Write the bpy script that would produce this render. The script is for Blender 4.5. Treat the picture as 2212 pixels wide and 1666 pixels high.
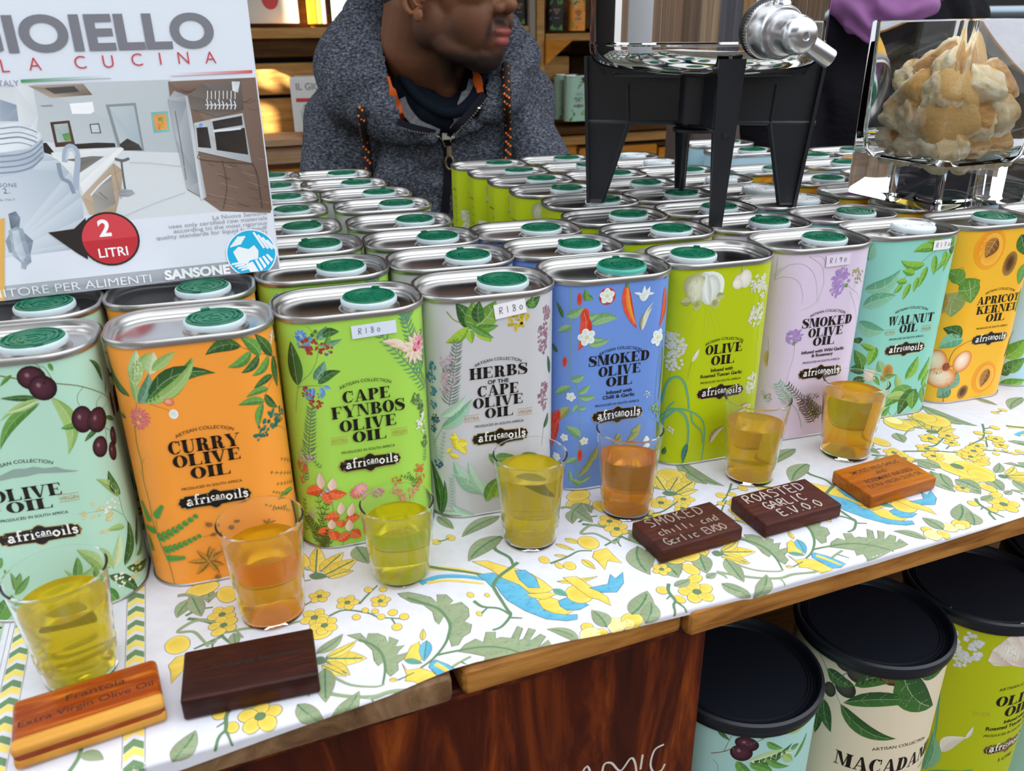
import bpy, bmesh, math, random
from mathutils import Vector, Matrix, Euler, noise
from mathutils.geometry import tessellate_polygon
from mathutils.bvhtree import BVHTree
for o in list(bpy.data.objects): bpy.data.objects.remove(o, do_unlink=True)
SC=bpy.context.scene; COL=SC.collection
PI=math.pi; sin=math.sin; cos=math.cos
# ---------------------------------------------------------------- camera
CF,CP,CR,CH=1789.107,0.40646937,-0.01091117,0.30504959
_F=Vector((0,cos(CP),-sin(CP)));_R0=Vector((1,0,0));_U0=_R0.cross(_F)
_R=cos(CR)*_R0+sin(CR)*_U0;_U=-sin(CR)*_R0+cos(CR)*_U0
CAMP=Vector((0,0,CH))
cd=bpy.data.cameras.new('camera');cam=bpy.data.objects.new('camera',cd);COL.objects.link(cam)
cam.matrix_world=Matrix(((_R.x,_U.x,-_F.x,0),(_R.y,_U.y,-_F.y,0),(_R.z,_U.z,-_F.z,CH),(0,0,0,1)))
cd.sensor_width=36;cd.lens=CF/2212*36;cd.clip_start=.01;cd.clip_end=60
cd.dof.use_dof=True;cd.dof.focus_distance=.66;cd.dof.aperture_fstop=14
SC.camera=cam
# ---------------------------------------------------------------- world, sun, exposure
w=bpy.data.worlds.new('world');SC.world=w;w.use_nodes=True
wn=w.node_tree;bgn=wn.nodes['Background']
tc=wn.nodes.new('ShaderNodeTexCoord');sp=wn.nodes.new('ShaderNodeSeparateXYZ');rp=wn.nodes.new('ShaderNodeValToRGB')
wn.links.new(tc.outputs['Generated'],sp.inputs[0]);wn.links.new(sp.outputs[2],rp.inputs[0]);wn.links.new(rp.outputs[0],bgn.inputs[0])
rp.color_ramp.elements[0].position=0;rp.color_ramp.elements[0].color=(.42,.43,.45,1)
rp.color_ramp.elements[1].position=.35;rp.color_ramp.elements[1].color=(.90,.95,1,1)
bgn.inputs[1].default_value=1.35
SUND=Vector((.5,.65,-.35)).normalized()
sd=bpy.data.lights.new('sun','SUN');sun=bpy.data.objects.new('sun',sd);COL.objects.link(sun)
sun.rotation_euler=SUND.to_track_quat('-Z','Y').to_euler();sd.energy=22;sd.color=(1,.86,.62);sd.angle=math.radians(.16)
SC.view_settings.view_transform='Standard';SC.view_settings.look='None';SC.view_settings.gamma=1
SC.view_settings.use_curve_mapping=False;SC.view_settings.exposure=.95
# ---------------------------------------------------------------- helpers
def at(px,py,Y):
    d=_F*CF+_R*(px-1106)-_U*(py-833);return CAMP+d*(Y/d.y)
def on(px,py,z=0):
    d=_F*CF+_R*(px-1106)-_U*(py-833);return CAMP+d*((z-CH)/d.z)
E1=Vector((.928,.3725,0));E2=Vector((-.3725,.928,0))
def atp(px,py,off):
    d=_F*CF+_R*(px-1106)-_U*(py-833);return CAMP+d*((off-CAMP.dot(E2))/d.dot(E2))
def lin(h):
    r=[int(h[i:i+2],16)/255 for i in(0,2,4)]
    return tuple(c/12.92 if c<=.04045 else((c+.055)/1.055)**2.4 for c in r)
def tag(o,label=None,cat=None,group=None,kind=None):
    if label:o['label']=label
    if cat:o['category']=cat
    if group:o['group']=group
    if kind:o['kind']=kind
    return o
def link(name,me,parent=None,loc=None,rz=None):
    o=bpy.data.objects.new(name,me);COL.objects.link(o)
    if parent:o.parent=parent
    if loc is not None:o.location=loc
    if rz is not None:o.rotation_euler=(0,0,rz)
    return o
def empty(name,loc=(0,0,0),rz=0,**k):
    o=link(name,None,None,loc,rz);o.empty_display_size=.02;tag(o,**k);return o
def smooth(me,ang=None):
    me.shade_smooth()
    if ang:me.set_sharp_from_angle(angle=math.radians(ang))
def bm_me(bm,name,mat=None,sm=None):
    me=bpy.data.meshes.new(name);bm.to_mesh(me);bm.free()
    for m in(mat if isinstance(mat,(list,tuple)) else [mat] if mat else []):me.materials.append(m)
    if sm:smooth(me,sm)
    return me
def add_box(bm,c,s,rz=0,bev=0,mat4=None):
    M=(Matrix.Translation(c)@Matrix.Rotation(rz,4,'Z') if mat4 is None else mat4)@Matrix.Diagonal((*s,1))
    r=bmesh.ops.create_cube(bm,size=1,matrix=M)
    if bev:
        es={e for v in r['verts'] for e in v.link_edges}
        bmesh.ops.bevel(bm,geom=list(es),offset=bev,segments=3,affect='EDGES',profile=.6)
def box(name,c,s,mat,rz=0,bev=0,parent=None):
    bm=bmesh.new();add_box(bm,(0,0,0),s,0,bev)
    return link(name,bm_me(bm,name,mat,35 if bev else None),parent,c,rz)
def lathe(bm,prof,n=48,M=Matrix.Identity(4),cap0=True,cap1=True,mi=0):
    rings=[]
    for r,z in prof:rings.append([bm.verts.new(M@Vector((r*cos(2*PI*k/n),r*sin(2*PI*k/n),z))) for k in range(n)])
    for a,b in zip(rings,rings[1:]):
        for k in range(n):
            f=bm.faces.new((a[k],a[(k+1)%n],b[(k+1)%n],b[k]));f.material_index=mi
    if cap0:bm.faces.new(rings[0][::-1]).material_index=mi
    if cap1:bm.faces.new(rings[-1]).material_index=mi
def lathe_obj(name,prof,mat,n=48,parent=None,loc=(0,0,0),caps=(True,True),sm=40,M=Matrix.Identity(4)):
    bm=bmesh.new();lathe(bm,prof,n,M,*caps);bmesh.ops.recalc_face_normals(bm,faces=bm.faces)
    return link(name,bm_me(bm,name,mat,sm),parent,loc)
def tube(bm,pts,rad,n=8):
    pts=[Vector(p) for p in pts];rings=[]
    for i,p in enumerate(pts):
        t=(pts[min(i+1,len(pts)-1)]-pts[max(i-1,0)]).normalized()
        a=t.cross(Vector((0,0,1)));a=a.normalized() if a.length>1e-3 else Vector((1,0,0));b=t.cross(a)
        r=rad[i] if isinstance(rad,(list,tuple)) else rad
        rings.append([bm.verts.new(p+r*(cos(2*PI*k/n)*a+sin(2*PI*k/n)*b)) for k in range(n)])
    for a,b in zip(rings,rings[1:]):
        for k in range(n):bm.faces.new((a[k],a[(k+1)%n],b[(k+1)%n],b[k]))
    bm.faces.new(rings[0][::-1]);bm.faces.new(rings[-1])
def catmull(P,k=5):
    if len(P)<3:
        return [(P[0][0]+(P[-1][0]-P[0][0])*i/4,P[0][1]+(P[-1][1]-P[0][1])*i/4) for i in range(5)]
    Q=[P[0]]+list(P)+[P[-1]];out=[]
    for i in range(1,len(Q)-2):
        p0,p1,p2,p3=Q[i-1:i+3]
        for j in range(k):
            t=j/k
            out.append(tuple(.5*(2*p1[d]+(p2[d]-p0[d])*t+(2*p0[d]-5*p1[d]+4*p2[d]-p3[d])*t*t+(3*p1[d]-p0[d]-3*p2[d]+p3[d])*t**3) for d in range(len(p1))))
    out.append(tuple(Q[-2]));return out
# ---------------------------------------------------------------- materials
def mat(name,col=(.8,.8,.8),rough=.5,metal=0,**k):
    m=bpy.data.materials.new(name);m.use_nodes=True;b=m.node_tree.nodes['Principled BSDF']
    if isinstance(col,str):col=lin(col)
    b.inputs['Base Color'].default_value=(*col[:3],1);b.inputs['Roughness'].default_value=rough;b.inputs['Metallic'].default_value=metal
    for a,v in k.items():b.inputs[a.replace('_',' ')].default_value=v
    return m
def N(m,t,**k):
    n=m.node_tree.nodes.new(t)
    for a,v in k.items():setattr(n,a,v)
    return n
def L(m,a,b):m.node_tree.links.new(a,b)
def bump(m,scale,strength,dist=.001,detail=4,coord='Object',stretch=None,rough=.5):
    b=m.node_tree.nodes['Principled BSDF'];t=N(m,'ShaderNodeTexCoord');n=N(m,'ShaderNodeTexNoise');bu=N(m,'ShaderNodeBump')
    n.inputs['Scale'].default_value=scale;n.inputs['Detail'].default_value=detail;n.inputs['Roughness'].default_value=rough
    bu.inputs['Strength'].default_value=strength;bu.inputs['Distance'].default_value=dist
    s=t.outputs[coord]
    if stretch:
        mp=N(m,'ShaderNodeMapping');mp.inputs['Scale'].default_value=stretch;L(m,s,mp.inputs[0]);s=mp.outputs[0]
    L(m,s,n.inputs['Vector']);L(m,n.outputs[0],bu.inputs['Height']);L(m,bu.outputs[0],b.inputs['Normal']);return n
def ramp_noise(m,stops,scale,stretch=(1,1,1),detail=4,dist=0,rot=(0,0,0),rough=.55,coord='Object'):
    b=m.node_tree.nodes['Principled BSDF'];t=N(m,'ShaderNodeTexCoord');mp=N(m,'ShaderNodeMapping');n=N(m,'ShaderNodeTexNoise');r=N(m,'ShaderNodeValToRGB')
    mp.inputs['Scale'].default_value=stretch;mp.inputs['Rotation'].default_value=rot
    n.inputs['Scale'].default_value=scale;n.inputs['Detail'].default_value=detail;n.inputs['Distortion'].default_value=dist;n.inputs['Roughness'].default_value=rough
    L(m,t.outputs[coord],mp.inputs[0]);L(m,mp.outputs[0],n.inputs['Vector']);L(m,n.outputs[0],r.inputs[0])
    e=r.color_ramp.elements
    while len(e)<len(stops):e.new(.5)
    for q,(p,c) in zip(e,stops):q.position=p;q.color=(*lin(c),1)
    L(m,r.outputs[0],b.inputs['Base Color']);return r
def wood(name,stops,scale=14,stretch=(1,12,12),rough=.5,dist=.6,rot=(0,0,0),bmp=.25,**k):
    k.setdefault('Specular_IOR_Level',.18)
    m=mat(name,rough=rough,**k);ramp_noise(m,stops,scale,stretch,6,dist,rot,.65)
    bump(m,scale*4,bmp,.0006,5,stretch=stretch);return m
def vcol_mat(name,rough=.35,**k):
    m=mat(name,rough=rough,**k);a=N(m,'ShaderNodeVertexColor');a.layer_name='Col'
    L(m,a.outputs[0],m.node_tree.nodes['Principled BSDF'].inputs['Base Color']);return m
M_print=vcol_mat('printed_tin_paint',.40,Specular_IOR_Level=.35)
M_cloth=vcol_mat('printed_cotton',.85)
_n=bump(M_cloth,900,.25,.0003,2)
_b=M_cloth.node_tree.nodes['Principled BSDF'];_x=N(M_cloth,'ShaderNodeMix',data_type='RGBA',blend_type='MULTIPLY');_x.inputs[0].default_value=1
_tc=N(M_cloth,'ShaderNodeTexCoord');_nn=N(M_cloth,'ShaderNodeTexNoise');_nn.inputs['Scale'].default_value=120;_nn.inputs['Detail'].default_value=6;_rr=N(M_cloth,'ShaderNodeValToRGB')
_rr.color_ramp.elements[0].position=.3;_rr.color_ramp.elements[0].color=(.93,.93,.94,1);_rr.color_ramp.elements[1].position=.62;_rr.color_ramp.elements[1].color=(1,1,1,1)
L(M_cloth,_tc.outputs['Object'],_nn.inputs['Vector']);L(M_cloth,_nn.outputs[0],_rr.inputs[0]);L(M_cloth,_b.inputs['Base Color'].links[0].from_socket,_x.inputs[6]);L(M_cloth,_rr.outputs[0],_x.inputs[7]);L(M_cloth,_x.outputs[2],_b.inputs['Base Color'])
M_paper=vcol_mat('printed_card',.38)
M_steel=mat('tinplate',(.50,.485,.47),.33,1.0);bump(M_steel,60,.08,.0006,3)
M_lid=mat('tinplate_lid',(.55,.54,.54),.17,1.0);bump(M_lid,40,.06,.0008,2)
M_green=mat('green_plastic',(.003,.135,.068),.35);bump(M_green,300,.1,.0003)
M_white=mat('white_plastic',(.85,.87,.88),.35)
M_collar=mat('milky_plastic',(.72,.83,.86),.3,Transmission_Weight=.25,Subsurface_Weight=.3,Subsurface_Radius=(.01,.01,.01))
M_collarg=mat('green_milky_plastic',(.08,.52,.42),.3,Transmission_Weight=.2)
M_sticker=vcol_mat('paper_sticker',.5)
# ---------------------------------------------------------------- vector art
PAL=dict(a='2c5228 41702f',b='4b7f33 6ba147',c='86a95a a6c578',c2='5d8a35 86ad4c',d='4f8060 7ba98a',e='a9c48a d4e0b4',f='6f9f1e a4c63a',
 f2='57942a 8cc04a',b2='6c9a62 93bb84',b3='84904a a8b06a',e4='5c9f7c 8cc7a6',e2='9cc2a8 bfdcc4',e3='87b595 b4d6bd',d2='6fa383 a3cbb0',dd='4b6b50 6d8c6c',
 oa='3d5a2c 5a7a3c',oa2='3f4a1d 66742f',gg='57695a 8d9c8a',gl='8a9a34 8a9a34',gd='3f6b32 5d8a44',gd2='4f6a4c 76906c',fg='3e8a3a 5aa848',
 ol='5a2c3a 1c0a12',olp='7a4a8a 3a1c44',br='7c6a48 7c6a48',bg='7f9a55 7f9a55',bg2='9aa83e 9aa83e',sg='6f8f5a 6f8f5a',sd='7fa28a 7fa28a',mt='8fa79b 8fa79b',
 pk='d05a5a e58a80',pk2='e0729a f0b0c0',pk3='ea9a70 f0b890',pkk='c9a0b8 e0c4d0',pk4='b78fa2 8f6478',yc='e8c040 e8c040',wc='d8d4a0 d8d4a0',rc='b04040 b04040',bu='3f7fd0 7ab0ea',
 bu2='2f7fa8 5aa0c0',bu3='1c4a7a 2c6a9a',rd='a83232 c44a3a',rdd='8a4030 b06040',orr='e0603a f08a50',rr='d8481e f07038',wr='f0d8c8 e0b8a8',wr2='e8d8d0 a8bc90',wr3='e0b8b8 f0dcd8',
 fw='f0f0dc f8f8ee',fw2='eceee0 d8dcb4',fw3='dfe6e8 f2f4f4',yw='e0d088 ece0a8',ye='c8a818 e8cc28',yf='d8c010 f4e448',wb='d4e0dc f2f6f4',pw='d8b8a0 f0dcc8',
 st='8a5a18 c8922a',cl='8a5a2a b8803e',clv='8a5a2a 8a5a2a',rb='a06038 a06038',bl='4a7a78 4a7a78',bl2='7c93a0 7c93a0',dt='1f6a5c 3f8a74',bd='f0b090 d05a40',
 ch='c83222 e4553a',cho='d83c2c c83222',chw='c8b860 a89a40',och='e8a02c e87c2c',cg='8a8868 e8e2cc',cg2='e8e4c8 d8d8b8',gk='7fa860 a4c080',gk2='9a9c58 b8b470',
 gar='e6e6cc a8aa78',gaw='eef0ea c4ccc0',gab='8f9a58 c4c48c',gar2='f0ead8 c8a8a0',gaw2='f2efe2 d8d0c0',rt='c6cc5c c6cc5c',ls='7ab890 4e9a80',ls2='5a9a70 86bc90',dls='2c6a5c 3f8070',
 wg='8fae9c 8fae9c',wg2='9cc8ac 84b494',wo='d8a080 d8a080',ow='b8a050 b8a050',ow2='b09040 d0b870',pu='a884cc c8a8e0',pu2='8a6098 b088b8',rm='3c3a20 6a6a3c',
 wn='a06a28 d09a4a',apc='e88a10 f2a428',api='e8981c f8bc48',pit='7a4818 b07a30',pit2='6a4420 a8803e',pit3='4a2c14 7c5428',vl='5a8a34 6f9a3e',vl2='8a9a5a a0a868',ap='fff0d8 e07a14',
 mc='4c4c40 26241e',mcn='a85a28 5c2c14',zl='84926e 929f7c',zg='5f7d58 5f7d58',zy='d8b840 e6cc62',zy2='ecdc86 f4eaa8',zb='4c9cbc 66aec8',zgb='5a9c8a 5a9c8a',zo='7f6a5c 7f6a5c',
 ink='1a1310 1a1310',gold='b89a58 b89a58',wh='ffffff ffffff',pen='3c3066 3c3066',red='d03038 d03038')
def pal(c):
    if len(c)==13 or c in PAL:
        a,b=(PAL[c] if c in PAL else c).split();return lin(a),lin(b)
    return lin(c),lin(c)
def mix(a,b,t):return tuple(x+(y-x)*t for x,y in zip(a,b))
def inpoly(x,y,P):
    c=False;j=len(P)-1
    for i in range(len(P)):
        if (P[i][1]>y)!=(P[j][1]>y) and x<(P[j][0]-P[i][0])*(y-P[i][1])/(P[j][1]-P[i][1])+P[i][0]:c=not c
        j=i
    return c
class Art:
    def __init__(s,seed=1):s.t=[];s.l=0;s.rng=random.Random(seed)
    def tri(s,a,b,c,ca,cb=None,cc=None):s.t.append((a,b,c,ca,cb or ca,cc or ca,s.l))
    def nl(s):s.l+=1
    def strip(s,P,W,c0,c1=None):
        n=len(P);Lp=[];Rp=[]
        for i,p in enumerate(P):
            a=P[max(i-1,0)];b=P[min(i+1,n-1)];dx,dy=b[0]-a[0],b[1]-a[1];q=math.hypot(dx,dy) or 1;w=W[i] if isinstance(W,(list,tuple)) else W
            nx,ny=-dy/q*w/2,dx/q*w/2;Lp.append((p[0]+nx,p[1]+ny));Rp.append((p[0]-nx,p[1]-ny))
        for i in range(n-1):
            s.tri(Lp[i],Rp[i],Rp[i+1],c1 or c0,c0,c0);s.tri(Lp[i],Rp[i+1],Lp[i+1],c1 or c0,c0,c1 or c0)
    def S(s,w,c,pts):
        s.nl();a,b=pal(c);P=catmull(pts,4);s.strip(P,[w*(1-.45*i/len(P)) for i in range(len(P))],a,b)
    def leaf(s,x0,y0,x1,y1,w,bend,c,veins=True,toff=0):
        s.nl();ca,cb=pal(c);n=9;dx,dy=x1-x0,y1-y0;q=math.hypot(dx,dy) or 1;nx,ny=-dy/q,dx/q
        B=bend*q*.04;A=[];Bm=[];C=[]
        for i in range(n+1):
            t=i/n;f=sin(PI*t**.82)**.85*(1-.15*t);m=B*4*t*(1-t)
            px,py=x0+dx*t+nx*m,y0+dy*t+ny*m;h=w/2*f
            A.append((px+nx*h,py+ny*h));Bm.append((px,py));C.append((px-nx*h,py-ny*h))
        d=mix(ca,cb,.3)
        for i in range(n):
            s.tri(A[i],Bm[i],Bm[i+1],ca,d,d);s.tri(A[i],Bm[i+1],A[i+1],ca,d,ca)
            s.tri(Bm[i],C[i],C[i+1],mix(ca,cb,.7),cb,cb);s.tri(Bm[i],C[i+1],Bm[i+1],mix(ca,cb,.7),cb,mix(ca,cb,.7))
        if veins and w>2.2:
            s.nl();v=mix(cb,(1,1,.8),.25) if c[0]!='z' else lin('557f58')
            s.strip(Bm[:-1],max(.14,w*.035) if c[0]!='z' else w*.09,v)
            for i in range(2,n-1,2):
                for E in(A,C):
                    j=min(i+1,n);e=mix(Bm[i],E[j],.82);s.strip([Bm[i],mix(Bm[i],e,.5),e],max(.08,w*.018),v if c[0]!='z' else lin('6d7d62'))
            if c[0]=='z':s.strip(C,.35,lin('8b7b6a'));s.strip(A,.35,lin('8b7b6a'))
    def blob(s,x,y,rx,ry,rot,c,hl=True):
        s.nl();ca,cb=pal(c);n=18;r=math.radians(-float(rot));cx,cy=x-.25*rx,y+.25*ry
        def P(a,k=1):
            u,v=rx*k*cos(a),ry*k*sin(a);return(x+u*cos(r)-v*sin(r),y+u*sin(r)+v*cos(r))
        for i in range(n):
            a,b=2*PI*i/n,2*PI*(i+1)/n;m=mix(ca,cb,.35)
            ia=mix((cx,cy),P(a),.6);ib=mix((cx,cy),P(b),.6)
            s.tri((cx,cy),ia,ib,ca,m,m);s.tri(ia,P(a),P(b),m,cb,cb);s.tri(ia,P(b),ib,m,cb,m)
        if c in('ol','olp'):
            s.nl();h=lin('b890a0');q=mix(ca,h,.7)
            for i in range(8):
                a,b=2*PI*i/8,2*PI*(i+1)/8;e=lambda t:(cx+rx*.22*cos(t),cy+ry*.25*sin(t));s.tri((cx,cy),e(a),e(b),q,ca,ca)
        if c[0]=='z':
            s.strip([P(2*PI*i/n) for i in range(n+1)],.3,lin('8b7b6a'))
    def flower(s,x,y,r,n,c,cc):
        s.nl();z=c[0]=='z';a0=s.rng.random()*6
        for k in range(n):
            a=a0+2*PI*k/n
            if n<=6:s.blob(x+r*.55*cos(a),y+r*.55*sin(a),r*.46,r*.4,-math.degrees(a),c)
            else:s.leaf(x,y,x+r*cos(a),y+r*sin(a),r*2.6/n*2,0,c,False)
        s.blob(x,y,r*.24,r*.24,0,cc+'' if cc[0]!='z' else 'zg')
    def cluster(s,x,y,r,n,c):
        a,b=pal(c)
        for k in range(n):
            t=s.rng.random()*6.28;q=r*math.sqrt(s.rng.random());X,Y=x+q*cos(t),y+q*sin(t);e=r*(.10+.1*s.rng.random())+.25
            if k%8==0:s.nl()
            m=mix(a,b,s.rng.random());A=[(X+e*cos(t+2*PI*i/5),Y+e*sin(t+2*PI*i/5)) for i in range(5)];d=mix(m,(0,0,0),.25)
            for i in range(5):s.tri((X,Y),A[i],A[(i+1)%5],m,d,d)
    def sprig(s,x0,y0,x1,y1,l,n,c):
        s.S(max(.25,l*.06),c,[(x0,y0),((x0+x1)/2,(y0+y1)/2),(x1,y1)]);dx,dy=x1-x0,y1-y0;a=math.atan2(dy,dx)
        for k in range(n):
            t=(k+.5)/n;L_=l*(1-.45*t)
            for sg in(1,-1):
                b=a+sg*(.75+.25*s.rng.random());X,Y=x0+dx*t,y0+dy*t
                s.leaf(X,Y,X+L_*cos(b)*.7,Y+L_*sin(b)*.7,max(.5,l*.1),sg*2,c,False)
    def frond(s,x0,y0,x1,y1,l,n,c):
        s.S(max(.3,l*.05),c,[(x0,y0),((x0+x1)/2,(y0+y1)/2),(x1,y1)]);dx,dy=x1-x0,y1-y0;a=math.atan2(dy,dx)
        for k in range(n+1):
            t=k/n;L_=l*(.75-.35*t)
            for sg in(1,-1):
                b=a+sg*.8*(1-.3*t);X,Y=x0+dx*t,y0+dy*t
                s.leaf(X,Y,X+L_*cos(b)*.6,Y+L_*sin(b)*.6,l*.26,0,c,False)
                s.leaf(X,Y,X+L_*cos(b+.5*sg)*.35,Y+L_*sin(b+.5*sg)*.35,l*.2,0,c,False)
    def poly(s,c,P,outline=False):
        s.nl();ca,cb=pal(c) if isinstance(c,str) else(c,c)
        for i in tessellate_polygon([[Vector((*p,0)) for p in P]]):
            s.tri(P[i[0]],P[i[1]],P[i[2]],ca,mix(ca,cb,.5),cb)
        if outline:
            s.strip(list(P)+[P[0]],.35,lin('8b7b6a'))
            if c in('zl','zb') and len(P)>4:
                x0,x1=min(p[0] for p in P),max(p[0] for p in P);y0,y1=min(p[1] for p in P),max(p[1] for p in P);s.nl();k=lin('5f7660' if c=='zl' else '3a6f8a')
                cx,cy=(x0+x1)/2,(y0+y1)/2
                for _ in range(int((x1-x0)*(y1-y0)/14)):
                    x,y=s.rng.uniform(x0,x1),s.rng.uniform(y0,y1);a=math.atan2(y-cy,x-cx) if c=='zl' else -.3;d=(cos(a)*1.5,sin(a)*1.5)
                    if inpoly(x,y,P) and inpoly(x+d[0],y+d[1],P):s.strip([(x,y),(x+d[0],y+d[1])],.28,k)
    def rect(s,x0,y0,x1,y1,c):s.poly(c,[(x0,y0),(x1,y0),(x1,y1),(x0,y1)])
    def ell(s,x,y,rx,ry,c,n=32):s.poly(c,[(x+rx*cos(2*PI*k/n),y+ry*sin(2*PI*k/n)) for k in range(n)])
    def dsl(s,txt,off=(0,0),flt=None):
        for ln in txt.strip().splitlines():
            t=ln.split();k=t[0]
            if not k:continue
            try:
                if k in'LRVN':
                    q=[float(v) for v in t[1:5]];q=[q[0]+off[0],q[1]+off[1],q[2]+off[0],q[3]+off[1]]
                    if flt and not flt(q[0],q[1]):continue
                    if k=='L':s.leaf(*q,float(t[5]),-float(t[6]),t[7])
                    elif k=='R':s.sprig(*q,float(t[5]),int(t[6]),t[7])
                    elif k=='V':s.frond(*q,float(t[5]),int(t[6]),t[7])
                elif k=='S':
                    P=[(float(t[i])+off[0],float(t[i+1])+off[1]) for i in range(3,len(t),2)]
                    if flt and not flt(*P[0]):continue
                    s.S(float(t[1])*(1.25),t[2],P)
                elif k=='P':
                    P=[(float(t[i])+off[0],float(t[i+1])+off[1]) for i in range(2,len(t),2)]
                    if flt and not flt(*P[0]):continue
                    s.poly(t[1],P,t[1][0]=='z')
                else:
                    x,y=float(t[1])+off[0],float(t[2])+off[1]
                    if flt and not flt(x,y):continue
                    if k=='B':s.blob(x,y,float(t[3]),float(t[4]),t[5],t[6])
                    elif k=='F':s.flower(x,y,float(t[3]),int(t[4]),t[5],t[6])
                    elif k=='K':s.cluster(x,y,float(t[3]),int(t[4]),t[5])
            except Exception as e:print('ART',ln,e)
    # text: Blender's built-in font, meshed
    def text(s,body,x,y,h,c,width=None,bold=0,ang=0,align='C',space=1.0,shear=0,arc=None):
        T=font_tris(body,bold,space,shear)
        if not T[0]:return
        V,I,x0,x1=T;sc=h/.73;W=(x1-x0)*sc;sx=sc*(width/W if width else 1);W=(x1-x0)*sx
        ox={'C':-(x0+x1)/2*sx,'L':-x0*sx,'R':-x1*sx}[align];s.nl();ca=pal(c)[0];ca_,sa=cos(ang),sin(ang)
        Q=[]
        for vx,vy in V:
            X=vx*sx+ox;Y=vy*sc
            if arc:
                th=X/arc;X,Y=(arc+Y)*sin(th),(arc+Y)*cos(th)-arc
            Q.append((x+X*ca_-Y*sa,y+X*sa+Y*ca_))
        for a,b,d in I:s.tri(Q[a],Q[b],Q[d],ca)
    def title(s,body,xl,xr,y,h,c='ink'):
        segs,W=fat_layout(body);sx=(xr-xl)/W;s.nl();ca=pal(c)[0]
        for P in segs:
            Q=[(xl+px*sx,y+py*h) for px,py in P]
            for i in tessellate_polygon([[Vector((*p,0)) for p in Q]]):s.tri(Q[i[0]],Q[i[1]],Q[i[2]],ca)
    def pen(s,body,x,y,h,c='pen',w=.35,sp=.75):
        s.nl();cc=pal(c)[0]
        for ch in body:
            for st in PEN.get(ch,[]):
                s.strip(catmull([(x+px*h,y+py*h) for px,py in st],4),w,cc)
            x+=h*sp
PEN={'R':[[(.1,0),(.12,.5),(.15,1)],[(.1,.95),(.5,.98),(.5,.6),(.15,.5)],[(.2,.5),(.55,0)]],'1':[[(.3,0),(.32,1)]],'8':[[(.5,.85),(.25,1),(.15,.75),(.5,.3),(.3,0),(.1,.2),(.45,.65),(.5,.85)]],
 '0':[[(.35,.7),(.1,.4),(.3,.02),(.55,.35),(.35,.7)]],'9':[[(.5,.8),(.2,.95),(.15,.6),(.5,.65),(.5,.9),(.42,0)]],'7':[[(.1,.9),(.55,.92),(.3,0)],[(.15,.5),(.5,.5)]],' ':[],
 'S':[[(.6,.85),(.3,1),(.1,.75),(.5,.45),(.5,.1),(.1,.05)]],'M':[[(.05,0),(.1,1),(.35,.4),(.6,1),(.65,0)]],'K':[[(.1,0),(.12,1)],[(.55,1),(.14,.5),(.6,0)]],'O':[[(.35,1),(.08,.6),(.3,0),(.6,.4),(.35,1)]],
 'E':[[(.55,.95),(.1,.95),(.1,.5),(.1,.02),(.58,.02)],[(.1,.5),(.5,.52)]],'D':[[(.1,0),(.1,1)],[(.05,1),(.55,.8),(.55,.2),(.05,0)]],'A':[[(0,0),(.3,1),(.6,0)],[(.12,.4),(.5,.4)]],'T':[[(0,1),(.65,1)],[(.33,1),(.3,0)]],
 'G':[[(.6,.85),(.3,1),(.08,.5),(.3,0),(.58,.15),(.58,.45),(.35,.45)]],'L':[[(.1,1),(.1,.05),(.55,.02)]],'I':[[(.3,1),(.3,0)]],'C':[[(.6,.85),(.3,1),(.08,.5),(.3,0),(.6,.12)]],'V':[[(0,1),(.3,0),(.6,1)]],'.':[[(.28,.02),(.34,.08)]],
 'h':[[(.1,1),(.1,0)],[(.1,.45),(.4,.6),(.48,0)]],'i':[[(.25,.6),(.25,0)]],'l':[[(.25,1),(.25,0)]],'a':[[(.5,.55),(.15,.5),(.15,.05),(.5,.15),(.5,.6),(.52,0)]],'n':[[(.1,.6),(.1,0)],[(.1,.45),(.4,.6),(.45,0)]],
 'd':[[(.5,1),(.5,0)],[(.5,.5),(.15,.5),(.12,.05),(.5,.1)]],'g':[[(.5,.6),(.15,.5),(.15,.1),(.5,.15),(.5,.6),(.5,-.3),(.15,-.3)]],'r':[[(.15,.6),(.15,0)],[(.15,.4),(.45,.6)]],'c':[[(.5,.55),(.15,.5),(.15,.05),(.5,.08)]]}
_fc={}
def tdg():
    with bpy.context.temp_override(scene=TMP,view_layer=TMP.view_layers[0]):
        d=bpy.context.evaluated_depsgraph_get();d.update();return d
TMP=bpy.data.scenes.new('scratch')
def font_tris(body,bold=0,space=1,shear=0):
    key=(body,bold,space,shear)
    if key in _fc:return _fc[key]
    cu=bpy.data.curves.new('t','FONT');cu.body=body;cu.size=1;cu.offset=bold;cu.space_character=space;cu.shear=shear;cu.resolution_u=6
    o=bpy.data.objects.new('t',cu);TMP.collection.objects.link(o);dg=tdg()
    me=o.evaluated_get(dg).to_mesh();me.calc_loop_triangles()
    V=[(v.co.x,v.co.y) for v in me.vertices];I=[tuple(t.vertices) for t in me.loop_triangles]
    o.evaluated_get(dg).to_mesh_clear();bpy.data.objects.remove(o);bpy.data.curves.remove(cu)
    r=(V,I,min([v[0] for v in V],default=0),max([v[0] for v in V],default=0));_fc[key]=r;return r
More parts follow.
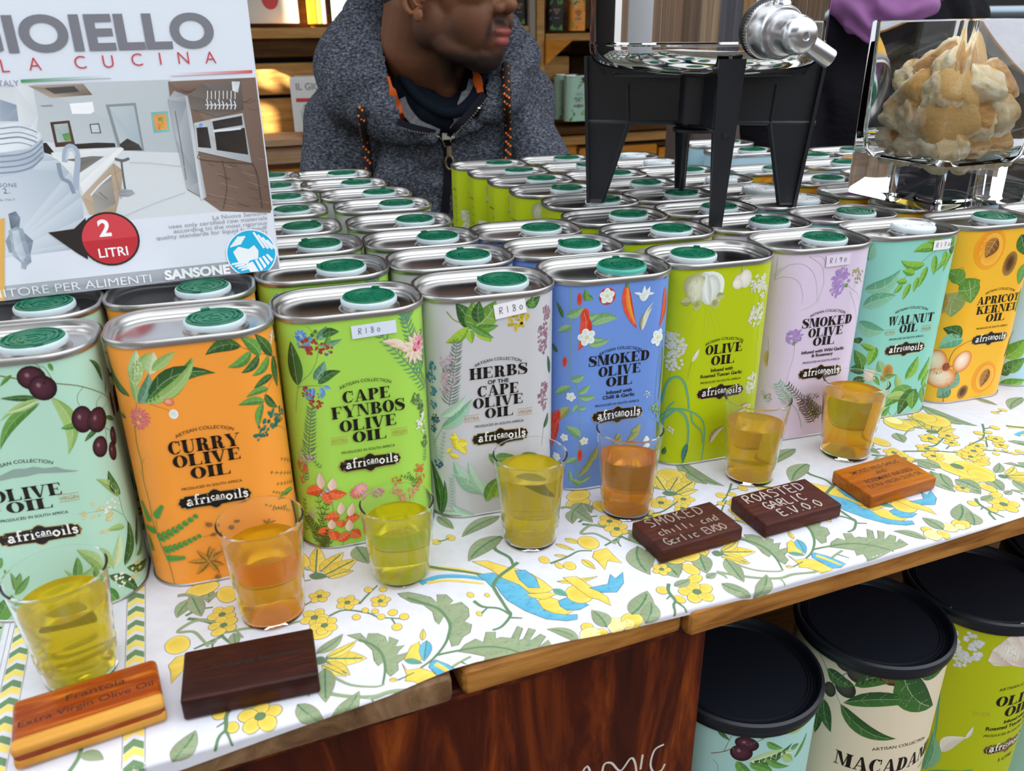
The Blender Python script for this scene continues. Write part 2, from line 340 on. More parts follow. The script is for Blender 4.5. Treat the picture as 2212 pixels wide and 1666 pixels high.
# fat-face display letters as stems, hairlines, wedges and swelling strokes
TK,HR=.27,.055
def _rc(a,b,c,d):return[(a,b),(c,b),(c,d),(a,d)]
def _stem(x,w=TK,y0=0,y1=1,s=.09,t=1,b=1):
    r=[_rc(x,y0,x+w,y1)]
    if b:r.append(_rc(x-s,y0,x+w+s,y0+HR));r.append([(x-s*.5,y0+HR),(x+w+s*.5,y0+HR),(x+w,y0+HR*2),(x,y0+HR*2)])
    if t:r.append(_rc(x-s,y1-HR,x+w+s,y1));r.append([(x-s*.5,y1-HR),(x,y1-HR*2),(x+w,y1-HR*2),(x+w+s*.5,y1-HR)])
    return r
def _rib(P,W):
    P=catmull([(p[0],p[1],w) for p,w in zip(P,W)],5);out=[];Lf=[];Rg=[]
    for i,p in enumerate(P):
        a=P[max(i-1,0)];b=P[min(i+1,len(P)-1)];dx,dy=b[0]-a[0],b[1]-a[1];q=math.hypot(dx,dy) or 1
        Lf.append((p[0]-dy/q*p[2]/2,p[1]+dx/q*p[2]/2));Rg.append((p[0]+dy/q*p[2]/2,p[1]-dx/q*p[2]/2))
    return[[Lf[i],Rg[i],Rg[i+1],Lf[i+1]] for i in range(len(P)-1)]
def _ring(cx,cy,rx,ry,ix,iy,a0,a1,n=20):
    r=[]
    for k in range(n):
        a=math.radians(a0+(a1-a0)*k/n);b=math.radians(a0+(a1-a0)*(k+1)/n)
        r.append([(cx+rx*cos(a),cy+ry*sin(a)),(cx+rx*cos(b),cy+ry*sin(b)),(cx+ix*cos(b),cy+iy*sin(b)),(cx+ix*cos(a),cy+iy*sin(a))])
    return r
def _arm(x0,x1,y,up,h=.24):
    return[_rc(x0,y-HR/2,x1,y+HR/2),[(x1-.1,y),(x1,y+up*h),(x1+.0,y)] if up else _rc(x1-.03,y-.13,x1+.01,y+.13)]
GL={}
GL['I']=(_stem(.09),.45);GL['L']=(_stem(.09)+_arm(.3,.78,HR/2,1,.34),.84)
GL['E']=(_stem(.09)+_arm(.3,.76,HR/2,1,.32)+_arm(.3,.74,1-HR/2,-1,.3)+_arm(.3,.58,.51,0),.84)
GL['F']=(_stem(.09)+_arm(.3,.74,1-HR/2,-1,.3)+_arm(.3,.58,.49,0),.8)
GL['H']=(_stem(.09)+_stem(.62)+[_rc(.3,.48,.7,.54)],.98)
GL['T']=(_stem(.3,t=0)+[_rc(.04,1-HR,.83,1),[(.04,1),(.04,.66),(.16,1)],[(.83,1),(.83,.66),(.71,1)]],.87)
GL['O']=(_ring(.43,.5,.42,.515,.16,.46,0,360,28),.86)
GL['C']=(_ring(.43,.5,.42,.515,.16,.46,48,312,22)+[[(.66,.98),(.76,1.0),(.76,.66)],_rc(.70,.62,.77,.76),[(.62,.06),(.78,.28),(.72,.3)]],.82)
GL['G']=(GL['C'][0][:-1]+_stem(.55,.22,0,.44,.08),.9)
GL['D']=(_stem(.09)+_ring(.38,.5,.44,.5,.18,.445,-90,90,16)+[_rc(.3,0,.4,HR),_rc(.3,1-HR,.4,1)],.86)
GL['P']=(_stem(.09)+_ring(.42,.735,.36,.265,.12,.21,-90,90,14)+[_rc(.3,.47,.43,.525),_rc(.3,1-HR,.43,1)],.81)
GL['B']=(_stem(.09)+_ring(.42,.745,.32,.255,.1,.2,-90,90,14)+_ring(.44,.255,.38,.262,.13,.2,-90,90,14)+[_rc(.3,.485,.46,.53),_rc(.3,1-HR,.43,1),_rc(.3,0,.45,HR)],.86)
GL['R']=(_stem(.09)+_ring(.42,.745,.34,.255,.11,.2,-90,90,14)+[_rc(.3,.485,.46,.53),_rc(.3,1-HR,.43,1)]+_rib([(.46,.5),(.6,.4),(.64,.1),(.78,.0),(.88,.1)],[.1,.24,.24,.1,.05]),.92)
GL['A']=([[(.42,1.02),(.12,.03),(.18,.03),(.46,.9)],[(.42,1.02),(.56,1.02),(.9,.02),(.6,.02)],_rc(.02,0,.3,HR),_rc(.52,0,.98,HR),_rc(.22,.3,.66,.35)],.98)
GL['V']=([[(.5,-.02),(.8,.97),(.74,.97),(.46,.1)],[(.5,-.02),(.36,-.02),(.04,.98),(.34,.98)],_rc(.62,1-HR,.92,1),_rc(-.02,1-HR,.42,1)],.9)
GL['W']=([[(.38,-.02),(.28,-.02),(.04,.98),(.3,.98)],[(.38,-.02),(.55,.7),(.5,.75),(.34,.1)],[(.84,-.02),(.74,-.02),(.48,.98),(.74,.98)],[(.84,-.02),(1.08,.97),(1.03,.97),(.8,.1)],_rc(-.02,1-HR,.8,1),_rc(.92,1-HR,1.2,1)],1.18)
GL['N']=([_rc(.12,0,.17,1),_rc(.8,0,.85,1),[(.1,1),(.42,1),(.85,0),(.72,0)],_rc(0,0,.29,HR),_rc(0,1-HR,.3,1),_rc(.68,1-HR,.97,1)],.98)
GL['M']=([_rc(.12,0,.17,1),[(.1,1),(.38,1),(.62,.2),(.56,0)],[(.56,0),(.62,0),(.86,1),(.8,1)],_rc(0,0,.29,HR),_rc(0,1-HR,.3,1)]+_stem(.78),1.14)
GL['Y']=([[(.34,.42),(.6,.42),(.32,.98),(.04,.98)],[(.6,.45),(.56,.4),(.82,.97),(.87,.97)],_rc(-.02,1-HR,.42,1),_rc(.7,1-HR,.98,1)]+_stem(.34,.26,0,.44,.1,0,1),.94)
GL['U']=(_stem(.09,b=0,y0=.3)+_rib([(.225,.32),(.26,.1),(.46,.01),(.66,.1),(.74,.35),(.74,.95)],[.27,.24,.08,.06,.055,.055])+[_rc(.6,1-HR,.88,1)],.9)
GL['K']=(_stem(.09)+[[(.3,.42),(.36,.42),(.8,.98),(.73,.98)],[(.4,.6),(.52,.68),(.96,.02),(.64,.02)],_rc(.6,1-HR,.92,1),_rc(.54,0,1.0,HR)],1.0)
GL['S']=(_rib([(.66,.74),(.62,.9),(.4,.98),(.17,.9),(.16,.7),(.4,.52),(.62,.34),(.6,.1),(.36,.02),(.12,.1),(.08,.3)],[.05,.05,.06,.14,.24,.3,.26,.14,.06,.05,.05])+[_rc(.64,.66,.7,1),_rc(.04,0,.1,.34)],.74)
GL[' ']=([],.4);GL['&']=GL['S']
def fat_layout(b):
    x=0;o=[]
    for ch in b:
        g,w=GL[ch];o+=[[(px+x,py) for px,py in P] for P in g];x+=w+.035
    return o,x-.035
# lowercase serif letters of the badge, as ribbons
LC={'a':([((.42,.42),(.3,.56),(.14,.46)),((.4,.5),(.4,.1),(.5,.02)),((.4,.3),(.14,.24),(.12,.08),(.26,0),(.4,.12))],.52),'f':([((.46,.92),(.34,1),(.22,.86),(.22,.02)),((.06,.56),(.4,.56)),((.1,.02),(.36,.02))],.42),
 'r':([((.16,.56),(.16,.02)),((.16,.36),(.28,.54),(.42,.5)),((.04,.02),(.3,.02)),((.05,.55),(.16,.55))],.44),'i':([((.16,.56),(.16,.02)),((.15,.8),(.17,.82)),((.04,.02),(.3,.02)),((.05,.55),(.16,.55))],.32),
 'c':([((.42,.42),(.26,.56),(.08,.3),(.24,.0),(.44,.12))],.48),'n':([((.14,.56),(.14,.02)),((.14,.38),(.3,.55),(.42,.4),(.42,.02)),((.04,.02),(.24,.02)),((.33,.02),(.52,.02))],.56),
 'o':([((.28,.56),(.08,.3),(.28,.0),(.48,.3),(.28,.56))],.56),'l':([((.16,.98),(.16,.02)),((.04,.02),(.3,.02)),((.05,.96),(.16,.96))],.32),'s':([((.38,.42),(.24,.56),(.1,.42),(.36,.2),(.24,.0),(.08,.12))],.46)}
def badge(A,x,y,w,h):
    s=w/38;A.nl();K=[(-19,0),(-18.2,1.4),(-17.6,3.2),(-16.2,3.0),(-15,4.2),(-9,4.0),(-3,4.3),(-1.6,5.6),(0,6.3),(1.6,5.6),(3,4.3),(9,4.0),(15,4.2),(16.2,3.0),(17.6,3.2),(18.2,1.4),(19,0)]
    P=K+[(a,-b) for a,b in K[::-1][1:-1]];sy=h/13
    A.poly('b89a58 a88a48',[(x+a*s*1.025,y+b*sy*1.1) for a,b in P]);A.poly('15100e 1c1613',[(x+a*s,y+b*sy) for a,b in P])
    g=lin('a8804a')
    for sx in(1,-1):
        for q in(1,-1):A.strip([(x+sx*(15.8+.8*cos(t))*s,y+q*(2.3+.8*sin(t))*sy) for t in[k*PI/6 for k in range(13)]],.22*s,g)
    A.nl();X=x-15.2*s;wc=lin('f4f0ea')
    for word,sc_,dy in(('afri',7.2,-2.1),('can',4.9,-.5),('oils',7.2,-2.1)):
        for ch in word:
            S_,W=LC[ch]
            for st in S_:A.strip(catmull([(X+a*sc_*s,y+(dy+b*sc_*.92)*sy) for a,b in st],4),(.95 if sc_>6 else .62)*s*(1 if len(st)>2 or abs(st[0][0]-st[-1][0])<.05 else .5),wc)
            X+=W*sc_*s*(1.05 if sc_>6 else 1.0)
        if word=='can':A.strip([(X-7.2*s,y-1.3*sy),(X,y-1.3*sy)],.28*s,wc)
def art_mesh(name,A,mapf,base,eps,lay0,mats,curved=None,tmax=2.5,extra=None,nrm=True,vs=0):
    """wrap the flat art on a surface: mapf(u,v,offset)->(point,normal); joined with extra=(verts,faces,cols,norms)"""
    V=[];Fc=[];C=[];Nn=[]
    if extra:V,Fc,C,Nn=[list(q) for q in extra]
    for a,b,c,ca,cb,cc,l in A.t:
        st=[(a,b,c,ca,cb,cc)]
        while st:
            a,b,c,ca,cb,cc=st.pop()
            if curved and curved(a,b,c):
                d=[(max(abs(a[0]-b[0]),vs*abs(a[1]-b[1])),0),(max(abs(b[0]-c[0]),vs*abs(b[1]-c[1])),1),(max(abs(c[0]-a[0]),vs*abs(c[1]-a[1])),2)];m=max(d)
                if m[0]>tmax:
                    if m[1]==0:q,qc=mix(a,b,.5),mix(ca,cb,.5);st+=[(a,q,c,ca,qc,cc),(q,b,c,qc,cb,cc)]
                    elif m[1]==1:q,qc=mix(b,c,.5),mix(cb,cc,.5);st+=[(a,b,q,ca,cb,qc),(a,q,c,ca,qc,cc)]
                    else:q,qc=mix(c,a,.5),mix(cc,ca,.5);st+=[(a,b,q,ca,cb,qc),(q,b,c,qc,cb,cc)]
                    continue
            if (b[0]-a[0])*(c[1]-a[1])-(b[1]-a[1])*(c[0]-a[0])<0:b,c,cb,cc=c,b,cc,cb
            i=len(V);off=lay0+l*eps
            for p,k in((a,ca),(b,cb),(c,cc)):
                P,n=mapf(p[0],p[1],off);V.append(P);C.append((*k,1));Nn.append(n)
            Fc.append((i,i+1,i+2))
    me=bpy.data.meshes.new(name);me.from_pydata(V,[],Fc)
    at_=me.color_attributes.new('Col','FLOAT_COLOR','POINT');at_.data.foreach_set('color',[x for c in C for x in c])
    for m in mats:me.materials.append(m)
    if nrm:
        me.shade_smooth();me.normals_split_custom_set_from_vertices([tuple(n) for n in Nn])
    return me
ART={
'A':'''
S 0.56 br 2.4 147.8 9.7 145.3 16.4 143.5 27.3 139.9 38.9 134.3 59.5 118.6
S 0.34 br 21.3 147.5 20.3 151.3 18.4 152.6
S 0.28 br 25.6 140.3 23.3 148.8 21.1 150.7
S 0.22 br 38.9 134.5 35.0 131.5 34.1 127.3 35.6 122.3
S 0.22 br 49.3 125.0 44.4 123.2 45.1 118.2 54.1 118.8 60.2 119.1
S 0.22 br 46.5 107.0 45.2 100.5 41.5 100.0
S 0.22 br 46.5 107.0 50.9 102.5 51.4 101.0
L 16.8 130.8 -6.6 107.5 6.2 3 b
L 22.6 133.6 23.7 99.4 7.7 -4 c
L 17.0 133.7 -0.4 135.7 3.7 0 a
L 17.4 133.2 -3.2 123.2 2.7 2 c
L 17.3 132.9 -1.4 127.3 2.0 -2 e
L 7.6 147.7 1.1 142.1 2.2 1 b
L 53.9 131.6 46.0 147.2 4.2 3 a
L 53.8 123.6 61.8 130.8 2.2 0 b
L 31.6 115.2 23.4 115.2 3.7 0 b
L 41.7 108.7 32.8 104.4 3.2 2 a
L 48.5 112.6 60.0 105.4 3.0 0 a
L 25.2 151.6 26.2 147.1 2.2 0 b
B 16.0 145.0 6.7 6.5 0 ol
B 19.9 138.9 6.5 7.0 0 ol
B 34.5 117.2 5.5 7.7 0 ol
B 42.8 113.5 6.7 7.2 0 ol
B 52.6 99.0 3.7 5.5 0 ol
B 40.6 98.2 4.7 6.2 0 ol
B 48.5 91.6 3.5 5.7 0 ol
B 64.0 113.3 3.2 7.5 0 ol
P mt -15.8 91.8 -10.1 92.8 -3.1 95.5 2.3 94.9 6.1 95.4 11.3 93.6 16.9 93.6 20.2 91.5 27.2 89.0 17.1 90.0 8.0 91.2 2.2 90.4 -5.1 90.5 -10.8 89.8 -16.2 90.1
S 0.25 bg 45.1 64.9 45.8 50.3 50.4 39.4 49.4 25.2 38.4 21.7
L 45.2 64.2 33.9 81.3 5.5 2 c
L 46.4 64.7 41.8 82.9 5.7 -2 a
S 0.18 bg 44.7 52.3 37.1 60.5 21.3 63.4
K 39.5 60.4 5.0 12 fw
K 28.1 63.3 5.6 10 yw
K 35.3 52.5 6.2 8 yw
L 44.1 44.8 33.2 48.4 4.2 2 c
L 38.4 21.7 47.4 46.6 7.7 3 a
L 50.3 27.3 64.0 41.3 5.0 -2 a
L 30.8 24.6 16.7 42.8 12.0 2 c
L 32.1 22.7 39.5 42.4 6.0 1 e
L 39.3 19.8 64.0 9.8 6.2 2 a
L 48.2 22.0 64.0 24.8 4.2 2 b
L 28.9 20.2 43.5 -0.4 7.0 -2 a
L 23.7 14.1 30.2 -2.4 6.7 -2 b
L 24.9 15.1 22.7 30.4 5.0 1 b
K 35.5 14.0 5.0 12 fw
K 45.6 14.2 5.0 14 yw
L 12.3 20.9 16.1 37.1 5.5 1 b
L 12.3 20.9 7.6 29.8 2.5 1 c
L 12.3 20.9 23.9 28.7 5.0 2 c
L -20.2 22.9 -15.0 33.5 5.5 1 b
L -19.9 20.2 -21.1 36.1 4.2 1 b
L -21.4 17.9 -10.0 29.8 4.2 1 b
L -34.6 1.7 -23.3 18.2 10.0 2 b
L -27.0 36.7 -20.4 43.6 5.0 2 b''',
'B':'''
L -35.7 124.6 -52.9 148.3 7.3 -4 a
L -32.7 121.7 -33.8 140.9 5.6 2 c
L -31.9 130.9 -26.7 152.2 8.5 0 e
L -31.9 130.9 -20.1 150.5 7.3 -2 c
L -22.4 137.5 -18.3 150.3 7.3 0 e
L -21.1 139.6 -7.9 149.0 6.1 0 c
L -31.2 120.6 -22.7 138.6 7.3 2 d
L -28.3 121.3 -0.2 144.6 10.3 3 b
L -26.7 121.3 10.7 134.1 11.7 -5 a
L -27.9 120.7 1.3 144.6 7.3 3 c
S 0.27 sg -32.7 121.7 -33.2 112.3
F -32.5 112.4 6.8 14 pk yc
F -33.9 109.3 4.9 10 pk yc
S 0.16 br -25.3 120.6 -18.0 116.8 -15.4 114.6
B -15.6 120.7 2.7 2.2 30 bd
B -14.3 113.1 2.4 2.9 0 wb
S 0.44 sg -37.0 107.1 -38.3 94.8 -37.7 83.9 -39.1 71.1 -38.0 58.6 -38.7 45.3 -36.0 28.6 -33.0 16.8 -32.4 0.2
S 0.22 sg -38.0 82.6 -34.5 87.5
S 0.22 sg -38.7 75.6 -41.2 78.7
L -42.8 110.5 -50.9 111.4 2.7 0 a
S 0.27 rb 52.7 132.0 35.3 141.3 26.7 146.5 21.1 150.9
L 25.9 147.8 6.8 145.1 8.1 4 a
L 36.3 139.3 26.0 152.9 7.3 2 b
L 46.4 135.6 34.5 152.5 7.3 0 a
L 30.8 143.8 17.2 136.6 6.1 -3 b
L 35.1 140.2 23.7 132.2 5.6 -3 a
L 42.3 137.2 29.2 129.2 6.1 -3 b
S 0.22 rb 56.7 129.2 40.8 121.1 33.2 110.6 30.6 101.7
L 46.4 135.6 47.3 115.9 7.3 0 a
L 43.5 124.8 29.3 121.5 4.9 2 a
L 38.6 118.3 24.4 117.4 4.6 3 b
L 34.7 111.9 19.6 113.4 5.4 3 b
L 35.3 115.9 44.1 104.3 4.9 2 a
L 33.3 111.8 28.9 97.4 4.9 2 b
K 49.8 145.0 4.3 16 fw
S 0.18 bl 51.6 84.9 42.6 93.1 34.8 95.2 27.9 90.2
K 29.5 93.4 4.9 18 dt
K 38.3 98.8 6.1 22 dt
K 46.4 98.9 4.9 18 dt
R 54.6 55.2 31.4 67.3 3.2 7 oa
R 55.6 62.9 40.3 72.3 3.7 5 oa
R 54.3 49.9 34.7 57.9 3.4 7 oa
L 49.4 47.2 34.7 48.5 3.7 2 b
R 45.1 34.6 25.8 48.2 3.2 8 oa
R 43.1 46.8 31.4 54.1 2.7 6 oa
R 41.8 40.7 29.9 42.6 2.7 6 oa
V -41.5 44.5 -45.2 54.9 8.5 5 fg
V -35.7 48.7 -30.5 55.8 7.3 5 fg
V -36.2 34.0 -13.6 47.2 9.8 7 fg
V -33.7 26.3 -13.5 33.8 8.5 7 fg
V -33.5 20.9 -24.1 21.1 7.3 5 fg
V -38.0 38.9 -45.5 38.9 7.3 5 fg
V -44.3 23.1 -45.8 32.1 6.1 5 fg
S 0.27 sg -36.0 47.3 -36.2 34.0 -33.2 22.3 -31.7 0.2
S 0.22 sg -52.0 13.6 -39.7 -0.2
S 0.18 sg -36.2 34.0 -21.8 42.3
S 0.18 sg -34.0 24.9 -21.6 30.2
L -10.2 16.0 -8.1 26.5 3.2 0 st
L -10.2 16.0 -1.1 21.6 3.2 0 st
L -10.2 16.0 -2.0 11.3 3.2 0 st
L -10.2 16.0 -5.5 5.8 3.2 0 st
L -10.2 16.0 -18.5 8.2 3.7 0 st
L -10.2 16.0 -21.9 18.0 3.2 0 st
L -10.2 16.0 -15.9 24.9 2.9 0 st
L -10.2 16.0 -5.6 24.6 2.4 0 st
B -6.5 40.7 2.2 1.6 20 cl
B 4.8 36.3 2.0 1.7 0 cl
B 8.6 39.9 2.0 1.2 0 cl
B -4.9 33.6 2.0 1.2 0 cl
B -6.9 4.0 2.0 1.5 0 cl
S 0.22 clv -6.5 40.7 -8.8 43.3
S 0.22 clv 8.6 39.9 6.1 41.8
S 0.22 clv -4.9 33.6 -10.9 33.3
S 0.22 clv -6.9 4.0 -12.8 1.9
L 26.4 34.4 23.4 38.1 1.7 0 st
L 26.4 34.4 31.3 34.5 1.7 0 st
L 26.4 34.4 27.4 37.9 1.7 0 st
L 26.4 34.4 24.4 32.4 1.7 0 st
L 26.4 34.4 28.3 30.3 1.7 0 st''',
'C':'''
S 0.26 sg -40.8 96.3 -36.2 113.8 -27.8 122.5 -23.2 131.4 -21.9 141.4 -25.5 149.5 -28.0 150.7
L -36.9 113.7 -38.2 141.6 10.8 0 a
L -22.1 142.6 -15.9 150.2 5.9 2 d
L -19.3 144.5 -9.3 146.0 5.9 -3 a
L -21.9 139.2 -8.1 141.4 4.2 2 d
L -26.2 117.8 -19.3 129.2 7.1 2 d
L -24.3 115.3 -10.5 121.7 6.6 -3 a
L -17.9 137.6 -15.1 145.1 3.5 1 b
F -31.2 145.1 4.2 9 bu wc
K -29.9 142.3 4.7 20 bu
K -26.6 138.9 4.9 26 rd
K -18.0 136.5 4.0 16 rd
K -17.0 133.8 1.6 8 bu
B -22.6 147.6 1.1 1.3 0 gd
B -24.6 145.6 1.1 1.3 0 gd
S 0.32 sg -37.7 112.4 -29.8 114.3 -21.3 113.9
L -27.2 113.1 -29.0 106.1 3.1 0 bu
L -23.5 112.9 -20.9 107.3 2.6 0 bu
L -21.4 113.3 -17.3 111.5 2.4 0 bu
K -31.9 110.1 3.5 18 rd
K -27.1 103.7 4.2 20 rd
K -29.9 108.4 3.5 12 bu
K -23.5 108.2 2.4 10 bu
S 0.21 sg -28.9 102.5 -30.0 91.7
R -36.2 63.7 -29.7 100.1 10.0 15 dd
R -39.6 48.8 -38.1 64.6 5.9 8 dd
R -27.8 59.3 -35.6 68.9 3.5 6 dd
K -39.4 65.6 4.7 14 pkk
K -33.5 65.4 3.5 10 pkk
K -41.2 58.7 4.2 20 orr
K -39.2 56.7 2.4 12 orr
K -42.7 49.2 2.8 12 orr
R 41.1 110.4 29.1 153.0 12.9 15 d
R 45.6 98.7 14.3 141.5 10.6 15 d
R 26.9 147.7 35.6 153.0 7.1 8 d
R 44.7 116.3 44.9 137.9 8.2 10 d
L 29.4 129.8 14.5 136.9 5.9 3 pw
L 31.9 127.9 19.1 133.4 4.0 3 pw
F 36.7 128.8 10.6 13 pw rc
F 39.9 130.8 5.9 9 pk2 rc
L 34.8 125.9 31.5 122.1 3.1 0 pw
L 38.2 124.8 43.3 117.5 3.1 0 pw
R 38.1 81.6 37.5 97.0 3.5 7 gd2
K 34.0 95.8 3.8 24 gd2
K 38.8 88.9 3.8 22 gd2
K 38.0 80.4 4.0 24 fw
K 35.0 77.8 3.5 18 fw
K 40.5 72.8 2.8 14 fw
R 39.3 49.7 42.0 74.7 4.7 12 gd2
K 40.7 63.6 4.0 18 gd2
R 35.3 38.1 20.1 45.9 4.2 8 a
R 29.6 36.5 25.0 47.4 3.5 6 a
K 33.4 47.0 4.2 22 orr
K 34.5 39.8 3.1 12 orr
K 32.6 35.3 3.5 14 orr
K 17.6 43.7 2.8 12 orr
F -8.2 39.3 4.7 12 pk yc
F -5.2 41.4 4.7 12 pk2 yc
K 4.3 36.9 4.2 24 pk2
K 17.1 35.7 4.7 20 pk3
K 28.0 33.0 4.7 20 pk3
K 21.4 28.1 4.7 20 pk3
R -28.7 3.3 -41.8 22.9 10.6 13 oa2
R -37.5 4.9 -25.3 38.4 7.1 10 oa2
R -44.7 10.8 -42.2 36.2 5.9 8 oa2
R -28.9 1.9 -32.6 46.2 7.1 10 oa2
K -25.2 39.7 4.7 14 pkk
K -36.8 27.0 3.5 10 pkk
S 0.32 sg -31.2 3.2 -23.6 8.6
S 0.32 sg -20.6 3.2 -16.7 8.6 -15.4 9.7
S 0.32 sg -23.7 26.3 -23.5 34.3
L -28.1 45.1 -40.1 40.2 7.5 2 rr
L -28.3 42.5 -24.7 33.7 7.1 -2 rr
L -24.9 43.0 -14.1 39.8 7.1 3 rr
L -29.2 45.1 -29.2 56.8 5.4 0 wr
L -23.2 43.5 -21.8 52.4 5.9 0 wr
L -19.9 24.3 -29.6 23.9 7.1 2 rr
L -16.7 20.9 -7.4 21.7 7.1 -2 rr
L -19.0 21.4 -20.6 16.3 7.1 0 rr
L -19.2 25.5 -18.4 34.7 5.2 0 wr
L -14.2 23.1 -11.1 32.6 5.4 0 wr
L -25.4 14.3 -35.2 12.4 7.1 2 rr
L -25.4 14.3 -23.7 7.2 7.1 0 rr
L -15.3 11.0 -22.7 6.4 7.1 0 rr
L -14.0 12.1 -8.3 6.7 7.8 0 rr
L -25.8 15.7 -25.1 23.1 5.4 0 wr
L -15.2 12.4 -14.4 21.1 5.6 0 wr
V -32.5 1.7 -28.8 14.4 7.1 5 oa2
S 0.21 sg -47.8 0.3 -35.2 1.3''',
'D':'''
S 0.66 gl -30.4 147.7 -26.1 142.4 -20.6 139.7
L -16.1 135.6 -24.6 153.0 11.0 2 a
L -14.9 134.9 -14.3 153.0 13.5 2 c2
L -13.7 136.6 0.7 152.2 14.7 3 c2
L -10.1 138.6 -9.7 153.0 8.6 -2 a
L -13.1 135.9 2.1 136.0 6.1 2 b
L -17.2 136.9 -31.8 127.4 7.4 -2 f
L -18.4 135.9 -23.8 128.6 4.9 -1 f
L -16.1 135.0 -15.2 125.9 5.6 1 f
L -12.6 135.2 -2.8 125.7 7.4 -1 f
L -16.0 138.0 -1.0 127.9 4.9 1 b
L 19.5 147.4 30.0 151.8 7.4 3 a
L 21.9 144.8 24.4 152.8 6.1 2 b
K 13.5 137.2 5.6 20 ye
K 18.3 139.1 4.2 14 ye
K 11.1 139.3 3.7 10 ye
R -31.3 84.4 -24.4 128.0 11.0 20 gg
R -33.4 104.5 -28.3 114.7 7.4 6 gg
K -31.2 114.6 4.9 18 pkk
K -31.1 102.2 5.4 22 pkk
K -33.3 94.5 3.7 14 pkk
K 33.4 129.1 4.4 30 pk4
K 36.3 139.4 4.9 34 pk4
K 32.6 123.1 4.2 26 pk4
K 33.5 116.6 4.2 24 pk4
K 33.7 88.2 4.2 26 pk4
K 32.0 82.2 4.2 24 pk4
K 34.8 75.9 3.7 20 pk4
S 0.22 sg 43.7 133.5 37.6 122.9 33.5 114.1
L 40.8 96.2 37.8 109.6 4.2 1 a
S 0.22 sg 32.2 46.8 34.0 61.3 38.4 66.4
L 34.0 58.6 38.4 68.4 4.4 2 a
K -42.6 110.5 3.2 24 bu2
K -43.9 102.6 3.7 24 bu2
K -42.2 92.9 3.2 24 bu2
K -42.7 83.7 2.9 20 bu2
K -41.8 73.5 3.2 20 bu3
R -42.4 64.0 -43.2 77.0 3.2 7 a
K -43.9 66.2 2.7 18 bu3
L -37.1 68.0 -16.3 88.6 8.1 2 d2
L -37.3 75.8 -19.8 91.6 6.1 2 e2
S 0.22 sg -44.7 53.8 -34.9 71.0
R -40.0 38.9 -35.2 65.7 4.9 9 d2
R -42.1 42.4 -44.3 60.8 4.9 9 d2
K -40.6 41.5 3.7 14 bu3
L -26.1 47.4 -32.7 49.9 3.7 0 yf
L -27.1 52.9 -29.0 66.2 5.4 0 yf
L -26.9 58.2 -19.7 57.6 6.1 0 yf
L -25.8 56.9 -21.2 49.7 4.9 0 yf
L -30.7 54.1 -34.6 50.3 2.9 0 yf
L -26.8 60.9 -32.2 62.0 3.7 0 yf
L -8.2 18.3 -29.8 44.7 11.0 -3 e3
L -5.7 16.4 -32.7 34.8 7.4 3 e3
L -8.3 15.4 -20.1 44.1 6.1 -2 e2
L -8.4 11.1 3.5 29.0 9.8 -3 c2
L -3.2 13.1 0.9 26.6 7.4 1 f
L -1.4 41.0 -6.3 47.3 4.9 1 b
L -6.3 44.6 11.4 43.1 9.8 2 b
L 12.7 40.1 24.4 42.2 6.1 2 b
L 15.2 42.5 28.0 41.2 7.4 2 b
R -32.5 8.0 -31.5 32.1 6.1 10 d2
L -41.3 1.5 -47.6 41.8 8.6 2 a
L -42.2 -0.3 -36.9 29.9 3.7 2 a
L -32.4 10.8 -13.8 0.5 4.9 2 e2
L -39.6 3.5 -22.7 3.6 3.2 -2 e2
S 0.33 sg -46.5 29.7 -40.5 16.2 -42.2 -0.3''',
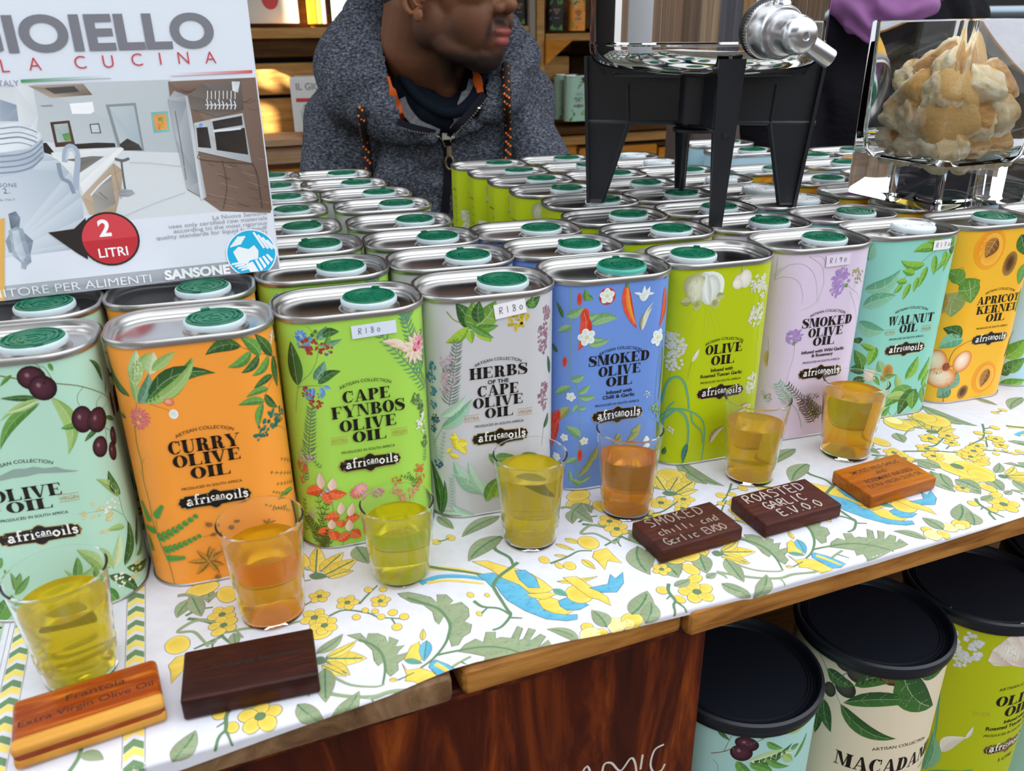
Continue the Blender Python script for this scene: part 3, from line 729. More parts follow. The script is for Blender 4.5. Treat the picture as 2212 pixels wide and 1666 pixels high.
'E':'''
S 0.60 sd -33.8 151.1 -33.4 128.0 -33.6 106.7 -32.7 90.4 -28.0 80.9 -26.3 62.5 -25.3 45.0 -26.9 27.3 -27.0 1.2
S 0.30 sd -33.2 117.4 -42.9 133.2 -43.8 142.1
S 0.30 sd -33.6 105.4 -25.7 117.6 -22.8 128.0
S 0.30 sd -32.8 98.6 -39.6 104.5
S 0.30 sd -33.3 126.7 -24.9 137.2
S 0.30 sd -25.9 42.1 -34.6 49.0
S 0.30 sd -26.4 5.9 -16.3 21.4 -12.2 28.3
S 0.30 sd -26.6 13.6 -31.6 30.1
S 0.30 sd -26.4 34.7 -19.7 41.5
L -38.6 130.0 -43.8 140.8 3.2 1 a
L -36.6 131.6 -24.9 138.5 6.2 2 b2
L -23.8 142.3 -24.6 150.6 4.8 2 b
L -23.2 146.1 -18.6 143.1 4.0 2 b
L -19.4 126.3 -0.7 128.3 8.3 -3 b2
L -33.3 125.4 -42.8 120.0 4.8 0 b2
L -42.5 105.3 -47.6 110.8 3.5 0 a
L -21.7 112.0 -5.5 114.2 4.8 2 b2
L -20.5 117.2 -9.6 114.6 3.2 2 b2
L -24.7 130.7 -14.3 133.0 4.6 2 b2
L -32.6 86.3 -23.1 90.4 5.4 2 b2
L -32.5 82.1 -44.5 74.2 5.4 1 b2
L -27.3 76.7 -19.5 83.1 4.8 2 b2
L -26.6 73.9 -14.4 73.9 4.6 2 b2
L -27.1 68.2 -30.9 62.4 3.5 1 b2
L -33.6 66.5 -40.3 55.2 6.7 2 b3
L -26.4 65.4 -21.1 66.4 3.5 1 b2
L -25.2 43.6 -36.0 51.7 6.7 2 b2
L -25.8 37.7 -19.8 44.4 4.0 1 b2
L -26.9 27.3 -35.5 22.1 4.6 1 b2
L -31.2 7.3 -32.7 17.9 3.2 1 b2
L -26.6 12.1 -13.8 33.1 4.8 2 b3
L -17.8 23.2 -12.4 34.4 5.4 2 b3
L -26.5 7.4 -16.0 12.2 3.5 1 b2
L -24.4 5.8 -31.2 10.4 4.0 1 b2
B -27.9 143.9 1.7 4.3 0 ch
B -24.1 132.0 3.0 5.6 4 ch
L -24.8 134.6 -28.2 108.0 8.9 -3 ch
B -37.0 99.5 1.6 3.8 4 ch
L -41.6 62.8 -44.0 35.7 8.1 3 ch
B -41.0 58.7 1.7 4.6 0 ch
B -25.2 29.5 1.7 4.8 0 ch
L -41.5 54.9 -44.9 35.9 5.4 1 ch
B -8.9 144.3 5.8 5.8 0 cho
B -8.9 144.3 4.6 4.6 0 chw
F -9.1 144.5 5.4 5 wb wc
L 4.3 152.4 13.4 119.4 7.5 2 ch
L 5.3 150.4 13.1 121.5 3.5 2 och
L 4.5 148.5 5.2 153.0 2.7 0 gd
L 35.0 144.5 31.1 117.4 6.7 -3 ch
L 35.6 145.6 31.8 121.3 4.0 -3 ch
L 34.1 151.2 38.4 152.1 1.3 0 gd
L 17.2 138.2 13.4 145.1 3.0 0 wb
L 17.2 138.2 17.3 149.2 3.8 0 wb
L 17.2 138.2 21.4 148.2 3.8 0 wb
L 16.3 142.9 10.0 144.8 2.1 0 wb
L 19.0 143.3 25.0 143.1 2.1 0 wb
L 17.0 117.7 23.8 133.5 5.1 -3 cg
L 17.8 120.9 25.1 137.3 1.6 -3 cg2
F -22.5 117.4 6.2 5 wb wc
F 30.7 110.6 6.4 5 wb wc
F -32.4 74.4 3.5 5 wb wc
F -36.5 42.8 3.0 5 wb wc
F -22.5 40.4 3.2 5 wb wc
F -40.7 26.9 4.0 5 wb wc
S 0.24 sg 33.5 104.4 32.4 82.2 32.2 62.0 38.1 47.9
S 0.36 sg 38.2 112.7 35.3 89.8 37.9 71.7 40.2 59.0
L 36.2 60.6 38.1 103.0 4.6 2 b3
K 31.5 57.8 4.8 26 gk
K 37.6 51.1 4.0 20 gk
K 24.2 69.9 2.7 8 wb
L 10.7 35.2 20.3 47.2 5.9 2 b3
L 1.1 38.2 3.1 43.1 3.5 1 b3
L 2.0 35.1 6.1 40.4 3.5 1 b3
L 26.1 29.4 25.5 37.2 6.7 0 wb
L 13.2 42.3 20.2 48.7 4.0 2 b3''',
'F':'''
S 1.30 bg2 -19.0 150.7 -18.6 146.0
L -19.7 150.8 -26.8 128.2 17.4 3 gar
L -19.7 150.8 -7.1 125.8 17.4 -3 gaw
B -23.6 138.3 8.1 11.0 0 gar
B -13.7 137.4 7.8 11.0 0 gaw
L -13.9 127.2 -17.5 150.6 5.8 0 gaw
L -27.6 130.3 -34.9 129.3 6.7 0 gab
L -8.4 131.4 -1.9 132.8 6.4 0 gab
B -22.7 127.3 2.9 3.8 20 gab
B -9.0 127.1 3.2 3.5 0 gab
S 0.20 rt -19.8 127.1 -27.6 120.7 -32.2 112.2 -34.2 103.6
S 0.20 rt -18.3 126.9 -22.0 119.0 -25.3 108.0
S 0.20 rt -16.1 126.7 -15.7 114.1 -16.1 102.9
S 0.20 rt -13.8 126.5 -9.8 114.9 -5.5 101.7
S 0.20 rt -12.3 126.3 -7.2 118.8 -3.0 107.1
S 0.20 rt -21.3 127.2 -30.2 120.6
S 0.20 rt -15.2 125.2 -12.1 108.1
L 10.8 146.6 10.4 152.8 2.3 0 gab
B 8.7 141.8 4.9 5.2 10 gar2
B 13.5 143.0 4.9 6.7 0 gaw2
B 7.4 139.8 4.3 3.8 30 gaw2
S 0.20 bg2 27.2 129.0 29.5 108.7 29.7 88.2 31.3 66.8
K 25.7 139.0 6.7 44 fw2
K 29.7 132.7 5.8 36 fw2
K 21.1 135.4 3.8 16 fw2
K 28.0 117.6 7.0 44 fw2
K 25.9 112.3 6.4 36 fw2
K 29.6 62.7 6.4 40 fw2
K 28.3 56.9 5.2 30 fw2
K -36.6 99.0 7.5 52 fw2
K -33.6 95.0 6.4 40 fw2
K -36.9 84.5 7.0 44 fw2
K -40.9 101.2 5.8 26 fw2
K -35.4 30.4 3.5 10 fw2
S 0.26 bg2 -37.8 77.0 -41.0 60.0 -42.8 42.7
S 0.26 bg2 -21.1 92.0 -24.5 80.7 -25.3 71.9
L -23.5 85.0 -18.4 94.6 3.5 1 gaw2
S 1.70 ls -43.5 51.8 -40.0 67.7 -33.5 73.2 -27.8 69.0 -24.1 56.9 -22.7 47.7
S 1.83 ls -43.4 39.5 -34.5 47.5 -25.9 43.3 -22.2 32.2 -21.8 18.0 -24.4 3.0
S 1.30 ls -42.4 36.6 -38.2 40.7 -30.4 47.9 -18.6 44.0 -10.0 35.0 -7.9 20.5 -8.6 2.1
S 1.17 ls -20.9 44.4 -18.7 36.3 -10.8 27.3 -9.2 17.5
S 1.30 ls -41.9 29.0 -38.6 46.8 -33.5 53.7
L -21.9 19.6 -24.1 3.0 4.9 1 dls
L -2.7 16.5 8.8 29.0 5.8 -4 cg
L 17.2 40.3 30.5 43.8 3.8 -4 cg
L 26.7 40.2 30.5 43.8 2.3 0 cg2
L -39.8 8.8 -38.0 15.7 3.8 1 a''',
'G':'''
S 0.23 wg -42.8 133.5 -34.5 144.0 -23.4 145.2 -13.2 137.4 -8.4 123.9 -8.3 114.2 -20.9 109.4
S 0.23 wg -41.9 150.1 -42.0 136.1 -42.2 131.3
S 0.23 wg -19.2 150.7 -7.4 142.8 -3.5 130.6 -4.4 123.5 -6.9 114.0
S 0.23 wg -42.1 132.5 -34.6 135.7 -25.3 132.4 -20.0 121.4 -20.3 114.2
S 0.23 wg -43.1 135.9 -38.7 142.4
S 0.18 wo -19.2 150.7 -8.6 149.9 -3.6 143.6
S 0.18 wo 9.7 143.7 16.0 138.4
K 11.1 131.7 7.6 46 pu
K 8.9 124.7 5.7 34 pu
K 12.5 135.1 4.4 26 pu
K 8.4 119.9 3.1 14 pu
L 18.2 126.2 14.9 125.3 3.4 0 b
K 23.5 135.3 5.2 10 gk2
K 28.9 134.5 3.9 8 gk2
K 29.6 128.4 4.4 8 gk2
S 0.18 wg 18.4 125.0 29.5 117.4 32.8 111.7
S 0.18 wg 24.5 123.1 23.5 131.7
S 0.18 wg 20.4 121.2 31.8 102.0 33.2 95.3
K -23.2 88.6 5.7 44 pu
K -19.4 89.4 4.4 30 pu
L -21.1 82.7 -22.8 85.4 2.6 0 b
S 0.18 wg -21.4 82.7 -21.1 73.2 -23.3 60.6 -24.5 50.2
S 0.29 ow -42.2 87.2 -40.8 79.9 -40.3 69.7
L -41.1 77.3 -40.1 63.3 3.9 2 ow2
R -16.8 33.4 -30.7 51.5 11.7 8 wg2
R 6.5 19.3 -23.2 50.1 9.1 14 rm
R 5.9 13.9 -9.9 33.8 10.4 10 rm
R 12.1 19.9 -4.3 34.4 9.1 10 rm
R 9.9 16.1 -3.5 38.3 7.8 8 rm
K -4.3 34.4 3.9 14 pu2
K -6.0 26.5 3.4 14 pu2
K 3.9 36.0 2.6 10 pu2
S 0.47 wg2 -28.1 39.8 -16.6 32.1 -9.7 23.0 -5.0 9.9
S 0.47 wg2 -21.8 39.4 -7.8 38.9 6.4 38.3
R -34.6 34.0 -41.7 44.6 5.7 5 wg2
K -35.1 39.2 3.9 10 gk2''',
'H':'''
L -42.2 113.0 -16.4 130.5 14.2 4 e4
L -41.4 99.6 -16.3 109.1 12.8 -2 e4
L -43.0 86.3 -21.4 80.5 12.8 3 e4
L -41.7 136.3 -40.6 151.2 9.9 -2 e4
L -41.6 73.3 -39.7 68.3 8.5 2 a
S 0.26 br -20.3 110.8 -10.7 123.8 1.5 134.0 14.0 143.0 33.0 145.8
L 12.2 144.3 -7.7 143.4 8.5 3 f2
L 5.5 132.5 -17.8 137.5 8.0 -3 f2
L -2.4 125.6 -14.7 129.2 6.3 0 f2
L -8.4 119.8 -18.7 120.7 5.7 0 f2
L -12.3 117.7 -18.8 110.6 4.8 0 f2
L -5.2 118.3 -9.6 104.7 5.7 0 f2
L 1.1 122.8 -0.6 110.2 4.8 0 f2
L 8.0 131.0 3.1 113.7 5.7 0 f2
L 13.4 139.3 15.7 122.8 5.7 0 f2
L 23.0 142.2 23.0 129.7 5.1 0 f2
L 25.9 138.2 16.6 125.3 4.3 0 f2
L 37.1 146.2 24.4 124.5 5.7 3 f2
L 18.1 150.1 3.6 150.5 5.7 0 f2
L 34.5 140.5 26.3 143.1 7.1 0 a
L 33.8 150.6 23.3 147.2 8.5 0 b
N -37.8 55.1 -44.5 67.3 12.8 5.7 3 b
L -26.4 66.8 -30.0 50.5 8.5 0 f2
L -27.2 64.1 -38.5 68.5 5.7 0 f2
L -34.3 47.4 -42.4 62.4 9.9 2 b
L -31.7 46.3 -43.7 45.7 8.5 2 a
L -39.7 35.5 -28.3 39.6 8.5 0 a
B -27.1 41.7 5.7 6.3 0 wr2
L -21.6 39.3 -33.1 47.6 5.7 0 wr3
L -23.7 43.6 -15.6 31.6 5.7 0 b
L -16.6 44.2 -22.2 54.4 8.5 0 b2
B -11.1 42.8 5.1 7.4 -10 wn
L -16.2 38.6 -2.1 39.7 4.3 0 b
S 0.38 br -5.1 8.9 1.2 0.8
S 0.38 br 19.8 22.9 9.8 11.2 1.5 -0.7
L 8.1 34.2 16.1 54.1 9.9 2 f2
L 21.1 31.2 29.8 51.9 8.5 2 f2
L 3.6 26.3 -2.1 39.7 7.1 0 c
L 16.0 26.2 -7.7 10.7 15.6 3 b
L 13.1 18.0 -10.2 19.6 8.5 2 c
L 21.1 24.1 7.2 1.5 14.2 3 a
L 18.2 23.1 20.4 5.5 12.8 0 b
L 26.2 24.6 34.5 7.7 8.5 0 b
L 25.8 26.1 33.9 39.5 7.1 0 f2
L 31.4 27.6 29.1 22.5 8.5 0 b
L -9.6 0.9 -2.5 11.5 5.7 0 b''',
'I':'''
B -14.2 137.5 15.1 17.3 0 apc
B -13.2 136.8 11.4 13.6 0 api
L -9.5 146.1 -17.7 130.1 15.4 0 pit
B 9.8 123.1 6.8 10.5 8 pit2
B 9.8 123.1 3.7 6.8 8 pit3
S 0.28 sg -31.2 111.1 -34.6 122.7 -39.5 118.3
S 0.28 sg -31.2 111.1 -21.5 114.8
L -31.5 112.4 -45.4 118.7 13.9 0 vl
L -34.4 102.9 -17.5 111.8 23.1 4 vl
L -27.5 111.1 -21.9 92.2 20.0 0 vl
L -34.2 101.6 -36.0 79.8 21.6 3 vl2
L -39.1 97.1 -40.2 83.4 13.9 0 vl2
L -31.7 113.7 -36.5 108.1 13.9 0 vl
B -43.9 90.9 4.6 9.3 0 wn
L 14.2 146.8 24.7 129.0 13.9 0 a
L 27.6 122.0 24.8 103.7 13.9 0 b
L -23.7 62.2 -40.1 69.6 12.3 3 a
L -21.9 60.6 -40.5 51.3 13.9 4 e4
S 0.56 br -30.1 34.0 -29.7 45.4 -24.8 53.8 -10.2 59.3
S 0.56 br -30.1 34.0 -25.3 36.8 -20.0 33.4
S 0.56 br -27.8 1.8 -30.1 13.6 -32.9 14.9
L -26.4 15.1 -20.1 30.6 15.4 2 d
L -23.5 14.9 -33.9 6.6 13.9 2 d
B -40.1 38.5 8.9 11.7 0 ap
B -17.4 39.6 8.9 10.2 30 ap
B -33.7 25.0 12.3 9.6 0 ap
B -31.6 35.3 3.1 4.0 0 rdd
B 10.3 21.4 12.6 14.8 0 apc
B 11.3 20.9 9.3 11.7 0 api
L 12.8 29.2 8.9 12.0 10.8 0 pit
B -10.0 10.1 5.2 6.5 20 pit2
B -10.0 10.1 3.1 4.3 20 pit3
L 30.3 77.9 30.8 99.9 7.7 3 f2
L 29.8 36.6 33.4 55.9 4.6 3 a''',
'J':'''
L -44.0 27.1 -30.8 46.9 16.7 2 f2
L -42.9 15.3 -26.7 29.2 13.4 2 b
L -42.7 1.5 -21.1 7.6 13.4 2 f2
L -44.7 11.8 -36.3 19.6 10.0 2 a
S 0.30 sg -42.9 15.3 -42.1 48.4 -40.6 53.1''',
}
CLOTH_ART='''
P zl 85 396 91 395 97 390 102 385 104 379 106 386 111 384 113 377 110 374 117 374 119 367 117 360 113 357 116 353 113 347 108 345 104 340 100 340 101 348 104 357 105 367 99 360 98 364 99 372 96 380 90 385 86 392
S 1.8 zg 89 390 96 382 103 373 105 359 101 349 96 342 88 335 80 331
P zl 50 371 57 370 59 364 61 368 66 366 69 362 69 356 71 361 75 356 72 352 77 351 73 348 71 345 79 345 74 341 70 339 69 334 64 331 63 334 64 343 60 341 59 346 60 354 57 362
S 1.6 zg 55 365 61 358 64 349 63 338 59 327
P zl 102 335 107 339 114 341 117 337 121 344 126 342 124 337 127 337 132 334 139 342 141 339 135 331 138 331 144 338 147 335 140 328 148 331 150 328 143 322 150 325 150 318 144 317 137 317 129 316 120 315 114 315 116 321 111 321 114 326 108 331
S 1.4 zg 90 337 101 336 117 333 128 326 136 316
S 2.2 zl 21 341 27 336 39 327 52 321 62 321 79 318 97 326 107 329
S 1.5 zl 37 342 44 333 55 327 60 327
S 1.1 zl 52 322 52 315
S 0.9 zg 101 327 105 321
L 36 357 56 349 11.9 0 zy
L 36 358 54 365 6.5 2 zy
L 36 354 45 340 8.6 0 zy
L 33 353 43 340 6.5 0 zy
L 30 359 36 354 6.5 0 zg
L 32 363 48 373 7.7 2 zl
L 34 350 30 326 10.7 0 zl
L 17 330 28 314 10.4 2 zl
L 30 313 47 327 10.1 2 zl
L 87 351 90 360 3.3 0 zy
P zy 74 341 80 349 85 351 83 338 80 334 74 340
L 89 350 83 335 7.2 0 zb
L 74 340 82 334 4.3 0 zgb
P zy 72 338 73 332 80 331 85 326 88 316 83 316 79 316 74 323 70 325 72 329
P zb 86 333 89 334 94 328 99 317 94 316 87 317 86 324 84 330
S 2.4 zy 88 331 92 324 95 317
S 0.9 zg 67 327 76 329
L 63 329 67 327 3.1 0 zy
S 3.8 zy 107 414 124 405 138 393
S 2.3 zg 108 416 115 410 128 401 137 394
S 3.7 zb 100 400 112 402 127 396 138 388
S 2.2 zy 104 399 117 396 135 385
P zy 136 409 145 406 154 395 159 391 165 383 169 373 171 364 164 362 154 368 149 380 144 396
P zb 134 395 144 393 147 386 142 380 138 380 137 387
P zb 141 382 147 386 154 376 157 365 158 358 158 349 168 340 174 338 172 334 166 335 156 341 148 352 142 365 141 373
P zb 157 390 163 388 166 378 164 368 158 371 156 380
P zy 158 358 166 358 170 353 169 346 175 342 168 340 162 344 158 350
P zy 154 366 168 362 171 359 162 357 156 362
P zb 169 353 175 354 180 349 184 343 177 341 170 343 168 348
B 183 354 7.7 8.7 -10 zy
L 171 364 176 355 5.8 0 zgb
L 176 370 201 365 4.7 2 zy
P zy 181 372 189 370 193 357 197 345 195 337 191 345 187 349 184 360
P zb 191 357 203 356 209 364 210 359 217 363 212 353 204 347 196 350
S 2.1 zg 162 397 157 394 146 388 140 382 139 376 139 366 139 357 139 352 131 345 125 344
S 1.7 zg 124 372 127 365 135 360 139 352
S 1.2 zg 138 350 144 347
S 1.2 zg 123 359 129 363
B 124 378 1.9 2.7 -10 zy
B 133 374 1.3 2.1 -10 zy
B 123 360 1.5 2.3 -10 zy
S 2.4 zg 163 427 154 417 159 404 158 395
L 163 428 134 410 14.7 2 zl
L 171 451 139 437 11.8 2 zl
L 132 467 137 448 7.9 0 zl
B 122 438 2.7 3.2 -10 zy
B 132 439 2.7 3.6 -10 zy
S 1.1 zg 123 438 128 438 131 439
L 200 409 207 400 5.1 0 zy
B 212 399 6.5 7.8 -10 zy
L 192 406 200 395 3.8 0 zy
L 186 395 193 391 2.9 0 zy
B 178 393 3.0 4.0 -10 zy
B 184 384 2.0 3.6 -10 zy
B 190 381 3.6 4.3 -10 zy
L 200 384 203 372 5.4 0 zy
P zy 211 389 220 389 220 382 221 371 214 377 208 369 208 378 207 384
S 1.5 zg 180 388 192 390 202 393 210 390
S 1.6 zg 217 423 224 426 232 425
S 2.0 zg 218 420 227 414 234 405 235 397 239 389 243 383
S 1.7 zg 235 397 220 392
S 1.1 zg 230 395 229 387
F 42 411 6.3 5 zy zg
F 56 399 6.8 5 zy zg
F 74 393 6.0 5 zy zg
B 37 379 6.6 5.7 -10 zy
F 36 393 8.0 5 zy zg
F 40 384 7.9 5 zy zg
S 1.1 zg 30 405 37 408
S 1.2 zg 44 391 53 393 65 385 70 379 83 372
S 1.2 zg 62 395 69 402 76 408
S 0.9 zg 76 376 77 368
B 70 406 2.4 2.8 -10 zy
B 78 403 2.2 2.5 -10 zy
B 64 388 1.9 2.4 -10 zy
B 69 385 1.9 2.4 -10 zy
B 58 384 2.3 2.6 -10 zy
B 71 379 2.3 2.6 -10 zy
B 78 380 2.7 2.9 -10 zy
B 83 374 2.6 2.9 -10 zy
B 77 367 2.8 3.1 -10 zy
L 44 435 50 463 11.3 0 zy
L 47 435 64 450 11.3 0 zy
L 48 430 71 440 13.3 0 zy
L 50 427 66 428 8.1 -2 zy
L 40 434 50 428 7.2 0 zg
B 39 452 3.5 9.0 -10 zy
S 1.7 zl 37 444 41 439
S 1.3 zl 34 430 40 429
L 73 453 76 432 13.8 0 zl
B -21 445 9.6 6.4 -10 zy
L -27 438 -36 423 9.3 2 zl
L -27 439 -23 419 10.3 0 zl
S 2.4 zl -35 444 -30 443 -22 436 -16 434 -13 439
B -8 434 5.6 8.5 -10 zy
S 2.1 zl -16 411 -24 416 -30 415 -36 410 -28 407 -24 399 -21 391
S 1.6 zl -21 394 -18 393 -16 397
S 2.0 zl -13 400 -8 399 1 398 15 393 28 393
S 1.4 zl -6 399 -3 391
F -12 416 8.0 5 zy zg
F -12 406 8.2 5 zy zg
B -15 401 4.1 3.1 -10 zy
F -1 329 10.7 5 zy zg
B 5 340 5.1 3.6 -10 zy
B -19 338 3.4 3.7 -10 zy
B -14 327 3.0 3.8 -10 zy
S 1.8 zg -12 342 -16 336 -17 327 -20 324 -23 317
S 1.1 zg -17 326 -15 317
S 0.9 zg -17 332 -21 330
L -10 339 2 341 7.1 2 zl
L 12 338 20 340 5.3 0 zl
S 1.3 zl 21 340 23 336 23 333
B 232 454 9.3 6.6 -10 zy
L 230 444 218 436 9.3 0 zl
L 231 443 230 430 6.8 0 zl
L 239 383 231 354 15.0 3 zl
L 242 362 245 345 15.4 -3 zl
L 270 361 263 342 13.4 0 zl
B 255 363 7.8 6.5 -10 zy
B 264 361 6.5 5.5 -10 zy
L 241 397 241 385 6.4 0 zl
F 240 356 6.1 5 zy zg
B 174 326 3.5 3.5 -10 zy
B 173 320 6.3 5.3 -10 zy2
B 180 318 3.5 4.1 -10 zy
B 190 322 5.8 5.2 -10 zy2
B 200 322 6.5 5.5 -10 zy
B 197 320 3.5 3.5 -10 zy2
L 184 322 183 338 11.1 2 zl
L 202 326 221 341 14.9 2 zl
L 207 318 218 332 11.3 2 zl
L 165 318 153 333 7.5 3 zl
B 512 381 14.4 21.9 -10 zy
B 516 392 9.1 12.2 -10 zy2
B 518 372 10.8 15.1 -10 zy
B 511 381 3.6 4.8 -10 zg
B 516 364 7.2 9.8 -10 zy
L 498 384 490 402 12.8 2 zl
L 491 378 481 358 12.7 2 zl
L 494 367 497 348 15.8 -2 zl
B 505 349 4.4 6.3 -10 zy
F 546 421 8.1 5 zy zg
F 529 423 8.5 5 zy zg
F 513 411 8.3 5 zy zg
F 508 400 8.2 5 zy zg
F 543 394 8.5 5 zy zg
F 533 388 7.4 5 zy zg
S 1.4 zg 493 415 505 410 517 405 530 397
S 1.4 zg 516 413 525 413 541 420
L 573 472 583 425 14.7 3 zl
B 559 446 11.9 12.5 -10 zy
B 556 454 9.0 9.7 -10 zy
B 526 452 9.7 12.8 -10 zy
B 528 460 5.8 8.3 -10 zy2
S 1.5 zl 537 458 545 453 545 443 528 442 511 433
L 512 441 505 426 11.3 0 zl
S 1.3 zg 590 426 580 416 568 407 556 404 546 402
S 1.0 zg 583 419 593 418
B 573 415 3.5 3.8 -10 zy
B 593 417 3.0 3.9 -10 zy
B 581 413 3.0 2.9 -10 zy
F 576 402 6.8 5 zy zg
'''
CAN_ART={
'1':'''
S 0.52 br -28.7 -29.9 -20.7 -24.8 -15.0 -20.0 -6.3 -15.6 1.5 -11.2 9.6 -6.6 18.8 -5.8
S 0.26 br -20.7 -24.8 -17.7 -12.5 -15.2 -6.2
S 0.39 br -15.0 -20.0 -13.2 -28.1
S 0.26 br -27.2 -34.8 -23.7 -37.5 -23.2 -43.1
B -6.8 -14.9 8.1 5.8 20 ol
B -9.6 -23.0 7.3 7.1 0 ol
B -18.9 -4.6 5.0 3.4 20 olp
L -26.5 -6.2 -17.6 -13.8 3.9 2 a
L 1.3 -9.8 5.9 -3.3 3.9 1 a
L 5.9 -12.9 18.6 -21.7 5.2 2 b
L -3.7 -30.9 26.3 -20.2 7.9 3 a
L -4.8 -30.2 29.4 -29.6 9.2 -3 e
L 6.5 -27.0 26.9 -41.2 5.2 2 b
L 19.4 -27.7 29.4 -38.3 6.6 0 c
L 19.1 -7.9 39.2 -10.3 3.9 2 c
L 30.6 -36.1 41.8 -20.6 4.7 2 b
L 25.7 -24.8 33.3 -24.8 5.2 1 b
L -11.9 -30.6 0.8 -43.7 7.9 2 b
L -3.6 -32.3 14.1 -43.1 7.9 -2 b''',
'2':'''
S 0.52 bl2 -64.7 -3.4 -53.7 -14.3 -45.7 -23.5 -35.7 -11.5
S 0.52 bl2 -65.0 -2.1 -50.1 -2.9 -43.2 0.2
S 0.52 bl2 -45.0 -27.6 -41.0 -22.0 -35.7 -11.5
S 0.52 bl2 -22.4 0.2 -15.3 -4.9
S 0.39 bl2 -44.8 -29.0 -36.9 -42.1
B -39.9 -5.9 7.3 5.8 40 mc
B -39.3 -6.0 4.5 3.1 40 mcn
B -27.2 -9.6 10.2 9.2 0 mc
B -7.6 -7.1 10.5 7.1 20 mc
B -8.3 -9.3 7.3 4.5 20 mcn
B -35.8 -26.3 7.3 8.7 -30 mc
B -45.9 -34.3 4.5 6.6 0 mc
B -50.6 -0.3 5.2 3.9 30 mc
L -50.4 -17.8 -29.8 -21.7 13.1 3 a
L -29.8 -21.7 9.4 -6.9 17.0 -5 a
L -1.1 -0.2 37.1 -44.7 26.2 3 a
L 12.1 -1.6 37.9 -10.8 13.1 2 a
L -34.9 -40.2 18.9 -32.0 14.4 -4 a
L -36.9 -42.1 5.7 -64.7 13.1 3 a
L -48.7 -45.5 -39.7 -71.9 11.8 2 a
L -51.2 -55.2 -51.4 -80.8 7.9 0 a''',
'3':'''
P gar2 -9.1 -37.6 -14.3 -33.8 -13.2 -22.8 -5.6 -11.2 0.1 -5.0 1.6 3.9 6.7 3.5 23.7 -43.5 5.3 -37.3
B 1.0 -24.7 13.1 9.2 40 gaw2
K -33.2 -26.6 14.4 60 fw3
K -35.7 -37.3 9.2 30 fw3
S 0.79 ls -47.0 4.1 -46.5 -7.8 -46.0 -19.8
S 1.83 ls -45.4 -16.3 -43.3 -52.8 -36.7 -115.3 -36.6 -157.7
L -38.8 -159.3 -38.9 -116.7 11.8 3 ls2
L -36.0 -161.0 -2.7 -145.0 17.0 3 ls2
L -28.8 -133.3 -14.0 -111.9 11.8 -4 gaw2
L -14.8 -113.8 -11.7 -99.5 3.4 1 gaw2''',
}
# ================================================================ SETTING
def e12(a,b,z=0):
    v=E1*a+E2*b;return Vector((v.x,v.y,z))
YAW=math.atan2(E1.y,E1.x)
def struct(name,o):tag(o,kind='structure');o.name=name;return o
M_floor=mat('paving',rough=.85);ramp_noise(M_floor,[(.3,'4a4844'),(.7,'6b675f')],3);bump(M_floor,30,.4,.004)
struct('floor',box('floor',(.3,1.6,-1.0),(9,8,.1),M_floor))
WD=[(.25,'2a1408'),(.5,'54290f'),(.75,'7a421b')]
M_wdark=wood('dark_stained_wood',[(.25,'200a06'),(.48,'421608'),(.6,'672a0c'),(.78,'9a5018')],4,(6,6,1),.42,1.6)
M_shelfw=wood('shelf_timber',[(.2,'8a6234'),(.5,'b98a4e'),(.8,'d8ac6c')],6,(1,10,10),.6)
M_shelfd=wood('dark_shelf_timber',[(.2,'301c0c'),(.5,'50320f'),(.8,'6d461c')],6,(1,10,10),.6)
M_orange=wood('orange_varnished_wood',[(.2,'a8600f'),(.5,'c87f20'),(.8,'dc9838')],5,(1,6,6),.4)
M_pink=wood('pale_crate_wood',[(.2,'a07a58'),(.5,'bd9a78'),(.8,'d0b294')],8,(1,10,10),.65)
M_black=mat('dark_gap',(.012,.010,.009),.9)
BK=2.75   # plane of the slatted wall behind the stall
def bar(name,px0,px1,y0,y1,off,dep,m,parent=None,bev=.004):
    """a board parallel to the stall, its front face between two levels seen in the photograph"""
    a=atp(px0,(y0),off);b=atp(px1,y0,off);c=atp((px0+px1)/2,y1,off);t=atp((px0+px1)/2,y0,off)
    u0,u1=a.dot(E1),b.dot(E1);z0,z1=c.z,t.z
    return box(name,tuple(e12((u0+u1)/2,off+dep/2,(z0+z1)/2)),(abs(u1-u0),dep,abs(z1-z0)),m,YAW,bev,parent)
wb=empty('wall_back',kind='structure')
box('backing',tuple(e12(.9,BK+.08,0)),(6,.03,3.2),M_black,YAW,0,wb)
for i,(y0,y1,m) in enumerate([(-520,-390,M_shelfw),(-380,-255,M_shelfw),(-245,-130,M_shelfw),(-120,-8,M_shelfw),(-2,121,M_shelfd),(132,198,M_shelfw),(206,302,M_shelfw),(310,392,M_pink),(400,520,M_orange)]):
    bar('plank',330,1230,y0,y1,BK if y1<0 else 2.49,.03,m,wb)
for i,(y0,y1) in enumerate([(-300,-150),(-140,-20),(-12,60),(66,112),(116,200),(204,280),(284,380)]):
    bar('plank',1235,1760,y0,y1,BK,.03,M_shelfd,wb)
M_street=mat('street_wall',rough=.8);ramp_noise(M_street,[(.35,'3d4744'),(.65,'5c6965')],2)
struct('wall_right',box('wall_right',tuple(e12(3.9,3.6,.6)),(5.6,.1,4),M_street,YAW))
wf=empty('reflection_screen',kind='structure')  # unseen walls added to darken reflections in the steel tank and glass
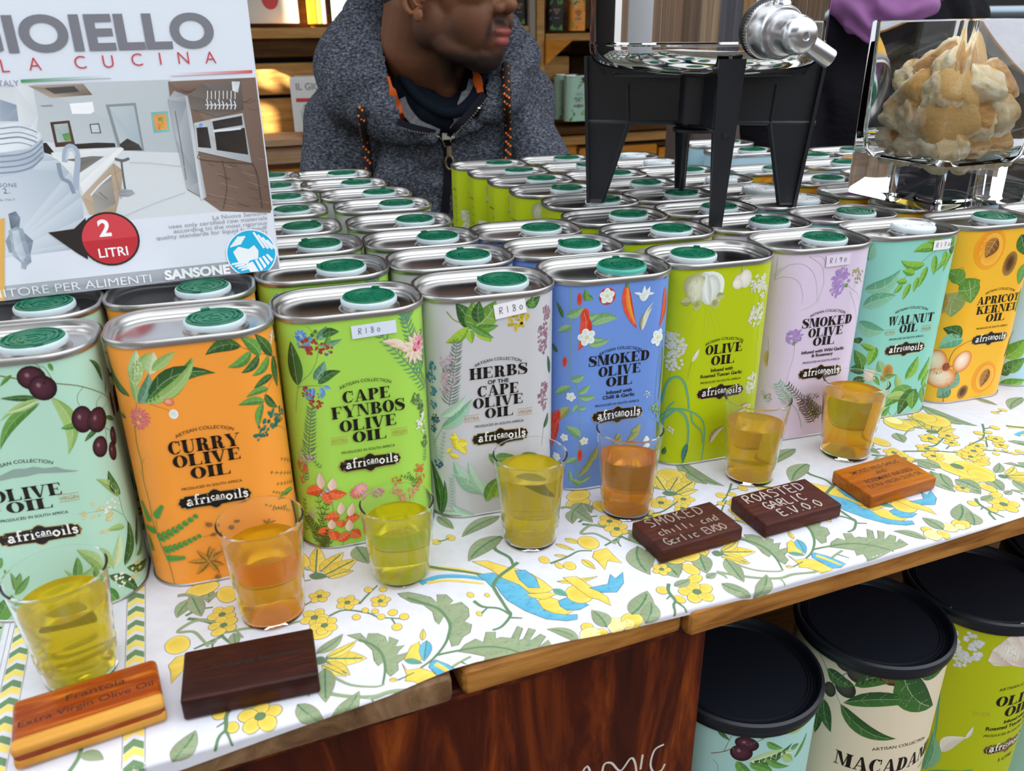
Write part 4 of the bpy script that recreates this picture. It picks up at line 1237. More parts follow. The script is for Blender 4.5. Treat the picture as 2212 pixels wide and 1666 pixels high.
for i,(u0,u1,h,c) in enumerate([(-5.2,-2.55,.8,'4a3c30'),(-2.55,-1.05,.7,'6a5a48'),(-1.05,.3,.8,'3a3a40'),(.3,1.25,.7,'7a5c3c'),(1.25,2.6,.8,'4c5258'),(2.6,5.2,.8,'59483a')]):
    m_=mat('screen_front_'+c,lin(c),.85);ramp_noise(m_,[(.3,c),(.7,'%02x%02x%02x'%tuple(min(255,int(int(c[j:j+2],16)*1.5)) for j in(0,2,4)))],2.2,(3,3,.6))
    box('screen_front',tuple(e12((u0+u1)/2,-3.0-.1*(i%2),(h-1)/2)),(u1-u0,.1,h+1),m_,YAW,.01,wf)
for i,(u,v0,v1,h) in enumerate([(4.9,-3.6,-1.2,.8),(5.0,-1.19,.9,.9),(4.9,.91,3.6,1.0),(-4.7,-3.6,-.6,.8),(-4.8,-.59,1.6,.8),(-4.7,1.61,3.8,1.0)]):
    box('screen_side',tuple(e12(u,(v0+v1)/2,(h-1)/2)),(.1,v1-v0,h+1),m_,YAW,.01,wf)  # unseen sides added to close bright sky gaps in the tank reflection
M_ceil=wood('roof_boards',[(.2,'1a1009'),(.8,'3c2614')],4,(1,8,8),.8)
cl=empty('ceiling',kind='structure')
for k in range(7):
    a=-.25 if 2<=k<=5 else -1.5  # these boards are cut short so the sun reaches the shelf
    box('roof_board',tuple(e12((a+2.4)/2,1.02+.29*k,1.12)),(2.4-a,.28,.03),M_ceil,YAW,.003,cl)
# unseen panel added to block the sun, with holes cut for the shelf patches
sh=empty('sun_blocker',kind='structure')
SU=SUND.cross(Vector((0,0,1))).normalized();SV=SU.cross(SUND).normalized();SO=Vector((.25,.9,.1))-SUND*9
def s2(p):
    t=(SO-p).dot(SUND);q=p+SUND*t-SO;return q.dot(SU),q.dot(SV)
holes=[]
for (x0,y0,x1,y1,off) in[(560,-40,606,70,2.42),(622,-40,655,70,2.42),(672,-50,800,70,2.42),(552,136,592,178,2.49),(604,136,640,174,2.49),(648,136,770,168,2.49),(566,236,592,292,2.49)]:
    c=[s2(atp(*q,off)) for q in((x0,y0),(x1,y0),(x1,y1),(x0,y1))]
    holes.append((min(q[0] for q in c)+.004,max(q[0] for q in c)-.004,min(q[1] for q in c),max(q[1] for q in c)))
us=sorted({-3.4,6.8,*[h[0] for h in holes],*[h[1] for h in holes]});vs=sorted({-1.9,2.4,*[h[2] for h in holes],*[h[3] for h in holes]})
bm=bmesh.new()
SM=Matrix((( SU.x,SV.x,-SUND.x,SO.x),(SU.y,SV.y,-SUND.y,SO.y),(SU.z,SV.z,-SUND.z,SO.z),(0,0,0,1)))
for v0,v1 in zip(vs,vs[1:]):
    run=None
    for u0,u1 in list(zip(us,us[1:]))+[(None,None)]:
        solid=u0 is not None and not any(h[0]<=u0+1e-6 and u1<=h[1]+1e-6 and h[2]<=v0+1e-6 and v1<=h[3]+1e-6 for h in holes)
        if solid:run=(run[0],u1) if run else(u0,u1)
        elif run:
            add_box(bm,None,(run[1]-run[0],v1-v0,.03),mat4=SM@Matrix.Translation(((run[0]+run[1])/2,(v0+v1)/2,0)));run=None
link('sun_block_panel',bm_me(bm,'sun_block_panel',M_ceil),sh)
# ---------------------------------------------------------------- shelving behind
def shelf_unit(name,label):return empty(name,label=label,cat='shelf')
sl=shelf_unit('wall_shelf','wooden shelf with thick dark front beam on the slatted wall behind the man')
o=bar('shelf_board',430,1152,48,70,2.42,.33,M_shelfw,sl,.002)
p=atp(700,60,2.42);o.location.z=p.z-.012;o.scale.z=1
bar('front_beam',430,1152,73,119,2.45,.05,M_shelfd,sl)
sl2=shelf_unit('low_shelf','low wooden shelf carrying the white jar box at the left')
bar('shelf_board',430,1140,292,306,2.30,.185,M_pink,sl2,.002)
bar('front_board',430,1000,312,348,2.33,.03,M_pink,sl2)
bar('lower_panel',430,1140,356,420,2.33,.03,M_orange,sl2)
sr=shelf_unit('tin_shelf','open wooden shelf of small oil tins to the right of the man')
M_post=mat('weathered_post',(.30,.25,.20),.6);bump(M_post,40,.3,.002)
for x0,x1,m in((1143,1158,M_post),(1160,1179,M_shelfw)):bar('post',x0,x1,-420,520,2.36,.04,m,sr)
bar('shelf_board',1179,1790,69,84,2.36,.36,M_shelfw,sr)
bar('shelf_board',1100,1143,56,69,2.36,.36,M_shelfw,sr)
bar('shelf_board',1179,1790,262,276,2.34,.38,M_shelfd,sr)
bar('front_board',1179,1790,278,298,2.36,.03,M_shelfw,sr)
bar('lower_rail',1179,1790,301,311,2.38,.02,M_shelfd,sr)
for x0,x1 in((1179,1247),(1251,1420),(1424,1600),(1604,1790)):bar('lower_panel',x0,x1,313,430,2.38,.03,M_orange,sr)
bm=bmesh.new();a=atp(1180,86,2.35);b=atp(1238,86,2.35);c=atp(1180,140,2.35)
vv=[bm.verts.new(q) for q in(a,b,c)]+[bm.verts.new(q+E2*.03) for q in(a,b,c)]
bm.faces.new(vv[:3]);bm.faces.new(vv[3:][::-1])
for i in range(3):bm.faces.new((vv[i],vv[i+3],vv[(i+1)%3+3],vv[(i+1)%3]))
bmesh.ops.recalc_face_normals(bm,faces=bm.faces);link('bracket',bm_me(bm,'bracket',M_orange),sr)
M_gold=mat('gold_painted_pole',(.62,.45,.05),.25,.6)
g=at(2078,0,2.2);lathe_obj('yellow_pole',[(.036,-1.35),(.036,1.6)],M_gold,24,None,(g.x,g.y,g.z))
tag(bpy.data.objects['yellow_pole'],'shiny golden yellow upright pole at the far right behind the bread vase','pole')
M_rail=mat('blue_grey_metal',(.28,.34,.40),.4,.7)
g=at(2100,27,3.1);r_=empty('metal_railing',tuple(g),label='blue grey horizontal metal rail behind the yellow pole',cat='railing')
for dz,rr in((0,.02),(-.28,.02),(-.56,.02)):lathe_obj('rail',[(rr,-1.6),(rr,1.6)],M_rail,16,r_,(0,0,dz),M=Matrix.Rotation(PI/2,4,'Y'))
for dx in(-1.2,1.3):lathe_obj('post',[(.018,-1.2),(.018,.02)],M_rail,12,r_,(dx,0,0))
# ---------------------------------------------------------------- table
M_edge=wood('worn_board_edge',[(.25,'5f3514'),(.5,'a06a30'),(.75,'c08a48')],16,(1,9,9),.5)
M_edge2=wood('grey_board_edge',[(.3,'4a3120'),(.5,'6f5238'),(.7,'937354')],9,(3,9,3),.55,1.5,(0,.5,.5))
tb=empty('market_table',(0,0,0),label='long wooden stall table of rough boards under the flowered cloth',cat='table')
def plank(u0,u1,v0,v1,m,b=.004):
    return box('plank',tuple(e12((u0+u1)/2,(v0+v1)/2,-.0105)),(u1-u0,v1-v0,.0185),m,YAW,b,tb)
plank(-.95,.0945,.3215,.47,M_edge2,.005)
plank(.100,.235,.3222,.47,M_edge,.0055)
plank(.2352,1.35,.3165,.47,M_edge,.004)
for v in(.4705,.6105,.7505,.8905):plank(-.95,1.35,v,v+.1395,M_edge)
box('apron',tuple(e12(.2,1.0,-.06)),(2.2,.03,.08),M_wdark,YAW,.003,tb)
for a in(-.9,1.3):
    for b in(.42,.98):box('leg',tuple(e12(a,b,-.485)),(.07,.07,.93),M_wdark,YAW,.004,tb)
# cloth
FT=[(-1,.3205),(.2,.3205),(.3,.317),(.5,.3145),(1.4,.3145)]
CE=[(-1,.306),(-.04,.3114),(.0054,.3155),(.0624,.3194),(.095,.3238),(.1008,.3246),(.125,.3225),(.1527,.321),(.2,.317),(.266,.3127),(.368,.3112),(.498,.3135),(1.4,.312)]
def interp(T,x):
    for(a,b),(c,d) in zip(T,T[1:]):
        if x<=c:return b+(d-b)*(x-a)/(c-a)
    return T[-1][1]
def cmap(u,v,off):
    u/=1000;v/=1000;f=interp(FT,u)-.0012;e=interp(CE,u)
    v=max(v,e);r=.0025
    if v>=f+r:n=E2*0+Vector((0,0,1));p=e12(u,v,.0009)
    elif v>=f-.0012:
        t=(f+r-v)/(r+.0012)*PI/2;n=-E2*sin(t)+Vector((0,0,1))*cos(t);p=e12(u,f+r-r*sin(t),.0009-r+r*cos(t))
    else:n=-E2;p=e12(u,f,.0009-r-(f-.0012-v))
    p=p+n*off;return tuple(p),n
A=Art(3)
for ln in CLOTH_ART.strip().splitlines():pass
fl=lambda x,y:x>-42
for k in(-1,0,1,2,3):A.l=0;A.dsl(CLOTH_ART,(248.4*k,0),fl)
A2=Art(5)
y_=lin('e6cf6a');g_=lin('66855c');o_=lin('8a7f78')
for c0 in(-57.5,-115.5):
    for k in range(-2,40):
        v=300+13.2*k-(0)
        for w0,cc in((0,y_),(5.2,g_)):
            A2.t.append(((c0-4.4,v+w0-2),(c0,v+w0+1.6),(c0,v+w0+6.4),cc,cc,cc,1));A2.t.append(((c0-4.4,v+w0-2),(c0,v+w0+6.4),(c0-4.4,v+w0+2.8),cc,cc,cc,1))
            A2.t.append(((c0+4.4,v+w0-2),(c0,v+w0+1.6),(c0,v+w0+6.4),cc,cc,cc,1));A2.t.append(((c0+4.4,v+w0-2),(c0,v+w0+6.4),(c0+4.4,v+w0+2.8),cc,cc,cc,1))
    for dx in(-4.9,4.9):A2.strip([(c0+dx,300),(c0+dx,500),(c0+dx,840)],.35,o_)
A2.l=2
A2.strip([(-127,300),(-127,560),(-127,840)],2.2,lin('a3b59a'));A2.strip([(-123,300),(-123,560),(-123,840)],.3,o_)
for k in range(70):A2.strip([(-127,300+8*k),(-134,304+8*k),(-150,306+8*k)],1.3,lin('9db0a0'))
for s_ in(0,110,220):
    A2.S(2.5,'6f8a66',[(-100,300+s_),(-88,322+s_),(-80,340+s_),(-86,362+s_),(-82,390+s_)])
    for(a,b,c,d,w_) in((-88,322,-78,318,7),(-80,338,-70,330,7),(-84,350,-72,352,7),(-86,366,-74,372,6),(-84,376,-76,366,6),(-92,312,-84,304,8),(-90,326,-98,332,7)):A2.leaf(a,b+s_,c,d+s_,w_,1,'zl',False)
    A2.leaf(-94,298+s_,-68,308+s_,9,2,'zy',False)
for t in A2.t:A.t.append(t)
V=[];Fc=[];C=[];Nn=[];white=(*lin('d3d2da'),1)
us=[-600+12*k for k in range(0,165)];rows=[-30,-8,-5,-3.5,-2.4,-1.2,0,1.5,3,8,25,60,120,200,300,420,560,705]
for u in us:
    f=interp(FT,u/1000)*1000-1.2;e=interp(CE,u/1000)*1000
    for r in rows:
        p,n=cmap(u,max(f+r,e),0)
        V.append(p);C.append(white);Nn.append(n)
R_=len(rows)
for i in range(len(us)-1):
    for j in range(R_-1):Fc.append((i*R_+j,(i+1)*R_+j,(i+1)*R_+j+1,i*R_+j+1))
cm=art_mesh('tablecloth',A,cmap,0,.0000008,.00005,[M_cloth],curved=lambda a,b,c:min(a[1],b[1],c[1])<330,tmax=1.6,vs=1,extra=(V,Fc,C,Nn))
tag(link('tablecloth',cm),'white cotton tablecloth printed with yellow flowers, green leaves and blue birds','tablecloth')
# ---------------------------------------------------------------- dark crate front and shelf of canisters under the table
cr=empty('wooden_crate',label='dark stained wooden crate front with chalk lettering under the table',cat='crate')
pu=on(1560,1350,-.018).dot(E1)
box('front_panel',tuple(e12((pu-.75)/2-.0,.3395,-.36)),(pu+.75,.018,.678),M_wdark,YAW,.003,cr)
bm=bmesh.new();tube(bm,[e12(-.7,.3335,-.026),e12(-.2,.333,-.0265),e12(.05,.3335,-.0262),e12(pu-.002,.333,-.0262)],.0034,10)
link('top_moulding',bm_me(bm,'top_moulding',M_wdark,60),cr)
box('side_panel',tuple(e12(pu-.011,.60,-.36)),(.018,.50,.678),M_wdark,YAW,.003,cr)
A=Art(2)
def pxc(x,y):
    p=atp(x,y,.3305);return p.dot(E1)*1000,p.z*1000
for st in([(1243,1700),(1268,1655),(1282,1700)],[(1300,1700),(1303,1655),(1320,1648),(1340,1665),(1362,1638),(1372,1650),(1376,1690)],[(1383,1662),(1388,1630)],[(1434,1608),(1414,1620),(1405,1650),(1412,1668),(1428,1664),(1436,1650)]):
    A.strip(catmull([pxc(*q) for q in st],5),1.5,lin('c9c0b8'))
me=art_mesh('chalk_lettering',A,lambda u,v,o:(tuple(e12(u/1000,.3303,v/1000)),-E2),0,0,0,[vcol_mat('chalk',.9)],nrm=False);link('chalk_lettering',me,cr)
us_=box('under_shelf',tuple(e12(.75,.55,-.428)),(.96,.5,.02),M_shelfd,YAW,.003);tag(us_,'dark wooden shelf under the table holding the big canisters','shelf')
bx=box('under_back_board',tuple(e12(.75,.815,-.25)),(.96,.02,.33),M_shelfd,YAW,.003);tag(bx,'brown back board behind the canisters under the table','board')
M_lidb=mat('black_lid_plastic',(.006,.008,.014),.38);bump(M_lidb,250,.12,.0003)
CR=.0545
def canmap(u,v,off):
    a=u/1000/CR;n=Vector((sin(a),-cos(a),0));p=n*(CR+off);return(p.x,p.y,v/1000-.0),n
def canister(cx,cy,bg,art,label,extra=None):
    t=empty('oil_canister',(cx,cy,-.11),label=label,cat='canister',group='large printed canisters under the table')
    A=Art(8);c=lin(bg);V=[];Fc=[];C=[];Nn=[]
    for k in range(65):
        a=2*PI*k/64
        for z in(0,-.307):V.append((CR*sin(a),-CR*cos(a),z));C.append((*c,1));Nn.append(Vector((sin(a),-cos(a),0)))
    for k in range(64):Fc.append((2*k,2*k+1,2*k+3,2*k+2))
    if art in CAN_ART:A.dsl(CAN_ART[art])
    if extra:extra(A)
    link('body',art_mesh('canister_body',A,canmap,0,.0000012,.00012,[M_print],curved=lambda a,b,c:True,tmax=4,extra=(V,Fc,C,Nn)),t)
    lathe_obj('base',[(0,-.3079),(.0535,-.3079),(.0545,-.306),(.0545,-.303)],M_steel,48,t,caps=(False,False))
    lathe_obj('lid',[(0,-.0022),(.0518,-.0022),(.0530,-.0005),(.0535,.0022),(.0552,.0032),(.0572,.0022),(.0578,-.0008),(.0572,-.0045),(.0560,-.0055),(.0558,-.0080),(.0548,-.0086),(0,-.0086)],M_lidb,72,t,caps=(False,False),sm=50)
    lathe_obj('stacking_rings',[(.0464,-.0021),(.0469,-.0012),(.0474,-.0021),(.0484,-.0021),(.0489,-.0010),(.0494,-.0021),(.0503,-.0021),(.0508,-.0008),(.0513,-.0021)],M_lidb,72,t,caps=(False,False),sm=60)
    return t
def ex2(A):
    A.title('MACADAMIA',-34,62,-98,13);A.title('OIL',2,26,-113,12);A.text('ARTISAN COLLECTION',13,-74,3.0,'ink',width=46,arc=90);A.text('EXTRA',-22,-109,4,'b89a78',width=15)
    A.text('VIRGIN',45,-109,4,'b89a78',width=15);A.text('PRODUCED IN SOUTH AFRICA',13,-122,2.6,'ink',width=52);badge(A,13,-135,58,20)
def ex3(A):
    A.title('OLIVE',0,46,-78,10);A.title('OIL',10,38,-90,10);A.text('ARTISAN COLLECTION',22,-60,2.8,'ink',width=44,arc=90);A.text('EXTRA',-8,-88,4,'d0b040',width=13)
    A.text('Infused with',24,-97,3.6,'ink',bold=.02);A.text('Roasted Tuscan Garlic',24,-103,3.8,'ink',width=52,bold=.02);A.text('PRODUCED IN SOUTH AFRICA',24,-110,2.6,'ink',width=52);badge(A,24,-124,46,15)
    A.text('5 LITRE',26,-140,4,'ink')
canister(.1575,.4570,'a9d2cc','1','pale aqua canister with olive print and black lid, nearest the dark crate')
canister(.2725,.5074,'e8d8bc','2','cream macadamia canister with black lid, between the aqua and lime ones',ex2)
canister(.3767,.5510,'b9c212','3','lime garlic canister with black lid, at the right under the table',ex3)
canister(.4855,.6000,'a9d2cc','1','rightmost canister under the table, mostly outside the frame')
# ================================================================ TINS
TW,TD,TH,TR=.088,.0597,.1565,.0235
def footprint(w,d,r,n=10):
    P=[(0,-d/2)]
    for cx,cy,a0 in((w/2-r,-d/2+r,-PI/2),(w/2-r,d/2-r,0),(-w/2+r,d/2-r,PI/2),(-w/2+r,-d/2+r,PI)):
        P+=[(cx+r*cos(a0+k/n*PI/2),cy+r*sin(a0+k/n*PI/2),cos(a0+k/n*PI/2),sin(a0+k/n*PI/2)) for k in range(n+1)]
    return [(p[0],p[1],p[2] if len(p)>2 else 0,p[3] if len(p)>2 else -1) for p in P]
FH=(TW-2*TR)/2;FS=(TD-2*TR);AR=TR*PI/2
def tmap(u,v,off,W=TW,D=TD,r=TR):
    u/=1000;s=1 if u>=0 else -1;a=abs(u)
    if a<=FH:n=Vector((0,-1,0));p=Vector((a,-D/2,0))
    elif a<=FH+AR:
        t=(a-FH)/r;n=Vector((sin(t),-cos(t),0));p=Vector((W/2-r,-D/2+r,0))+n*r
    else:n=Vector((1,0,0));p=Vector((W/2,-D/2+r+min(a-FH-AR,FS+.01),0))
    p=Vector((p.x*s,p.y,0));n=Vector((n.x*s,n.y,0))
    p+=n*off;return(p.x,p.y,v/1000),n
def ringmesh(name,levels,mats,fp=(TW,TD,TR),cap=None,sm=40,n=10):
    """levels: (outset, z); cap: 'in' closes the last loop"""
    bm=bmesh.new();rings=[]
    for o_,z in levels:
        F=footprint(fp[0]+2*o_,fp[1]+2*o_,max(fp[2]+o_,.001),n)[1:];rings.append([bm.verts.new((x,y,z)) for x,y,_,_ in F])
    for a,b in zip(rings,rings[1:]):
        k=len(a)
        for i in range(k):bm.faces.new((a[i],a[(i+1)%k],b[(i+1)%k],b[i]))
    if cap:bm.faces.new(rings[-1])
    bmesh.ops.recalc_face_normals(bm,faces=bm.faces);return bm_me(bm,name,mats,sm)
ME={}
ME['rim']=ringmesh('rim',[(.0002,TH-.0040),(.0010,TH-.0037),(.0012,TH-.0028),(.0012,TH-.0007),(.0007,TH),(-.0001,TH),(-.0010,TH-.0006),(-.0013,TH-.0035),(-.0020,TH-.0042),(-.0034,TH-.0046),(-.0042,TH-.0058)],M_steel)
ME['lid']=ringmesh('lid',[(-.0040,TH-.0058),(-.0052,TH-.0062)],M_lid,cap=1)
ME['base']=ringmesh('base_rim',[(.0001,.0026),(.0009,.0022),(.0011,.0008),(.0006,0),(-.001,0)],M_steel)
def lm(name,prof,m,n=40,caps=(False,False)):
    bm=bmesh.new();lathe(bm,prof,n,Matrix.Identity(4),*caps);bmesh.ops.recalc_face_normals(bm,faces=bm.faces);return bm_me(bm,name,m,45)
ME['neck']=lm('neck',[(.0185,.0),(.0180,.0005),(.0163,.0007),(.0158,.0026),(.0160,.003)],M_steel)
ME['collar']=lm('collar',[(.0152,.0022),(.0168,.0026),(.0171,.0034),(.0171,.0052),(.0165,.0060),(.0157,.0060),(.0152,.0050)],M_collar)
ME['collarg']=ME['collar'].copy();ME['collarg'].materials[0]=M_collarg
def capmesh(m):
    bm=bmesh.new();lathe(bm,[(.0158,.0035),(.0158,.0072),(.0154,.0077),(.0146,.0077),(.0143,.0064),(.0130,.0064),(.0127,.0076),(.0116,.0076),(.0113,.0066),(.0104,.0066),(.0102,.0073),(.0092,.0073),(.0090,.0068)],56,Matrix.Identity(4),False,True)
    for a0,a1,r0,r1,z in((.3,1.6,.0060,.0074,.0073),(2.2,3.9,.0060,.0074,.0073),(4.5,5.9,.0060,.0074,.0073),(0,6.28,.0028,.0036,.0072)):
        n=12;T=[]
        for k in range(n+1):
            a=a0+(a1-a0)*k/n;T.append([bm.verts.new((r*cos(a),r*sin(a),zz)) for r,zz in((r0,.0067),(r0,z),(r1,z),(r1,.0067))])
        for p_,q_ in zip(T,T[1:]):
            for i in range(3):bm.faces.new((p_[i],p_[i+1],q_[i+1],q_[i]))
    for k in range(6):
        a=k*PI/3+.2;add_box(bm,(.0125*cos(a)+0,.0125*sin(a),.0072),(.0014,.0035,.0012),a)
    add_box(bm,(.0150*cos(.5),.0150*sin(.5),.0080),(.0030,.0045,.0012),.5)
    bmesh.ops.recalc_face_normals(bm,faces=bm.faces);return bm_me(bm,'cap',m,40)
ME['capg']=capmesh(M_green);ME['capw']=capmesh(M_white)
def tin_body(key,bg,H,titlef):
    A=Art(ord(key[0]));c=lin(bg);V=[];Fc=[];C=[];Nn=[];F=footprint(TW,TD,TR,12)
    if key in ART:A.dsl(ART[key])
    if titlef:titlef(A)
    n=len(F)
    for x,y,nx,ny in F+[F[0]]:
        for z in(.001,H-.003):V.append((x,y,z));C.append((*c,1));Nn.append(Vector((nx,ny,0)))
    for k in range(n):Fc.append((2*k,2*k+2,2*k+3,2*k+1))
    return art_mesh('tin_body',A,tmap,0,.0000014,.00010,[M_print],curved=lambda a,b,c:max(abs(a[0]),abs(b[0]),abs(c[0]))>20,tmax=2.2,extra=(V,Fc,C,Nn))
def sidetext(A,side,c='ink'):
    s=-1 if side=='L' else 1
    for k in range(9):A.text('NUTRITIONAL INFORMATION' if k==0 else '................. 00g',s*60,128-k*9,2.0 if k==0 else 1.4,c,width=15)
def TT(lines,art,prod,bad,virgin=None,inf=(),c=1.5,bw=38):
    def f(A):
        for t_,xl,xr,y,h in lines:A.title(t_,xl,xr,y,h)
        if art:A.text('ARTISAN COLLECTION',art[0],art[1],2.1,'ink',width=31,arc=38,bold=.004)
        A.text('PRODUCED IN SOUTH AFRICA',c,prod,1.75,'ink',width=33,bold=.006)
        badge(A,c+.3,bad,bw,12.5)
        for t_,x,y,w_ in inf:A.text(t_,x,y,2.7,'ink',width=w_,bold=.022)
        if virgin:
            x0,x1,y=virgin
            for t_,x in(('EXTRA',x0),('VIRGIN',x1)):
                A.text(t_,x,y,2.3,'b8904a',width=9.5);A.rect(x-5.2,y+3.3,x+5.2,y+3.55,'b8904a');A.rect(x-5.2,y-1.1,x+5.2,y-.85,'b8904a')
        sidetext(A,'L')
    return f
VAR={
 'A':('b4dcc6',TT([('OLIVE',-17.5,17,77,7.2),('OIL',-11.7,11,69.8,6.4)],(.3,98.5),65,54,(-19,19,73.2),c=.5,bw=41)),
 'B':('fa9f3c',TT([('CURRY',-20.5,17.5,89,8),('OLIVE',-19.5,17.3,80.5,7.4),('OIL',-11.4,10.5,72,7.2)],(-.2,101.8),65.6,57.4,c=-1,bw=40)),
 'C':('a8d855',TT([('CAPE',-11.2,17.7,101.2,7.4),('FYNBOS',-18.6,25.6,91.6,7.8),('OLIVE',-14.6,20.3,82.4,7.4),('OIL',-7.5,13.5,74.2,7)],(3,113.3),67.6,59.2,(-15.2,21.3,76))),
 'D':('c9c8cc',TT([('HERBS',-17.7,20.6,101.6,7.6),('CAPE',-12.7,15,89,7.4),('OLIVE',-15.9,18,81.2,7),('OIL',-8.2,11.2,73.4,6.8)],(1.3,113),67.6,59,(-16.9,18.8,73.6),inf=[('OF THE',1.2,97.3,14)])),
 'E':('6f94dc',TT([('SMOKED',-20.9,24,96,7.4),('OLIVE',-13.4,18,87.6,7),('OIL',-7.6,12.2,79.6,6.8)],(2,106.2),65.3,57.7,inf=[('Infused with',2.4,74,19),('Chilli & Garlic',2.2,70.4,24)])),
 'F':('b7c80e',TT([('OLIVE',-13.3,17,88.8,7.2),('OIL',-8,11.4,80.2,7)],(1.4,99),66.3,58.4,inf=[('Infused with',1.5,75,18),('Roasted Tuscan Garlic',1.5,71,34)])),
 'G':('dccbe2',TT([('SMOKED',-17.4,27,95,7.4),('OLIVE',-10.8,20,87,7),('OIL',-5.6,13.8,79.6,6.8)],(4,106.3),65.5,56.9,c=4.3,inf=[('Infused with Wild Garlic',4.5,73.8,38),('& Rosemary',4.4,70.4,19)])),
 'H':('8fd2c4',TT([('WALNUT',-19.1,24,84,7.4),('OIL',-7.4,10.4,76.6,6.8)],(1,96.6),71,62.2,(-16,18.5,77),c=1)),
 'I':('f6b930',TT([('APRICOT',-15.7,29.5,89.7,6.8),('KERNEL',-14.2,30.5,81.2,7),('OIL',-2.4,18,73.4,6.8)],(6.4,101),67.4,57.9,c=6.4)),
 'J':('b9d9ea',TT([('AVOCADO',-18,22,86,7.4),('OIL',-8,10,77,6.8)],(1,97),68,58)),
}
VN=dict(A='aqua olive print',B='orange curry print',C='lime green fynbos print',D='light grey herb print',E='blue chilli print',F='yellow green garlic print',G='pale pink lavender print',H='turquoise walnut print',I='yellow apricot print',J='pale blue avocado print')
import time;_t=time.time()
for k,(bg,f) in VAR.items():ME['body'+k]=tin_body(k,bg,TH,f)
print('tins',time.time()-_t)
ORD=['front','second','third','fourth','fifth','sixth','seventh','eighth','ninth']
CT=Vector((.0132,-.0012,0))
def tin(k,x,y,a,label,white=False,flip=False,z=0,collar='collar',hz=1):
    t=empty('oil_tin',(x,y,z),a,label=label,cat='tin',group='printed oil tins on the table')
    b=link('body',ME['body'+k],t);
    link('rim',ME['rim'],t);link('lid',ME['lid'],t);link('base_rim',ME['base'],t)
    s=-1 if flip else 1;cx,cy,cz=CT.x*s,CT.y,TH-.0062
    link('neck',ME['neck'],t,(cx,cy,cz));q=link('collar',ME[collar],t,(cx,cy,cz+.0004));c=link('cap',ME['capw' if white else 'capg'],t,(cx,cy,cz+.0002),random.uniform(0,6));c.scale=(1,1,.92)
    if hz!=1:t.scale=(1,1,hz)
    return t
FRONT=dict(B=(-.1810128,.44420606,.31083308),C=(-.09957534,.48192402,.31414842),D=(-.01824662,.51580483,.28301409),E=(.06292315,.55033978,.28826402),F=(.1427617,.58590493,.29187411),G=(.22757333,.62417284,.27923595),H=(.31147016,.6596756,.26946392),I=(.39401681,.69180098,.29464637),A=(-.2675263,.41255565,.28863656))
FRONT['J']=(.4785,.727,.29)
STK={}
random.seed(4)
def sticker(t,txt,u0,u1,v0,v1,tilt,col='f4f2f4'):
    A=Art(1);cx,cy=(u0+u1)/2,(v0+v1)/2;w,h=(u1-u0),(v1-v0)
    def rot(p):
        x,y=p[0]-cx,p[1]-cy;return cx+x*cos(tilt)-y*sin(tilt),cy+x*sin(tilt)+y*cos(tilt)
    A.poly(col,[rot(q) for q in((u0,v0),(u1,v0),(u1,v1),(u0,v1))]);n0=len(A.t);A.l=2
    A.pen(txt,u0+w*.14,v0+h*.28,h*.46,'pen',h*.045,1.0)
    A.t=A.t[:n0]+[(rot(a),rot(b),rot(c),x,y,z,l) for a,b,c,x,y,z,l in A.t[n0:]]
    link('price_label',art_mesh('price_label',A,tmap,0,.00003,.0009,[M_sticker],curved=lambda a,b,c:True,tmax=2.5),t)
for k,(x,y,a) in FRONT.items():
    w_=k=='H'
    t=tin(k,x,y,a,'%s oil tin with %s cap, at the front of its column'%(VN[k],'white' if w_ else 'green'),w_,k=='F',collar='collarg' if k=='E' else 'collar')
    if k=='C':sticker(t,'R180',-2.4,23.7,141.3,149.2,.04,'dde6f4')
    if k=='D':sticker(t,'R180',-.8,19.6,141.5,150.9,.13)
    if k=='G':sticker(t,'R190',-4.5,16.2,141.9,150.6,.03,'e4d9ea')
    if k=='H':sticker(t,'R170',9.5,25.6,143.4,151.3,.03)
CAPS={'A':[(-.2803,.4774)],'B':[(-.1961,.5099)],'C':[(-.1167,.5567),(-.1454,.623),(-.173,.6852),(-.1987,.7571),(-.2203,.819),(-.2448,.8825),(-.2686,.9492)],'D':[(-.0306,.5832),(-.0571,.644),(-.0818,.7085),(-.1069,.7823),(-.1311,.836),(-.1636,.8957),(-.191,.9601)],'E':[(.0519,.6126),(.0255,.6685)],'F':[(.1297,.6618),(.1034,.716),(.0878,.7858),(.0579,.8503),(.0345,.9108),(.0111,.9661),(-.0116,1.0203)],'G':[(.2158,.6862),(.1886,.7486),(.1675,.8157),(.1426,.8777),(.1199,.9423),(.0836,.9919),(.0767,1.048)],'H':[(.2994,.7222),(.2741,.7705),(.2491,.8335),(.2256,.8972),(.2118,.9898),(.1783,1.0232),(.158,1.078)],'I':[(.338,.894),(.3058,.9658),(.2794,1.0252)],'J':[(.5048,.8255),(.3962,1.0054),(.375,1.0532),(.4498,1.1154)]}
CAPS['H'][0]=(.3005,.7200);CAPS['H'][1]=(.2725,.7790);CAPS['H'][2]=(.2491,.8365);CAPS['H'][6]=(.1565,1.0825);CAPS['E'][1]=(.0250,.6700)
CAPS['D'][3]=(-.1063,.7805);CAPS['D'][4]=(-.1312,.8395);CAPS['D'][5]=(-.1636,.8975);CAPS['D'][6]=(-.191,.962);CAPS['F'][1]=(.1028,.7190);CAPS['F'][5]=(.0105,.9690);CAPS['F'][6]=(-.0125,1.0275)
CAPS['H'][4]=(.2045,.9605);CAPS['G'][5]=(.0955,1.0025);CAPS['G'][6]=(.0715,1.0635)
CAPS['I']=[(.388,.762),(.363,.828),(.338,.894),(.3058,.9658)]
CAPS['J']=[(.490,.815),(.458,.875),(.427,.938),(.3975,1.003),(.383,1.066)]
